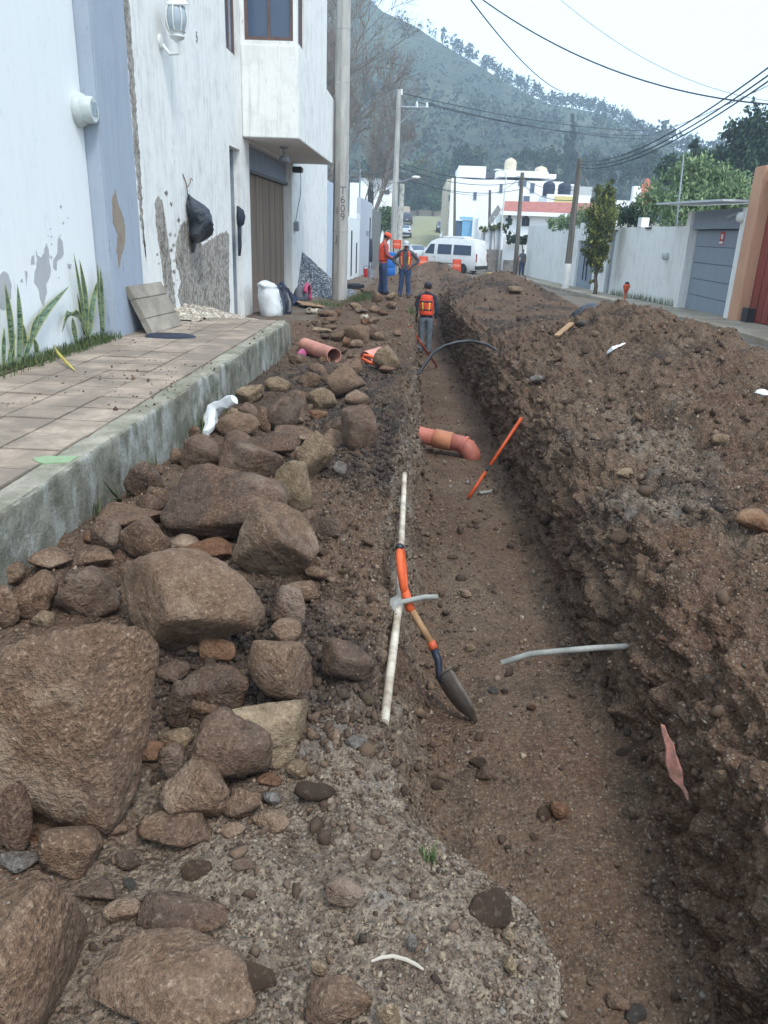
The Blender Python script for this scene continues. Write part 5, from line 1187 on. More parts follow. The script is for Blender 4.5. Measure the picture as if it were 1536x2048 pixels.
# orange marker and black tub on the right
q = at_z(1246, 611, float(g(24))+.16); mk = thing('orange_marker', 'orange marker post with a dark top on the right pavement', 'marker', q)
q = np.array([6.75, float(at_x(1248, 606, 6.75)[1]), 0]); q[2] = float(g(q[1]))+.13; mk.location = tuple(q)
K_ = .72
part(MB().tube([q, q+np.array([0, 0, .62*K_])], .03, 8), 'stake', ORANGE, mk); part(blob([(q[0], q[1], q[2]+.2*K_, .03, .03), (q[0], q[1]-.03, q[2]+.35*K_, .08, .07), (q[0], q[1]-.05, q[2]+.58*K_, .1, .09), (q[0], q[1]-.05, q[2]+.66*K_, .07, .07)], 14, .04, 8, 71), 'mesh_bundle', ORANGE, mk, smooth=True)
part(blob([(q[0], q[1]-.06, q[2]+.64*K_, .07, .07), (q[0], q[1]-.06, q[2]+.72*K_, .065, .08), (q[0], q[1]-.06, q[2]+.76*K_, .03, .04)], 12, .02, 8, 72), 'dark_top', DARKMET, mk, smooth=True)
q = at_y(1184, 634, 13.0); tb = thing('black_tub', 'upturned black mixing tub behind the nearer spoil heap', 'tub', q)
b_ = MB().lathe([(.28, 0), (.30, .0), (.30, .04), (.24, .30), (.21, .33), (.04, .34)], 24); b_.xf(Matrix.Translation((q[0], q[1], q[2]-.16)) @ Matrix.Rotation(R(-28), 4, 'X') @ Matrix.Rotation(R(-30), 4, 'Y')); o = part(b_, 'tub_shell', BLACKPL, tb); smooth_angle(o)
b_ = MB().tube([(.30*math.cos(a), .30*math.sin(a), .02) for a in np.linspace(0, 2*PI, 25)], .022, 6); b_.xf(Matrix.Translation((q[0], q[1], q[2]-.16)) @ Matrix.Rotation(R(-28), 4, 'X') @ Matrix.Rotation(R(-30), 4, 'Y')); part(b_, 'tub_rim', BLACKPL, tb, smooth=True)

# ================================================================== FAR BUILDINGS
def win(par, axis, a, u0, u1, z0, z1, m=FRAME, bars=()):
    return window(par, axis, a, u0, u1, z0, z1, bars, m, max(.05, (u1-u0)*.07), .08)
def px_box(par, name, x0, y0, x1, y1, Y, dy, m, zb=None):
    a, b_ = at_y(x0, y0, Y), at_y(x1, y1, Y); return rbox(par, name, min(a[0], b_[0]), max(a[0], b_[0]), Y, Y+dy, zb if zb is not None else min(a[2], b_[2]), max(a[2], b_[2]), m)
# big white building
bw = thing('white_building', 'big stepped white building beyond the crossing', 'building', (8, 85, -.5))
px_box(bw, 'main_block', 904, 356, 1112, 540, 85, 16, WHITE_F, -1.5)
px_box(bw, 'stair_tower', 918, 331, 971, 356, 85.02, 9, WHITE_F); px_box(bw, 'roof_room', 997, 340, 1096, 356.5, 85.02, 8, WHITE_F)
px_box(bw, 'roof_step', 1040, 346, 1112, 357, 86, 8, WHITE_F); px_box(bw, 'dark_terrace', 972, 343, 996, 357, 89, 2, mat('dark_terrace', lin(96, 100, 108), .9, .2))
px_box(bw, 'street_wing', 894, 358, 904, 545, 88, 20, mat('beige_plaster', lin(206, 196, 178), .9, .2), -1.5)
for (x0, y0, x1, y1) in ((1059, 366, 1070, 386), (1036, 360, 1054, 372), (946, 384, 954, 400), (998, 368, 1006, 386), (1046, 392, 1060, 404)):
    a, b_ = at_y(x0, y1, 84.99), at_y(x1, y0, 84.99); win(bw, 'y', 84.93, a[0], b_[0], a[2], b_[2], GREYMET)
for (x0, y0, x1, y1) in ((897, 390, 901, 402), (897, 420, 901, 436)):
    a, b_ = at_y(x0, y1, 88), at_y(x1, y0, 88); win(bw, 'y', 87.93, a[0], b_[0], a[2], b_[2], FRAME)
def tank(px_, py_, Y, r, h, m, label):
    q = at_y(px_, py_, Y); o = MB().lathe([(r*.98, -.3), (r, 0), (r, h*.62), (r*.85, h*.8), (r*.45, h*.93), (r*.25, h*.94), (r*.25, h), (.02, h*1.02)], 18, (q[0], q[1], q[2])); return solo(o, 'water_tank', m, label, 'tank')
BEIGET = mat('beige_tank', lin(214, 200, 176), .6, .15); BLKT = mat('black_tank', lin(46, 54, 70), .5, .2)
tank(1020, 341, 87, .62, 1.2, BEIGET, 'beige water tank on the highest roof of the white building'); tank(1081, 351, 89, .68, .9, BEIGET, 'low beige water tank right of the street lamp'); 
px_box(bw, 'low_roof', 1095, 388, 1180, 412, 80, 8, WHITE_F); px_box(bw, 'yellow_parapet', 1110, 392, 1150, 408, 79.9, .08, mat('yellow_paint', lin(222, 204, 140), .8, .1))
tank(1097, 386, 81, .6, 1.1, BLKT, 'black water tank beside the street lamp'); tank(1128, 386, 82, .65, 1.0, BLKT, 'black water tank farther right on the low roof')
gh = thing('grey_upper_house', 'pale grey upper storey behind the low white roof', 'house', (16, 95, 2)); px_box(gh, 'wall', 1135, 372, 1182, 400, 95, 8, wall_paint('grey_render', lin(190, 190, 190), lin(160, 160, 160), .4, 1, .1)); px_box(gh, 'parapet', 1130, 368, 1160, 373, 94.9, .5, WHITE_F)
# blue gate house at the corner
bl_ = thing('blue_gate_house', 'white corner wall with sky blue gate past the van', 'gateway', (4.5, 78, -.5))
px_box(bl_, 'wall', 958, 420, 1003, 530, 76, .4, WHITE_F, -1.5); px_box(bl_, 'blue_gate', 925, 440, 945, 530, 77, .3, mat('sky_blue', lin(128, 182, 220), .7, .15), -1.5); px_box(bl_, 'navy_gate', 912, 441, 925, 530, 77.1, .3, mat('slate_blue', lin(86, 104, 130), .7, .15), -1.5); px_box(bl_, 'blue_lintel', 920, 433, 946, 440, 76.9, .5, mat('light_blue', lin(150, 198, 226), .7, .1)); px_box(bl_, 'pier', 946, 436, 957, 530, 76.5, .5, WHITE_F, -1.5)
# red roofed house
rh = thing('red_roofed_house', 'white house with red tiled roof and arched window', 'house', (9, 64, -1))
px_box(rh, 'wall', 1008, 424, 1215, 560, 62, 9, WHITE_F, -1.5)
REDT = mat('red_roof_tile', lin(178, 112, 102), .85, .3, 3, .3)
e0, e1_, r0_, r1_ = at_y(1002, 421, 61.4), at_y(1220, 428, 61.4), at_y(1010, 402, 66), at_y(1220, 407, 66)
part(MB().add([e0, e1_, r1_, r0_, e0+np.array([0, 0, -.18]), e1_+np.array([0, 0, -.18]), r1_+np.array([0, 0, -.18]), r0_+np.array([0, 0, -.18])], [(0, 1, 2, 3), (7, 6, 5, 4), (0, 4, 5, 1), (1, 5, 6, 2), (2, 6, 7, 3), (3, 7, 4, 0)]), 'roof', REDT, rh)
part(MB().box(e0[0], e1_[0], 61.32, 61.39, e0[2]-.3, e0[2]-.02), 'fascia', WHITE_F, rh)
part(MB().add([(e0[0]-.7, 61.6, e0[2]-.95), (e0[0]-.02, 61.6, e0[2]+.12), (e0[0]-.02, 64, e0[2]+.5), (e0[0]-.7, 64, e0[2]-.6), (e0[0]-.7, 61.6, e0[2]-1.1), (e0[0]-.02, 61.6, e0[2]-.05), (e0[0]-.02, 64, e0[2]+.3), (e0[0]-.7, 64, e0[2]-.75)], [(0, 1, 2, 3), (7, 6, 5, 4), (0, 4, 5, 1), (1, 5, 6, 2), (2, 6, 7, 3), (3, 7, 4, 0)]), 'porch_roof', mat('grey_tile', lin(150, 146, 140), .9, .2), rh)
for x_ in (988, 1003): q = at_y(x_, 460, 61.7); part(MB().tube([(q[0], 61.7, -1), (q[0], 61.7, e0[2]-.4)], .08, 6), 'porch_post', WHITE_F, rh)
wq = at_y(1043, 452, 61.99); wq2 = at_y(1060, 430, 61.99); cxw, hw = (wq[0]+wq2[0])/2, (wq2[0]-wq[0])/2
poly = [(cxw-hw, wq[2]), (cxw+hw, wq[2])]+[(cxw+hw*math.cos(a), wq2[2]-.35+hw*.95*math.sin(a)) for a in np.linspace(0, PI, 12)]
wn = part(MB().prism(poly, 'y', 61.93, 61.98), 'arched_window', BLUEBLK, rh)
part(MB().box(cxw-.02, cxw+.02, 61.91, 61.929, wq[2]+.02, wq2[2]), 'mullion', FRAME, wn)
wq = at_y(1018, 446, 61.99); part(MB().box(wq[0]-.12, wq[0]+.12, 61.93, 61.98, wq[2], wq[2]+.9), 'small_window', BLUEBLK, rh)
# wall with stone base and hedge before that house
lw_ = thing('panelled_wall', 'white panelled wall on a grey stone base behind the van', 'wall', (6.2, 66, -1))
px_box(lw_, 'wall', 955, 452, 1010, 545, 60.5, .3, WHITE_F, -1.4); px_box(lw_, 'corner_wall', 1008, 474, 1056, 520, 58.0, .3, WHITE_F, -1.4)
STONEB = mat('grey_stone_base', lin(140, 134, 128), .9, .4, 3, .5)
px_box(lw_, 'stone_base', 955, 498, 1009, 555, 60.2, .28, STONEB, -1.5); px_box(lw_, 'stone_base', 1008, 520, 1057, 560, 57.7, .28, STONEB, -1.5)
for x_ in (968, 982, 998): q = at_y(x_, 480, 60.45); part(MB().box(q[0]-.07, q[0]+.07, 60.38, 60.49, -1.2, q[2]+.9), 'pilaster', GREYMET, lw_)
# terracotta dome and tall white chimney behind the trees
dm = thing('domed_house', 'white house with a small terracotta dome behind the trees', 'house', (15, 60, 2))
px_box(dm, 'wall', 1225, 400, 1275, 425, 60, 4, WHITE_F); px_box(dm, 'chimney', 1268, 372, 1277, 420, 58, .5, WHITE_F)
q = at_y(1290, 392, 62); part(MB().lathe([(1.0, -.6), (.95, 0), (.65, .5), (.3, .8), (.2, .85), (.2, 1.1), (.05, 1.2)], 16, (q[0], 62, q[2])), 'dome', mat('terracotta_dome', lin(186, 112, 92), .8, .2), dm, smooth=True)
# left far building
lf = thing('white_corner_house', 'plain white house at the far left with a six pane window', 'house', (-5, 80, 0))
px_box(lf, 'wall', 700, 365, 734, 500, 80, 8, WHITE_F, -1); px_box(lf, 'tall_block', 722, 354, 786, 500, 82, 8, WHITE_F, -1)
px_box(lf, 'roof_slab', 700, 353, 790, 357, 81.5, 3, DARKMET)
for i in range(3):
    for j in range(2):
        a, b_ = at_y(769.5+i*3.4, 388.5-j*4.6, 81.99), at_y(772.2+i*3.4, 384.8-j*4.6, 81.99); win(lf, 'y', 81.93, a[0], b_[0], a[2], b_[2], BLUEBLK)
a, b_ = at_y(738, 372, 81.99), at_y(752, 366, 81.99); rbox(lf, 'balcony', a[0], b_[0], 81.2, 81.98, a[2]-.1, b_[2], GREYMET)
# wall that closes the street
ew = thing('end_wall', 'low beige wall closing the far end of the street', 'wall', (1, 182, 5)); BEIGEW = wall_paint('beige_render', lin(196, 178, 158), lin(164, 148, 132), .5, .6, .2)
px_box(ew, 'wall', 800, 418, 893, 445, 184, .4, BEIGEW, 3); px_box(ew, 'gate_block', 797, 412, 819, 442, 182, .6, BEIGEW, 3)

# ================================================================== VEHICLES
def vehicle(name, label, cat, st, belt, wid, roofk, glass, wheels, rw_, m, lights, loc, rz, group=None, extra=None, glass_m=None):
    """st: stations (x, height); body lofted from cross sections; front at -x"""
    v = thing(name, label, cat, loc, rz, group); G = glass_m or GLASSV
    hs = lambda x: float(np.interp(x, [s[0] for s in st], [s[1] for s in st]))
    def half(x, z):
        h = hs(x); w_ = wid/2*(1-.10*max(0, .35-x)/.35*(x < .35)-.06*(x > st[-1][0]-.2))
        if z <= belt or h <= belt: return w_*(1 if z > .4 else .96)
        return w_*(1-(1-roofk)*min(1, (z-belt)/max(h-belt, .25)))
    rings = []
    for x, h in st:
        zs = [.22, .4, min(belt*.7, h*.8), min(belt, h*.92), h*.97 if h < belt else belt+(h-belt)*.6, h]
        R_ = [(x, -half(x, z)*(.9 if i == 0 else .86 if i == 5 else 1), z) for i, z in enumerate(zs)]
        rings.append(R_+[(x, 0, h+.035)]+[(a, -b_, c) for a, b_, c in R_[::-1]])
    o = MB().loft(rings, cap=True).build('body', m, v); smooth_angle(o, 32)
    def surf(x, z, s): return (x, s*(half(x, z)*1.0+.012), z)
    for s in (-1, 1):
        for poly in glass:
            n = len(poly); V = [surf(x, z, s) for x, z in poly]+[(x, y-s*.02, z) for x, y, z in [surf(x, z, s) for x, z in poly]]
            MB().add(V, [tuple(range(n)), tuple(range(n, 2*n))[::-1]]+[(i, (i+1) % n, n+(i+1) % n, n+i) for i in range(n)]).build('side_window', G, v)
    for (xa, xb) in extra or []:
        V = []
        for x in np.linspace(xa, xb, 4):
            for y in (-1, -.5, 0, .5, 1): V.append((x, y*half(x, hs(x))*.84, hs(x)+.012+.03*(1-y*y)))
        MB().add(V, [(i*5+j, i*5+j+1, (i+1)*5+j+1, (i+1)*5+j) for i in range(3) for j in range(4)]).build('windscreen' if xa < st[-1][0]/2 else 'rear_window', G, v, smooth=True)
    for x in wheels:
        for s in (-1, 1):
            q = MB().lathe([(rw_*.62, -.1), (rw_*.92, -.1), (rw_, -.06), (rw_, .06), (rw_*.92, .1), (rw_*.62, .1)], 22); q.xf(Matrix.Translation((x, s*(wid/2-.09), rw_)) @ Matrix.Rotation(R(90), 4, 'X')); wv = q.build('wheel', TYRE, v, smooth=False); smooth_angle(wv)
            q = MB().lathe([(.03, .085), (rw_*.4, .06), (rw_*.6, .09), (rw_*.63, .05), (rw_*.63, -.09), (.03, -.09)], 18); q.xf(Matrix.Translation((x, s*(wid/2-.09), rw_)) @ Matrix.Rotation(R(90 if s < 0 else -90), 4, 'X')); q.build('rim', RIM, wv)
    for (nm, x, y, z, sx_, sy_, sz_, mm) in lights:
        for s in ((-1, 1) if y else (1,)): MB().box(x-sx_, x+sx_, s*y-sy_, s*y+sy_, z-sz_, z+sz_).build(nm, mm, v, bevel=.01)
    return v
GLASSV = NT('tinted_glass').done(lin(62, 76, 96), .1, None, 0, .6); TYRE = mat('tyre', lin(40, 42, 46), .85, .2); RIM = mat('wheel_rim', lin(150, 154, 158), .4, .15, metal=.4)
VANW = mat('white_car_paint', lin(232, 234, 234), .3, .05, 3, 0, spec=.5); LAMPR = mat('tail_lamp', lin(150, 40, 40), .3, .1, 3, 0); LAMPW = mat('head_lamp', lin(206, 214, 220), .2, .05, 3, 0, spec=.6); TRIM = mat('dark_trim', lin(52, 54, 58), .6, .15)
SILV = mat('silver_car_paint', lin(196, 204, 212), .3, .06, 3, 0, spec=.5); DKCAR = mat('dark_car_paint', lin(64, 72, 84), .3, .1, 3, 0, spec=.5)
vq = at_y(899, 530, 57.0)
vz = float(g(57))+.05
VAN = [(0, .72), (.06, .92), (.28, 1.06), (.6, 1.2), (1.0, 1.68), (1.35, 2.04), (1.8, 2.22), (2.4, 2.27), (4.2, 2.26), (4.9, 2.18), (5.08, 1.6), (5.12, .7)]
van = vehicle('white_van', 'white passenger van with dark windows parked at the crossing', 'van', VAN, 1.12, 1.72, .86,
    [[(.92, 1.2), (1.72, 1.2), (1.72, 1.86), (1.36, 1.84)], [(2.0, 1.2), (3.12, 1.2), (3.12, 1.86), (2.0, 1.86)], [(3.3, 1.2), (4.72, 1.2), (4.66, 1.84), (3.3, 1.86)]], (.85, 4.1), .34, VANW,
    [('tail_light', 5.1, .74, 1.05, .02, .07, .28, LAMPR), ('headlight', .05, .62, .78, .03, .16, .09, LAMPW), ('bumper', 5.14, 0, .42, .06, .82, .12, TRIM), ('bumper', -.02, 0, .42, .06, .8, .13, VANW), ('door_handle', 1.78, .872, 1.0, .07, .015, .02, TRIM), ('mirror', .95, .98, 1.3, .05, .09, .11, VANW), ('side_trim', 2.7, .868, .62, 1.0, .012, .02, TRIM)],
    (float(vq[0]), 57.0, vz), R(-33), extra=[(.56, 1.38)])
# centre the van on its place: its local origin lies at its nose
c_, s_ = math.cos(R(-33)), math.sin(R(-33)); van.location = (float(vq[0])-2.55*c_, 57.0-2.55*s_, vz)
MB().box(2.2, 3.9, -.5, .5, 2.29, 2.42).build('roof_vent', VANW, van, bevel=.03)
SED = [(0, .55), (.08, .72), (.9, .84), (1.25, .92), (1.95, 1.38), (2.4, 1.44), (3.0, 1.42), (3.75, 1.04), (4.2, .98), (4.3, .6)]
def car(label, px_, py_, Y, rz, m, st=SED, h=.0):
    q = at_y(px_, py_, Y); o = vehicle('parked_car', label, 'car', st, .86, 1.66, .74, [[(1.45, .92), (2.35, .9), (2.35, 1.33), (2.02, 1.3)], [(2.45, .9), (3.4, .96), (2.95, 1.32), (2.45, 1.33)]], (.8, 3.45), .3, m,
        [('tail_light', 4.28, .6, .78, .03, .16, .07, LAMPR), ('headlight', .05, .58, .64, .04, .16, .07, LAMPW), ('bumper', 4.3, 0, .42, .05, .8, .12, TRIM), ('number_plate', 4.36, 0, .62, .01, .16, .05, WHITEPL)], (float(q[0]), Y, float(g(Y))+.06), rz, 'cars parked along the far street', extra=[(1.3, 1.93), (3.05, 3.72)])
    c_, s_ = math.cos(rz), math.sin(rz); o.location = (float(q[0])-2.15*c_, Y-2.15*s_, float(g(Y))+.08); return o
car('silver white sedan parked on the left of the far street', 810, 470, 106, R(-90), SILV)
car('dark pickup like car parked beyond the silver sedan', 814, 446, 128, R(-90), DKCAR, [(0, .6), (.08, .85), (1.0, 1.0), (1.3, 1.05), (1.9, 1.62), (2.4, 1.68), (3.6, 1.66), (4.1, 1.5), (4.25, 1.1), (4.3, .6)])
car('pale car half hidden behind the far dirt heap', 827, 496, 66, R(-70), SILV)
car('pale blue white car parked by the blue gate', 893, 474, 96, R(90), VANW)
car('grey car farther along the right side of the street', 884, 462, 116, R(90), DKCAR)
# roadworks at the crossing
def panel_barrier(label, x0, y0, x1, y1, Y, rz=0):
    a, b_ = at_y(x0, y1, Y), at_y(x1, y0, Y); w_ = abs(b_[0]-a[0]); h_ = b_[2]-a[2]; z0 = top((a[0]+b_[0])/2, Y) if Y < 60 else float(g(Y))
    r = thing('orange_barrier', label, 'barrier', ((a[0]+b_[0])/2, Y, z0), rz, 'orange roadworks barriers'); zt = b_[2]-z0
    MB().box(-w_/2, w_/2, -.02, .02, zt-h_, zt).build('board', ORB, r, bevel=.01)
    MB().box(-w_/2+.05, w_/2-.05, -.024, -.0205, zt-h_*.6, zt-h_*.4).build('stripe', mat('pale_stripe', lin(236, 150, 120), .6, .1), r)
    for s in (-1, 1): MB().tube([(s*w_*.36, 0, -.1), (s*w_*.36, 0, zt-.02)], .025, 6).build('leg', TRIM, r)
    return r
ORB = mat('orange_barrier_plastic', lin(238, 96, 66), .6, .15)
panel_barrier('orange barrier board behind the worker in the cap', 785, 480, 803, 497, 40); panel_barrier('orange barrier before the van front wheel', 836, 513, 857, 534, 45, R(20)); panel_barrier('orange barrier beside the van rear wheel', 904, 519, 923, 543, 47, R(-10))
q = at_y(779, 532, 38); bb = thing('blue_barrel', 'blue plastic barrel behind the worker in the cap', 'barrel', (q[0], 38, top(q[0], 38)))
zt = at_y(779, 504, 38)[2]-bb.location.z
o = MB().lathe([(.25, 0), (.28, .04), (.29, zt*.33), (.275, zt*.36), (.29, zt*.4), (.29, zt*.66), (.275, zt*.7), (.28, zt*.96), (.24, zt), (.03, zt)], 20).build('barrel_body', mat('blue_plastic', lin(42, 110, 190), .5, .15), bb); smooth_angle(o)
for (px_, py_, m_, lab) in ((733, 551, RED, 'red bucket at the foot of the grey wall'), (742, 551, GREYMET, 'grey bucket beside the red one at the grey wall')):
    Y = 43 if m_ is RED else 42; q = at_y(px_, py_, Y); z0 = top(q[0], Y); bk = thing('bucket', lab, 'bucket', (q[0], Y, z0)); o = MB().lathe([(.15, 0), (.2, .42), (.21, .42), (.19, .4), (.14, .02)], 16).build('pail', m_, bk); smooth_angle(o); MB().tube([(.2*math.cos(a), 0, .42+.16*math.sin(a)) for a in np.linspace(0, PI, 9)], .012, 5).build('handle', DARKMET, bk)
q = at_x(741, 500, -3.38); hj = thing('work_jacket', 'dark blue jacket hung on the grey wall behind the worker', 'jacket', q); part(blob([(q[0], q[1], q[2]-.75, .1, .5), (q[0], q[1], q[2]-.2, .12, .55), (q[0], q[1], q[2]+.4, .12, .5), (q[0], q[1], q[2]+.7, .05, .2)], 14, .1, 3, 81), 'jacket_body', DARKCL, hj, smooth=True)
q = at_z(968, 538, float(g(53))); yk = thing('yellow_kerb_block', 'faded yellow kerb end by the pole behind the van', 'kerb', (q[0], 56, float(g(56)))); part(MB().box(q[0]-.5, q[0]+1.0, 55.6, 56.2, -1.2, float(g(56))+.16), 'block', mat('faded_yellow', lin(214, 186, 110), .8, .2), yk, bevel=.03)

# ================================================================== PEOPLE
SKIN = mat('skin', lin(142, 98, 76), .6, .12, 8, .05)
JEANS = mat('blue_jeans', lin(58, 76, 110), .9, .3, 9, .3); JEANSG = mat('grey_jeans', lin(112, 122, 132), .9, .3, 9, .3)
SHOE = mat('dusty_boot', lin(70, 62, 56), .8, .3); HAIR = mat('black_hair', lin(34, 32, 32), .7, .2)
VEST = mat('orange_vest', lin(232, 82, 54), .8, .25, 9, .5, 14, .02); REFL = mat('yellow_reflective', lin(216, 206, 84), .5, .15, 20, .1); REFS = mat('silver_reflective', lin(190, 190, 184), .4, .15, 20, .1)
def person(label, loc, rz, H, arms, shirt, pants, sleeve='long', feet=((-.11, .02), (.11, 0)), head_tilt=0.0, cap=None, vest=None, lean=0.0, group=None):
    k = H/1.72
    r = thing('person', label, 'person', loc, rz, group)
    J = {'pel': (0, 0, .95), 'bel': (0, lean*.3, 1.08), 'che': (0, lean*.8, 1.27), 'uch': (0, lean, 1.42), 'nec': (0, lean+.01, 1.51)}
    hx = lean+.02
    J['hd0'] = (0, hx+.015+head_tilt*.02, 1.57); J['hd1'] = (0, hx+.02+head_tilt*.05, 1.635-abs(head_tilt)*.01); J['hd2'] = (0, hx+.008+head_tilt*.09, 1.70-abs(head_tilt)*.03)
    Rd = {'pel': (.15, .11), 'bel': (.142, .105), 'che': (.165, .115), 'uch': (.14, .095), 'nec': (.056, .058), 'hd0': (.068, .08), 'hd1': (.076, .094), 'hd2': (.055, .072)}
    E = [('pel', 'bel', 'S'), ('bel', 'che', 'S'), ('che', 'uch', 'S'), ('uch', 'nec', 'K'), ('nec', 'hd0', 'K'), ('hd0', 'hd1', 'K'), ('hd1', 'hd2', 'K')]
    for s, n in ((-1, 'l'), (1, 'r')):
        el, wr = arms[0 if s < 0 else 1]
        J['sh'+n] = (s*.185, lean, 1.41); J['el'+n] = el; J['wr'+n] = wr
        d = Vector(wr)-Vector(el); d.normalize(); hd = Vector(wr)+d*.085; J['ha'+n] = tuple(hd)
        Rd['sh'+n] = (.068, .068); Rd['el'+n] = (.06, .06); Rd['wr'+n] = (.042, .042); Rd['ha'+n] = (.036, .022)
        E += [('uch', 'sh'+n, 'S'), ('sh'+n, 'el'+n, 'S'), ('el'+n, 'wr'+n, 'S' if sleeve == 'long' else 'K'), ('wr'+n, 'ha'+n, 'K')]
        side = d.cross(Vector((0, 0, 1))); side = side.normalized() if side.length > .05 else Vector((0, 1, 0)); inn = side.cross(d).normalized()
        for q, (off, ln) in enumerate(((-.027, .062), (-.009, .075), (.009, .07), (.027, .055))):
            a = hd+d*.018+side*off; b_ = a+d*ln*.55-inn*.008; c_ = b_+d*ln*.45-inn*.022
            for nm, p_, rr_ in (('f%d' % q, a, .011), ('g%d' % q, b_, .0095), ('h%d' % q, c_, .008)): J[nm+n] = tuple(p_); Rd[nm+n] = (rr_, rr_)
            E += [('ha'+n, 'f%d%s' % (q, n), 'K'), ('f%d%s' % (q, n), 'g%d%s' % (q, n), 'K'), ('g%d%s' % (q, n), 'h%d%s' % (q, n), 'K')]
        a = hd-d*.03+side*.04-inn*.01; b_ = a+d*.035+side*.012; J['t0'+n], J['t1'+n] = tuple(a), tuple(b_); Rd['t0'+n] = (.013, .013); Rd['t1'+n] = (.009, .009); E += [('ha'+n, 't0'+n, 'K'), ('t0'+n, 't1'+n, 'K')]
        fx, fy = feet[0 if s < 0 else 1]
        J['hi'+n] = (s*.09, 0, .88); J['kn'+n] = ((s*.09+fx)/2*1.02, fy*.5+.03, .49); J['an'+n] = (fx, fy, .10); J['he'+n] = (fx, fy-.05, .045); J['to'+n] = (fx*1.12, fy+.17, .04)
        Rd['hi'+n] = (.108, .112); Rd['kn'+n] = (.085, .086); Rd['an'+n] = (.068, .072); Rd['he'+n] = (.04, .04); Rd['to'+n] = (.042, .036)
        E += [('pel', 'hi'+n, 'P'), ('hi'+n, 'kn'+n, 'P'), ('kn'+n, 'an'+n, 'P'), ('an'+n, 'he'+n, 'B'), ('an'+n, 'to'+n, 'B')]
    names = list(J); ix_ = {n: i for i, n in enumerate(names)}
    me = bpy.data.meshes.new('body'); me.from_pydata([tuple(k*c for c in J[n]) for n in names], [(ix_[a], ix_[b_]) for a, b_, _ in E], [])
    o = bpy.data.objects.new('body', me); COL.objects.link(o)
    md = o.modifiers.new('skin', 'SKIN'); md.use_smooth_shade = True
    sd = me.skin_vertices[0].data
    for n in names: sd[ix_[n]].radius = (Rd[n][0]*k, Rd[n][1]*k); sd[ix_[n]].use_root = n == 'pel'
    o.modifiers.new('sub', 'SUBSURF').levels = 2
    dg = bpy.context.evaluated_depsgraph_get(); me2 = bpy.data.meshes.new_from_object(o.evaluated_get(dg)); bpy.data.objects.remove(o)
    V = np.array([v.co[:] for v in me2.vertices]); V += .014*fbm(V*9+H, 3, 3)[:, None]*np.array([1, 1, 0])
    me2.vertices.foreach_set('co', V.astype(np.float32).ravel())
    body = link('body', me2, [shirt, pants, SKIN, SHOE], r)
    me2.materials.clear()
    for m_ in (shirt, pants, SKIN, SHOE): me2.materials.append(m_)
    FC = np.array([p_.center[:] for p_ in me2.polygons]); best = np.full(len(FC), 9e9); mi = np.zeros(len(FC), int); code = {'S': 0, 'P': 1, 'K': 2, 'B': 3}
    for a, b_, c_ in E:
        A_, B_ = np.array(J[a])*k, np.array(J[b_])*k; ab = B_-A_; t_ = np.clip((FC-A_) @ ab/(ab @ ab), 0, 1); ra, rb = np.mean(Rd[a])*k, np.mean(Rd[b_])*k
        if (a, c_) == ('uch', 'K'): t_ = np.clip(t_, .45, 1)
        d = np.linalg.norm(FC-(A_+t_[:, None]*ab), axis=1)/(ra+(rb-ra)*t_); u = d < best; best[u] = d[u]; mi[u] = code[c_]
    zc = FC[:, 2]/k; mi[(mi == 1) & (zc > .93)] = 0
    if sleeve == 'short':
        for n in 'lr':
            A_, B_ = np.array(J['sh'+n])*k, np.array(J['el'+n])*k; ab = B_-A_; t_ = (FC-A_) @ ab/(ab @ ab); d = np.linalg.norm(FC-(A_+np.clip(t_, 0, 1)[:, None]*ab), axis=1); mi[(t_ > .62) & (d < .09) & (mi == 0)] = 2
    me2.polygons.foreach_set('material_index', mi.astype(np.int32)); me2.polygons.foreach_set('use_smooth', np.ones(len(mi), bool))
    hc = Vector(J['hd1'])*k
    def ell(name, c, s, m_, sub=2):
        D, Fc = ico(sub); return link(name, mesh_np(name, D*np.array(s)*k+np.array(c), Fc, True), m_, r)
    ell('nose', hc+Vector((0, .098, -.012))*k, (.014, .02, .024), SKIN); 
    for s in (-1, 1):
        ell('ear', hc+Vector((s*.077, -.005, -.008))*k, (.012, .022, .032), SKIN); ell('eye', hc+Vector((s*.032, .083, .012))*k, (.013, .01, .008), HAIR)
    ell('mouth', hc+Vector((0, .085, -.052))*k, (.024, .01, .006), mat('lips', lin(116, 66, 58), .6, .1, 3, 0))
    # hair: a close shell over the back and top of the head
    D, Fc = ico(3); keep = [tuple(map(int, f)) for f in Fc if (D[f].mean(0)[2] > .25 or D[f].mean(0)[1] < -.2) and D[f].mean(0)[2] > -.45]
    hr = link('hair', mesh_np('hair', D*np.array([.083, .1, .1])*k+np.array(hc)+np.array([0, -.006, .018])*k, keep, True), HAIR, r)
    if cap is not None:
        b_ = MB().lathe([(.094, -.01), (.096, .03), (.085, .07), (.055, .095), (.015, .105)], 20); b_.V = [(x, y*1.14, z) for x, y, z in b_.V]
        b_.xf(Matrix.Translation(hc+Vector((0, .002, .03))*k) @ Matrix.Rotation(-head_tilt*.5, 4, 'X') @ Matrix.Scale(k, 4)); cp = b_.build('cap', cap, r, smooth=True)
        V = []
        for i in range(5):
            for j in range(9): a = -1.1+2.2*j/8; q = .088+.075*i/4*math.cos(a*.8); V.append((q*math.sin(a)*.98, q*math.cos(a)*1.15+.004, -.004-.016*(i/4)))
        b_ = MB().add(V, [(i*9+j, i*9+j+1, (i+1)*9+j+1, (i+1)*9+j) for i in range(4) for j in range(8)]); b_.xf(Matrix.Translation(hc+Vector((0, .002, .03))*k) @ Matrix.Rotation(-head_tilt*.5, 4, 'X') @ Matrix.Scale(k, 4)); br = b_.build('brim', cap, r, smooth=True); br.modifiers.new('t', 'SOLIDIFY').thickness = .006
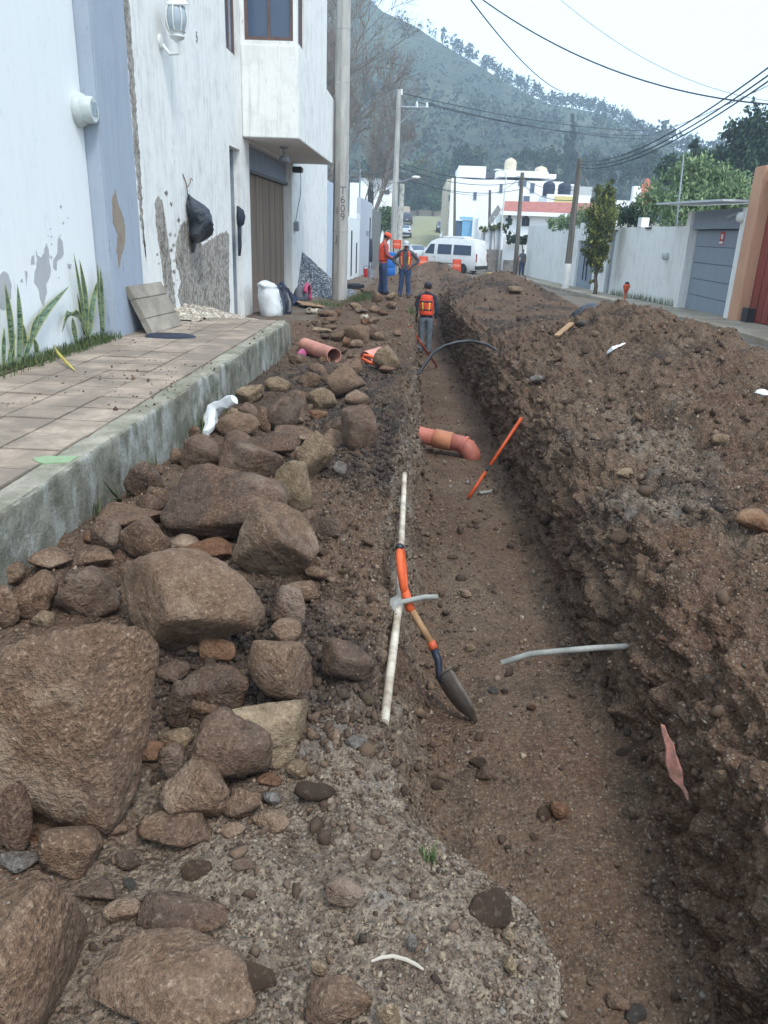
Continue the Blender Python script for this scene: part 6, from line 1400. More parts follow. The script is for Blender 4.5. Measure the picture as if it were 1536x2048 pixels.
    if vest:
        zs = np.linspace(.98, 1.475, 14); NA = 64
        def shell(a0, a1, z0, z1, off, name, m_, par):
            V = []; F = []; id_ = {}
            for i, z in enumerate(zs):
                rx = np.interp(z, [.95, 1.08, 1.27, 1.38, 1.475], [.182, .176, .2, .2, .165])+off; ry = np.interp(z, [.95, 1.08, 1.27, 1.42, 1.475], [.134, .13, .142, .122, .06])+off; yc = np.interp(z, [.95, 1.08, 1.27, 1.42], [0, lean*.3, lean*.8, lean])
                for j in range(NA+1): a = a0+(a1-a0)*j/NA; V.append((k*rx*math.sin(a), k*(yc+ry*math.cos(a)), k*z))
            for i in range(len(zs)-1):
                zm = (zs[i]+zs[i+1])/2
                if not z0 <= zm <= z1: continue
                for j in range(NA):
                    a = a0+(a1-a0)*(j+.5)/NA; sa = abs(math.sin(a))
                    if zm > 1.2 and sa > np.interp(zm, [1.2, 1.3, 1.45], [.99, .93, .93]): continue
                    if zm > 1.36 and math.cos(a) > 0 and sa < .35: continue
                    F.append((i*(NA+1)+j, i*(NA+1)+j+1, (i+1)*(NA+1)+j+1, (i+1)*(NA+1)+j))
            o = MB().add(V, F).build(name, m_, par, smooth=True); o.modifiers.new('t', 'SOLIDIFY').thickness = .008; return o
        gap_ = R(27) if vest == 'open' else R(4)
        vo = shell(gap_, 2*PI-gap_, .98, 1.48, 0, 'vest', VEST, r)
        if vest == 'back':
            for a in (PI-.52, PI+.36): shell(a, a+.17, 1.1, 1.3, .006, 'reflective_stripe', REFL, vo)
            for z in (1.1, 1.31): pass
            for (z0, z1) in ((1.09, 1.13), (1.29, 1.33)):
                shell(PI-.85, PI+.85, z0, z1, .004, 'dark_seam', DARKCL, vo)
        else:
            for a in (gap_+.1, 2*PI-gap_-.32): shell(a, a+.2, 1.06, 1.3, .006, 'reflective_stripe', REFL, vo)
    return r
SH_RED = mat('faded_red_shirt', lin(180, 92, 84), .9, .2, 8, .3); SH_GREY = mat('dark_grey_shirt', lin(84, 88, 94), .9, .2, 8, .3); SH_BLK = mat('black_shirt', lin(46, 50, 60), .9, .25, 8, .3); SH_TEE = mat('grey_tee', lin(104, 104, 108), .9, .2, 8, .3)
def stand(px_, foot, head, Y):
    q = at_y(px_, foot, Y); z = top(q[0], Y) if Y < 50 and q[0] < 6.1 else float(g(Y))+.13; H = at_y(px_, head, Y)[2]-z; return (float(q[0]), Y, z-.015), float(H)
L1_, H1_ = stand(764, 580, 466, 24.6)
person('worker in an orange cap and faded red shirt looking down beside the pole', L1_, R(-72), H1_, (((-.24, .05, 1.14), (-.09, .26, 1.04)), ((.24, .05, 1.13), (.07, .27, 1.05))), SH_RED, JEANS, 'long', ((-.1, -.04), (.11, .06)), .9, mat('orange_cap', lin(240, 96, 70), .7, .1), 'open', .02)
L2_, H2_ = stand(808, 600, 483, 22.9)
person('worker in a pale cap with open orange vest and hands on hips', L2_, R(172), H2_, (((-.43, -.06, 1.16), (-.21, .06, 1.01)), ((.43, -.06, 1.16), (.21, .06, 1.01))), SH_GREY, JEANS, 'long', ((-.14, 0), (.13, .03)), .15, mat('pale_cap', lin(196, 200, 206), .7, .1), 'open')
L3_, H3_ = stand(849, 690, 566, 19.8)
person('worker with his back turned standing in the trench in an orange vest', L3_, R(-6), H3_, (((-.26, -.01, 1.14), (-.25, .1, .93)), ((.27, -.03, 1.13), (.24, -.02, .92))), SH_BLK, JEANSG, 'long', ((-.1, 0), (.1, .02)), .5, mat('dark_cap', lin(52, 54, 60), .6, .1), 'back', .02)
L4_, H4_ = stand(1041, 556, 499, 54.0)
person('man in a grey shirt and jeans standing on the far right pavement', L4_, R(190), H4_, (((-.25, -.03, 1.14), (-.22, .06, .9)), ((.25, -.03, 1.14), (.22, .04, .9))), SH_TEE, JEANS, 'short')

# ================================================================== VEGETATION
def leaf_material(name, a, b_, c_, trans=.25):
    t = NT(name); at = t.n('ShaderNodeAttribute', attribute_name='tone'); p = t.co('Position')
    col = t.ramp(at.outputs['Fac'], [(0, a), (.55, b_), (1, c_)]); col = t.mix(t.gray(t.noise(p, .9, 3), .4, .65, 0, .5), col, a)
    m_ = t.done(col, .7, None, 0, .3)
    if trans:
        tr = t.n('ShaderNodeBsdfTranslucent'); t.l(col, tr.inputs[0]); mx = t.n('ShaderNodeMixShader'); mx.inputs[0].default_value = trans
        t.l(t.b.outputs[0], mx.inputs[1]); t.l(tr.outputs[0], mx.inputs[2]); t.l(mx.outputs[0], t.out.inputs[0])
    return m_
LEAF = {'light': leaf_material('light_leaf', lin(82, 104, 74), lin(118, 142, 98), lin(174, 188, 142)), 'mid': leaf_material('mid_leaf', lin(50, 74, 48), lin(78, 104, 64), lin(112, 134, 84)),
        'dark': leaf_material('dark_leaf', lin(36, 54, 42), lin(56, 78, 54), lin(80, 100, 66)), 'conifer': leaf_material('conifer_leaf', lin(62, 74, 46), lin(106, 116, 66), lin(164, 160, 84)), 'far': leaf_material('far_leaf', lin(34, 48, 38), lin(50, 68, 48), lin(74, 90, 60), 0)}
BARK = mat('bark', lin(112, 100, 88), .9, .3, 5, .4); TWIG = mat('grey_twig', lin(134, 124, 116), .9, .2, 5, .2)
def leaf_quads(C, size, rg, up=.3, asp=.5):
    n = len(C); d = rg.normal(0, 1, (n, 3)); d[:, 2] += up*2; d /= np.linalg.norm(d, axis=1)[:, None]
    s = np.cross(d, rg.normal(0, 1, (n, 3))); s /= np.linalg.norm(s, axis=1)[:, None]
    L = np.asarray(size)*rg.uniform(.6, 1.3, n); L = L[:, None]
    V = np.stack([C-d*L*.5, C+s*L*asp*.5, C+d*L*.5, C-s*L*asp*.5], 1).reshape(-1, 3); return V, np.arange(4*n).reshape(n, 4), np.repeat(rg.random(n), 4)
def leaf_mesh(name, C, size, m, seed, up=.3, asp=.5, parent=None):
    rg = np.random.default_rng(seed); V, F, tn = leaf_quads(np.asarray(C), size, rg, up, asp); me = mesh_np(name, V, F)
    at = me.attributes.new('tone', 'FLOAT', 'POINT'); at.data.foreach_set('value', tn.astype(np.float32)); return link(name, me, m, parent)
def crown_points(blobs, n, rg, shell=.55):
    """points in clumps spread through the blobs (x,y,z,rx,ry,rz)"""
    B = np.array(blobs, float); vol = B[:, 3]*B[:, 4]*B[:, 5]; out = []
    ncl = max(8, n//22); idx = rg.choice(len(B), ncl, p=vol/vol.sum())
    d = rg.normal(0, 1, (ncl, 3)); d /= np.linalg.norm(d, axis=1)[:, None]; rad = rg.uniform(shell, 1, ncl)[:, None]
    cc = B[idx, :3]+d*rad*B[idx, 3:6]; ii = rg.integers(0, ncl, n); sp = (B[idx, 3:6].min(1)*.2)[ii][:, None]
    return cc[ii]+rg.normal(0, 1, (n, 3))*sp
def tree(name, label, base, blobs, n, size, kind, seed, trunk=.15, limbs=5, group=None, cat='tree', up=.3, asp=.5):
    rg = np.random.default_rng(seed); r = thing(name, label, cat, base, 0, group); base = np.array(base, float); B = np.array(blobs, float)
    lo = B[:, 2].min(); b_ = MB(); tipz = B[B[:, 2].argmax()][:3]
    mid = base+(np.array([B[:, 0].mean(), B[:, 1].mean(), lo])-base)*np.array([.6, .6, 1.0]); b_.tube([base-np.array([0, 0, .3]), base*.5+mid*.5+rg.normal(0, trunk*.4, 3)*np.array([1, 1, 0]), mid, mid*.4+tipz*.6], [trunk, trunk*.8, trunk*.6, trunk*.2], 8)
    for q in B[rg.permutation(len(B))[:limbs]]: b_.tube([mid, (mid+q[:3])/2+np.array([0, 0, .1]), q[:3]], [trunk*.5, trunk*.32, trunk*.1], 6)
    part(b_, 'trunk', BARK, r, smooth=True)
    o = leaf_mesh('crown', crown_points(blobs, n, rg), size, LEAF[kind], seed+1, up, asp); adopt(o, r); return r
# sidewalk conifer
Y = 29.5; bq = at_x(1192, 592, 6.55); Y = float(bq[1]); bz = float(g(Y))+.12
def at_px(L): return [(lambda q, rr: (q[0], Y+dy, q[2], rr*Y/F_PX, rr*Y/F_PX*.9, hh*Y/F_PX))(at_y(x, y, Y), w_) for x, y, w_, hh, dy in L]
tree('street_conifer', 'yellow green cypress growing from the right pavement', (6.5, Y, bz), at_px([(1222, 372, 8, 26, 0), (1218, 400, 14, 24, .1), (1196, 398, 12, 26, 0), (1205, 430, 26, 30, 0), (1200, 465, 24, 30, 0), (1192, 500, 22, 28, .1), (1190, 528, 16, 22, 0), (1186, 556, 6, 12, 0), (1212, 480, 12, 30, 0)]), 6500, .16, 'conifer', 301, .09, 6, up=.6, asp=.35)
# light green leafy tree behind the white wall
def blobs_at(L, Y): return [(lambda q: (q[0], Y+dy, q[2], w_*Y/F_PX, w_*Y/F_PX*.8, h_*Y/F_PX))(at_y(x, y, Y)) for x, y, w_, h_, dy in L]
tree('leafy_tree', 'broad bright green leafy tree behind the garage canopy', (10.8, 31, -.3), blobs_at([(1400, 350, 42, 34, 0), (1340, 380, 40, 36, .3), (1300, 410, 26, 28, 0), (1450, 370, 40, 36, 0), (1490, 395, 30, 34, .3), (1420, 400, 60, 36, -.4), (1360, 420, 50, 34, -.5), (1380, 340, 24, 20, 0), (1470, 420, 40, 34, -.3)], 31), 9000, .2, 'light', 311, .2, 7, up=.55, asp=.36)
tree('garden_hedge_bush', 'dark green bush overhanging the mould streaked wall', (9, 36, -.4), blobs_at([(1240, 432, 26, 18, 0), (1275, 430, 26, 20, 0), (1300, 425, 20, 18, 0), (1215, 436, 16, 14, 0)], 35), 3000, .15, 'dark', 317, .08, 4, cat='bush', up=.2)
tree('garden_shrub', 'light green shrub spilling over the white wall behind the tall grey pole', (8.5, 41, -.6), blobs_at([(1110, 448, 20, 12, -.4), (1135, 440, 22, 16, 0), (1165, 436, 24, 20, 0), (1182, 440, 14, 18, 0)], 40), 2600, .17, 'light', 321, .06, 4, cat='shrub', up=.3, asp=.3)
tree('clipped_hedge', 'dark clipped hedge along the corner wall of the red roofed house', (7.6, 57.6, -1), blobs_at([(1016, 458, 7, 22, 0), (1022, 478, 9, 9, 0), (1038, 480, 10, 8, 0), (1050, 479, 8, 8, 0)], 57.4), 1500, .2, 'dark', 327, .06, 3, cat='hedge')
tree('wall_creeper', 'brownish creeper along the top of the panelled wall', (5.5, 60.3, -1), blobs_at([(968, 458, 8, 5, 0), (984, 455, 10, 5, 0), (1000, 452, 9, 6, 0)], 60.2), 700, .2, 'conifer', 329, .04, 2, cat='creeper')
tree('street_shrub', 'bright green shrub above the low white wall at the left', (-4.2, 72, -.6), blobs_at([(764, 440, 14, 22, 0), (775, 432, 12, 20, 0), (782, 450, 12, 20, 0)], 70), 2200, .28, 'light', 331, .1, 3, cat='shrub')
tree('dark_tree', 'tall dark tree at the far right edge', (25, 62, 0), blobs_at([(1490, 270, 40, 36, 0), (1530, 250, 40, 40, 0), (1500, 320, 50, 40, 0), (1460, 310, 26, 30, 0), (1540, 320, 50, 50, 0), (1465, 262, 16, 16, 0)], 62), 6500, .42, 'dark', 341, .35, 6)
tree('dark_round_tree', 'dark round tree showing above the leafy tree', (21, 70, 0), blobs_at([(1388, 305, 12, 18, 0), (1400, 325, 26, 22, 0), (1375, 335, 24, 24, 0), (1345, 345, 26, 26, 0), (1430, 330, 24, 20, 0)], 70), 3600, .42, 'dark', 347, .3, 5)
tree('tall_cypress', 'tall dark cypress standing before the wooded hill', (44, 205, 6), blobs_at([(1142, 245, 5, 20, 0), (1141, 275, 9, 24, 0), (1140, 310, 12, 28, 0), (1140, 345, 14, 28, 0)], 205), 3000, .9, 'dark', 351, .4, 3, up=.7)
# trees behind the end of the street
ENDT = [('broad dark tree just left of the far wall', [(800, 370, 18, 22, 0), (815, 350, 16, 18, 0), (808, 395, 20, 18, 0)], 196, 'dark'), ('green tree in the middle behind the far wall', [(845, 345, 22, 24, 0), (835, 375, 20, 20, 0), (855, 365, 18, 20, 0)], 200, 'mid'), ('pale green tree against the big white building', [(885, 360, 16, 22, 0), (878, 390, 16, 18, 0), (890, 335, 12, 14, 0)], 198, 'mid'),
        ('low shrub in front of the far wall on the left', [(838, 405, 14, 10, 0), (825, 410, 10, 8, 0)], 183, 'dark'), ('low shrub in front of the far wall on the right', [(866, 404, 16, 11, 0), (882, 408, 10, 9, 0)], 183, 'mid'), ('tall dark tree behind the left corner house', [(760, 330, 22, 26, 0), (738, 340, 20, 20, 0), (780, 345, 16, 20, 0)], 170, 'dark'), ('tall dark tree behind the stair tower', [(925, 315, 20, 22, 0), (950, 318, 20, 18, 0)], 190, 'dark'), ('dark tree behind the roof tanks', [(1050, 318, 22, 22, 0), (1085, 322, 22, 24, 0), (1110, 335, 18, 24, 0)], 185, 'dark'), ('dark tree right of the tall cypress', [(1180, 330, 24, 26, 0), (1210, 345, 22, 24, 0), (1240, 340, 24, 28, 0)], 180, 'dark'), ('dark tree behind the domed house', [(1275, 325, 26, 30, 0), (1310, 335, 24, 28, 0)], 175, 'dark')]
for i, (lab, L, Yt, kd) in enumerate(ENDT):
    B_ = blobs_at(L, Yt); tree('background_tree', lab, (B_[0][0], Yt, float(g(Yt))-.2), B_, 1500, .85, kd, 400+i*3, .3, 4, 'trees behind the end of the street')

# ------------------------------------------------------------------ wooded hill
RX = [560, 640, 700, 760, 832, 862, 932, 1002, 1048, 1089, 1153, 1200, 1252, 1299, 1346, 1420, 1536]
RYp = [-180, -110, -50, 18, 50, 73, 114, 157, 182, 205, 216, 226, 251, 279, 322, 362, 395]
YRD = 430.0
rp = [at_y(x, y, YRD) for x, y in zip(RX, RYp)]; rX = np.array([-500]+[p_[0] for p_ in rp]+[500]); rZ = np.array([rp[0][2]+18]+[p_[2] for p_ in rp]+[24])
NHX, NHY = 190, 120
HX, HY = np.meshgrid(np.linspace(-420, 420, NHX), np.linspace(212, 620, NHY))
def hill_z(X, Y):
    zr = np.interp(X, rX, rZ); t_ = np.clip((Y-212)/(YRD-212), 0, 1); zb = 5.8
    up = zb+(zr-zb)*(t_**1.25); dn = zr-(Y-YRD)*.42
    z = np.where(Y <= YRD, up, dn); q = np.stack([X*.016, Y*.010, X*0], -1); q2 = np.stack([X*.05, Y*.03, X*0], -1)
    return z+np.sin(np.clip(t_, 0, 1)*PI)*(13*fbm(q, 201, 4)+4*fbm(q2, 205, 3))
HZ = hill_z(HX, HY); i_ = np.arange(NHX*NHY).reshape(NHY, NHX)
t = NT('hill_grass'); p = t.co('Position'); n1, n2, n3 = t.noise(p, .02, 5, .6), t.noise(p, .12, 6, .7), t.noise(p, .7, 4, .7)
col = t.mix(t.gray(n1, .38, .6), lin(56, 68, 56), lin(80, 90, 68)); col = t.mix(t.gray(n2, .48, .66, 0, .8), col, lin(38, 52, 40)); col = t.mix(t.gray(n3, .5, .7, 0, .5), col, lin(126, 118, 86))
HG = t.done(col, .95, t.bump(n2, .8, 2.0), 0, .1)
tag(link('hill', mesh_np('hill', np.stack([HX, HY, HZ], -1).reshape(-1, 3), np.stack([i_[:-1, :-1], i_[:-1, 1:], i_[1:, 1:], i_[1:, :-1]], -1).reshape(-1, 4), True), HG), 'steep green hill rising behind the street', kind='structure')
rg = np.random.default_rng(77); C = []; S = []
def add_trees(X, Y, h0, h1, nl, w_=.3):
    for x, y in zip(X, Y):
        h = rg.uniform(h0, h1); z = float(hill_z(np.array(x), np.array(y))); k = nl
        d = rg.normal(0, 1, (k, 3)); d /= np.linalg.norm(d, axis=1)[:, None]; rr_ = rg.uniform(.35, 1, k)[:, None]
        C.append(np.array([x, y, z+h*.62])+d*rr_*np.array([h*w_, h*w_, h*.4])); S.append(np.full(k, h*.2))
n = 1500; Yt = 214+rg.random(n)**1.6*130; Xt = rg.uniform(-120, 190, n)*(.4+Yt/430); add_trees(Xt, Yt, 5, 10, 22, .36)
n = 1500; Yt = rg.uniform(240, 425, n); Xt = rg.uniform(-160, 230, n); kp = fbm(np.stack([Xt*.02, Yt*.02, Xt*0], -1), 333, 3) > -.06; add_trees(Xt[kp], Yt[kp], 2.5, 7, 14, .45)
n = 430; Xt = np.interp(840+580*rg.random(n)**.7+rg.normal(0, 6, n), RX, [p_[0] for p_ in rp]); Yt = YRD+rg.normal(0, 5, n); add_trees(Xt, Yt, 3, 8.0, 20, .26)
Cn = np.concatenate(C); fo = leaf_mesh('forest', Cn, np.concatenate(S), LEAF['far'], 78, .2, .7); tag(fo, 'far wood covering the foot and ridge of the hill', kind='stuff')

# ------------------------------------------------------------------ bare trees at the left
def bare_tree(label, base, height, seed, spread=.5, lean=(0, 0)):
    r_ = random.Random(seed); V = []; F = []; rootv = Vector(base)
    def seg(a, b_, ra, rb):
        d = (b_-a).normalized(); s = d.orthogonal().normalized(); t_ = d.cross(s); n0 = len(V)
        for p_, q in ((a, ra), (b_, rb)):
            for k in range(3): an = 2*PI*k/3; V.append(tuple(p_+(s*math.cos(an)+t_*math.sin(an))*q))
        for k in range(3): F.append((n0+k, n0+(k+1) % 3, n0+3+(k+1) % 3, n0+3+k))
    def grow(p_, d, L, rad, dep):
        n_ = 3; q = p_
        for i in range(n_):
            d = (d+Vector((r_.gauss(0, .12), r_.gauss(0, .12), r_.gauss(.03, .08)))).normalized(); e = q+d*(L/n_); seg(q, e, rad*(1-.28*i/n_), rad*(1-.28*(i+1)/n_)); q = e
            if dep > 0 and i > 0 or dep > 4:
                for _ in range(2 if dep > 1 else 5):
                    s = d.orthogonal().normalized(); s.rotate(Matrix.Rotation(r_.uniform(0, 6.28), 3, d)); nd = (d*(1-spread*.4)+s*spread*r_.uniform(.6, 1.3)+Vector((0, 0, .15))).normalized(); grow(q, nd, L*r_.uniform(.5, .75), max(rad*.5, .009), dep-1) if dep > 0 else None
    o = thing('bare_tree', label, 'tree', base); grow(rootv-Vector((0, 0, .4)), Vector((lean[0], lean[1], 1)).normalized(), height*.36, height*.0095, 5)
    me = mesh_np('branches', V, F); b_ = link('branches', me, TWIG); adopt(b_, o); return len(V)
bare_tree('leafless grey tree rising behind the stucco house', (-5.6, 36, -.5), 15, 5, .55, (.12, 0)); bare_tree('second leafless tree farther back at the left', (-4.6, 62, -.8), 17, 8, .6, (.02, 0))
bare_tree('third leafless tree filling the gap beside the concrete pole', (-6.2, 44, -.6), 18, 21, .5, (.08, 0)); bare_tree('fourth leafless tree with drooping twigs above the crossarm pole', (-7.5, 54, -.6), 21, 33, .55, (.1, 0))

# ------------------------------------------------------------------ power poles, street lamp and wires
PQ = at_y(785, 545, 45.0); pp_ = pole('power_pole', 'tall power pole with crossarm behind the workers', -1.62, 45, float(g(45)), 8.6, .2, .12, CONCP, 8)
CA = [at_y(x, y, 45) for x, y in ((798, 214), (857, 216))]; part(MB().tube(CA, .06, 6), 'crossarm', GREYMET, pp_); part(MB().tube([at_y(800, 246, 45), at_y(832, 219, 45)], .035, 6), 'brace', GREYMET, pp_)
for x_, y0, y1 in ((834, 215, 203), (854, 215, 205), (803, 190, 178)): part(MB().tube([at_y(x_, y0, 45), at_y(x_, y1, 45)], [.07, .05], 8), 'insulator', WHITEPL, pp_)
part(MB().tube([at_y(794, 365, 44.9), at_y(812, 361, 44.4), at_y(826, 356, 44.0)], .035, 6), 'lamp_arm', GREYMET, pp_); q = at_y(832, 355, 43.9); part(blob([(q[0], q[1], q[2]-.06, .1, .1), (q[0], q[1], q[2], .26, .14), (q[0], q[1], q[2]+.08, .14, .08)], 14, 0, 1, 1), 'lamp_head', WHITEPL, pp_, smooth=True)
pole('painted_pole', 'shorter mottled white pole close beside the power pole', -1.2, 43, float(g(43)), float(at_y(799, 368, 43)[2]), .13, .12, mat('mottled_white', lin(196, 194, 186), .9, .4, 5, .3), 8)
q0 = at_y(730, 500, 55); pole('thin_mast_pole', 'thin grey mast above the grey wall', float(at_y(719, 400, 46)[0]), 46, 2.9, float(at_y(718, 338, 46)[2]), .05, .04, GREYMET, 6)
sl_ = at_y(1003, 440, 64); lpz = thing('street_lamp', 'white street lamp with a curved arm before the white building', 'street lamp', (sl_[0], 60, -.9))
b0 = at_y(998, 520, 60); part(MB().tube([(b0[0], 60, -1), at_y(1005, 430, 60), at_y(1012, 360, 60), at_y(1012, 348, 60), at_y(1007, 341, 60), at_y(998, 339, 60)], [.07, .06, .05, .045, .04, .04], 8), 'lamp_post', WHITEPL, lpz, smooth=True); q = at_y(994, 340, 60); part(blob([(q[0], q[1], q[2]-.08, .12, .1), (q[0], q[1], q[2], .3, .14), (q[0], q[1], q[2]+.07, .12, .08)], 12, 0, 1, 1), 'lamp_head', WHITEPL, lpz, smooth=True)
WIRE = mat('black_cable', lin(60, 64, 70), .6, .15, 5, 0)
def cable(label, A, B, sag, rad=.014, ext=0.0):
    A, B = np.array(A), np.array(B); pts = [A+(B-A)*f_+np.array([0, 0, -4*sag*f_*(1-f_)]) for f_ in np.linspace(-ext, 1, 25+int(ext*20))]
    return solo(MB().tube(pts, rad, 5, cap=False), 'overhead_cable', WIRE, label, 'cable', True, 'overhead cables')
cable('steep cable falling from the top edge towards the hill', at_y(930, -16, 17), at_y(1124, 183, 36), .25, ext=.7)
cable('long sagging cable from the top edge to the right edge', at_y(955, -8, 19), at_y(1560, 210, 16), .42, ext=.35)
T2 = at_y(1160, 322, float(p2_.location.y))
for i, (y_, dz, lab) in enumerate(((118, 0, 'highest of the three thick cables to the tall grey pole'), (134, -.12, 'middle of the three thick cables to the tall grey pole'), (146, -.24, 'lowest of the three thick cables to the tall grey pole'))): cable(lab, at_y(1560, y_, 15), T2+np.array([0, 0, dz]), .5, .016, ext=.7)
cable('thin cable from the right edge down to the wooded hill foot', at_y(1560, 160, 20), at_y(1225, 285, 60), .3, .01, ext=.5)
cable('faint cable crossing the sky high on the right', at_y(1110, -10, 40), at_y(1560, 205, 40), .8, .012)
P1_ = at_y(803, 186, 45); cable('upper line from the crossarm pole to the right', P1_, at_y(1300, 262, 70), .4, .022); cable('lower line from the crossarm pole to the right', at_y(834, 204, 45), at_y(1300, 270, 70), .5, .022); cable('third line from the crossarm pole to the right', at_y(854, 206, 45), at_y(1320, 278, 70), .45, .022)
T3, T4 = at_y(1044, 352, 54.5), at_y(980, 386, 78); LP = lambda y_: at_y(793, y_, 45)
for y_, T, dz, lab in ((322, T3, 0, 'top low cable between the left and right poles'), (332, T3, -.35, 'second low cable between the left and right poles'), (342, T4, -.1, 'cable from the left pole to the pole behind the van'), (352, T3, -.8, 'third low cable between the left and right poles')): cable(lab, LP(y_), T+np.array([0, 0, dz]), .5, .018)
cable('upper cable between the two right pavement poles', T2+np.array([0, 0, -1.1]), T3+np.array([0, 0, -.1]), .25, .016); cable('lower cable between the two right pavement poles', T2+np.array([0, 0, -1.5]), T3+np.array([0, 0, -.4]), .35, .016); cable('cable from the dark pole on to the pole behind the van', T3, T4, .3, .018)
cable('service cable from the left pole to the wall mast', LP(330), at_y(719, 345, 46), .25, .014)

# ------------------------------------------------------------------ snake plants, grass
t = NT('snake_plant_leaf'); p = t.co('Object', (1, 1, 1)); at = t.n('ShaderNodeAttribute', attribute_name='edge')
wv3 = t.noise(t.co('Position', (9, 9, 42)), 1.0, 3, .6, 1.5); col = t.mix(t.gray(wv3, .42, .56), lin(48, 70, 52), lin(104, 124, 98)); col = t.mix(t.gray(at.outputs['Fac'], .72, .86), col, lin(146, 150, 92)); SNAKE = t.done(col, .45, None, 0, .45)
YELL = mat('yellowed_leaf', lin(190, 176, 92), .6, .2, 6, .1)
def sblade(par, pts, w_, seed, m=None, X=-3.43):
    P = [Vector(at_x(4*0+x*.1953, 440+y*.1953, X+.02*math.sin(seed*7.3))) for x, y in pts]
    n = 14; C_ = []
    for i in range(n+1):
        f_ = i/n*(len(P)-1); j = min(int(f_), len(P)-2); C_.append(P[j].lerp(P[j+1], f_-j))
    for _ in range(3): C_ = [C_[0]]+[(C_[i-1]+2*C_[i]+C_[i+1])/4 for i in range(1, n)]+[C_[-1]]
    wd = Vector((.25+.2*math.sin(seed*3.1), .95, 0)).normalized(); V = []; ed = []
    for i, c in enumerate(C_):
        f_ = i/n; ww = w_*(.55+.45*math.sin(min(1, f_*2.2)*PI/2))*(1-max(0, (f_-.55)/.45)**1.7)+.0015; d = (C_[min(i+1, n)]-C_[max(i-1, 0)]).normalized(); s = (wd-d*wd.dot(d)).normalized(); nn = s.cross(d)
        for u in (-1, -.5, 0, .5, 1): V.append(c+s*(ww*u)+nn*(ww*.35*u*u)); ed.append(abs(u))
    b_ = MB().add(V, [(i*5+j, i*5+j+1, (i+1)*5+j+1, (i+1)*5+j) for i in range(n) for j in range(4)]); o = part(b_, 'leaf', m or SNAKE, par, smooth=True)
    a_ = o.data.attributes.new('edge', 'FLOAT', 'POINT'); a_.data.foreach_set('value', np.array(ed, np.float32)); o.modifiers.new('t', 'SOLIDIFY').thickness = .004
def snake_plant(label, base, blades):
    b0 = at_x(base[0]*.1953, 440+base[1]*.1953, -3.43); r = thing('snake_plant', label, 'plant', (-3.43, b0[1], SWZ))
    for i, (pts, w_) in enumerate(blades): sblade(r, pts, w_, i+base[0])
    return r
snake_plant('snake plant with a long leaf arching right at the left edge', (150, 1500), [([(125, 1480), (95, 1050), (45, 640)], .034), ([(182, 1490), (195, 1100), (176, 655)], .034), ([(240, 1430), (330, 1150), (460, 930), (705, 680)], .036), ([(265, 1310), (240, 1180), (222, 1040)], .026), ([(300, 1260), (335, 1100), (402, 950)], .028), ([(30, 1515), (28, 1300), (40, 1095)], .022), ([(72, 1510), (100, 1330), (156, 1170)], .022), ([(380, 1440), (360, 1300), (345, 1210)], .03)])
sp2 = snake_plant('snake plant with tall leaves beside the blue grey pilaster', (930, 1240), [([(885, 1240), (820, 800), (752, 340)], .03), ([(895, 1220), (870, 800), (812, 400)], .032), ([(860, 1180), (815, 950), (788, 750)], .024), ([(905, 1230), (930, 900), (990, 640)], .036), ([(1030, 1130), (1000, 800), (992, 425)], .034), ([(1052, 1140), (1035, 800), (1025, 480)], .03), ([(900, 1210), (800, 960), (700, 930), (640, 1150)], .034), ([(780, 1260), (745, 1100), (740, 1000)], .03)])
yl = thing('fallen_leaf', 'long yellow leaf bent over the sidewalk tiles', 'leaf', at_z(130, 725, SWZ)); b_ = MB()
L_ = [at_z(548*.1953, 440+1280*.1953, SWZ+.14), at_z(600*.1953, 440+1370*.1953, SWZ+.08), at_z(690*.1953, 440+1470*.1953, SWZ+.03), at_z(770*.1953, 440+1540*.1953, SWZ+.012)]; b_.tube(L_, [.004, .014, .014, .003], 6); part(b_, 'leaf', YELL, yl, smooth=True)
GRASS = leaf_material('grass_blade', lin(62, 78, 48), lin(90, 108, 64), lin(134, 142, 92), .2)
def grass(name, label, C, h, seed):
    rg = np.random.default_rng(seed); C = np.array(C); n = len(C); hh = np.asarray(h)*rg.uniform(.5, 1.25, n); a = rg.uniform(0, 2*PI, n); ln = rg.uniform(.15, .8, n)*hh; wd = np.stack([np.cos(a+1.57), np.sin(a+1.57), a*0], 1)*(.0035+.02*hh[:, None]*.3)
    tip = C+np.stack([np.cos(a)*ln, np.sin(a)*ln, hh], 1); mid = C+np.stack([np.cos(a)*ln*.3, np.sin(a)*ln*.3, hh*.6], 1)
    V = np.stack([C-wd, C+wd, mid+wd*.7, mid-wd*.7, tip], 1).reshape(-1, 3); F = []
    for i in range(n): F += [(5*i, 5*i+1, 5*i+2, 5*i+3), (5*i+3, 5*i+2, 5*i+4)]
    me = mesh_np(name, V, F); at = me.attributes.new('tone', 'FLOAT', 'POINT'); at.data.foreach_set('value', np.repeat(rg.random(n), 5).astype(np.float32)); return tag(link(name, me, GRASS), label, kind='stuff')
rg = np.random.default_rng(91); n = 2600
C = np.stack([-3.49+rg.random(n)**1.5*.22, rg.uniform(4.6, 8.5, n), np.full(n, SWZ-.02)], 1); kp = rg.random(n) < .35+.65*(fbm(C*2.2, 5, 2) > -.1); grass('grass', 'short green grass along the foot of the peeling wall', C[kp], .10, 92)
tag(MB().box(-3.499, -3.372, 3.0, 8.44, .3, SWZ+.012).build('planting_strip', mat('strip_soil', lin(92, 84, 68), .95, .4, 12, .5)), 'narrow soil strip below the peeling wall', kind='structure')
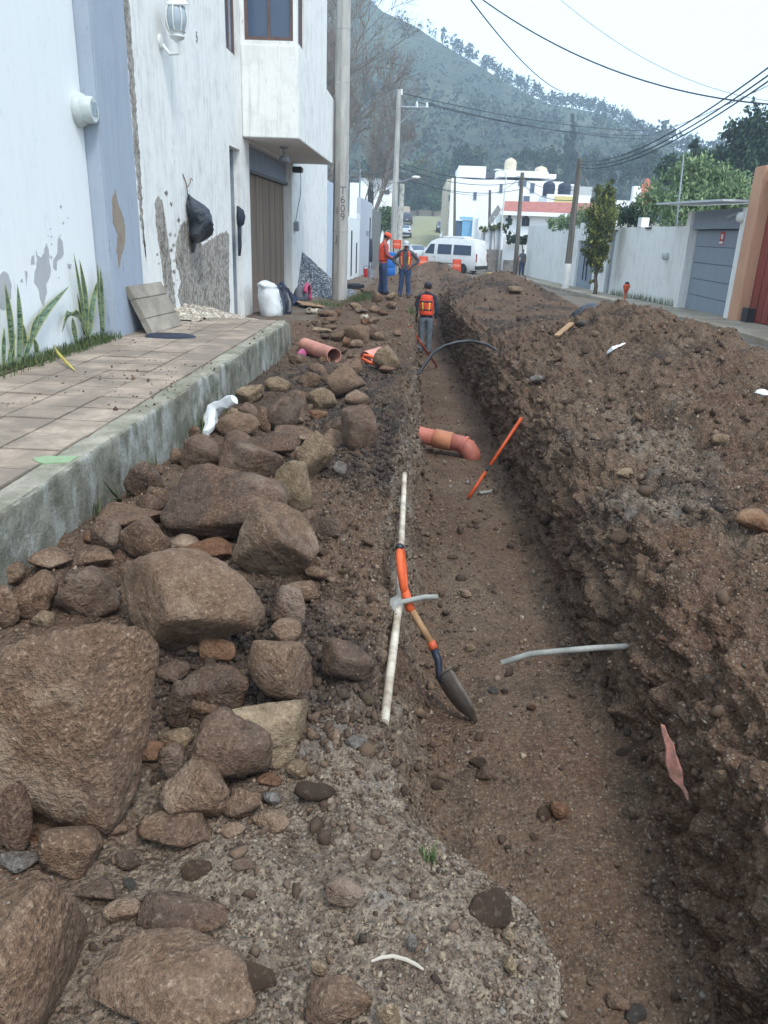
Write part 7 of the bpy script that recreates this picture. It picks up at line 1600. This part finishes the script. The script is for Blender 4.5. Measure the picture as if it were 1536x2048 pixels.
for i, (x_, y_, sx_, sy_, n, h_, lab) in enumerate(((722, 600, .35, .8, 420, .2, 'green grass tuft near the foot of the concrete pole'), (645, 612, .5, .8, 360, .16, 'thin grass on the gravel heap edge'), (828, 628, .15, .5, 160, .16, 'grass tuft on the trench edge near the worker'), (855, 1720, .03, .03, 26, .05, 'tiny green sprout on the gravel ledge'))):
    q = hit(x_, y_); P_ = [(q[0]+rg.normal(0, sx_/2), q[1]+rg.normal(0, sy_/2)) for _ in range(n)]; grass('grass_tuft', lab, [(a, b_, top(a, b_)-.01) for a, b_ in P_], h_, 100+i)
P_ = [(-1.755+abs(rg.normal(0, .02)), float(v_)) for v_ in np.concatenate([rg.normal(4.6, .12, 60), rg.normal(3.9, .05, 14), rg.normal(6.2, .3, 40)])]; grass('kerb_weeds', 'thin weeds growing at the foot of the kerb', [(a, b_, top(a, b_)-.01) for a, b_ in P_], .16, 111)
P_ = [(7.17-abs(rg.normal(0, .06)), float(v_)) for v_ in rg.uniform(22.5, 30, 420)]; grass('wall_weeds', 'dark weeds along the foot of the right hand wall', [(a, b_, float(g(b_))+.12) for a, b_ in P_], .22, 112)
# long grass leaf at the kerb
q = at_z(235, 1000, .05); lg = thing('long_weed', 'long leaved weed growing against the kerb', 'weed', (-1.74, float(q[1]), .02))
for pts in ([(245, 1005, .0), (225, 985, .12), (207, 962, .2)], [(245, 1005, 0), (255, 995, .08), (278, 994, .06)], [(245, 1005, 0), (240, 998, .1), (222, 998, .12)]):
    part(MB().tube([at_x(x, y, -1.73+dx*.2) for x, y, dx in pts], [.006, .007, .002], 5), 'leaf', GRASS, lg, smooth=True)

# ------------------------------------------------------------------ haze in the air
hz = MB().box(-640, 640, -78, 700, -4, 190).build('haze', None); hz.data.materials.clear()
m_ = bpy.data.materials.new('haze_air'); m_.use_nodes = True; tn = m_.node_tree; tn.nodes.clear(); oo = tn.nodes.new('ShaderNodeOutputMaterial'); pv = tn.nodes.new('ShaderNodeVolumePrincipled')
pv.inputs['Color'].default_value = (.66, .81, 1, 1); pv.inputs['Density'].default_value = .001; pv.inputs['Anisotropy'].default_value = .0; tn.links.new(pv.outputs[0], oo.inputs['Volume']); hz.data.materials.append(m_); tag(hz, 'thin bluish haze in the air', kind='stuff')
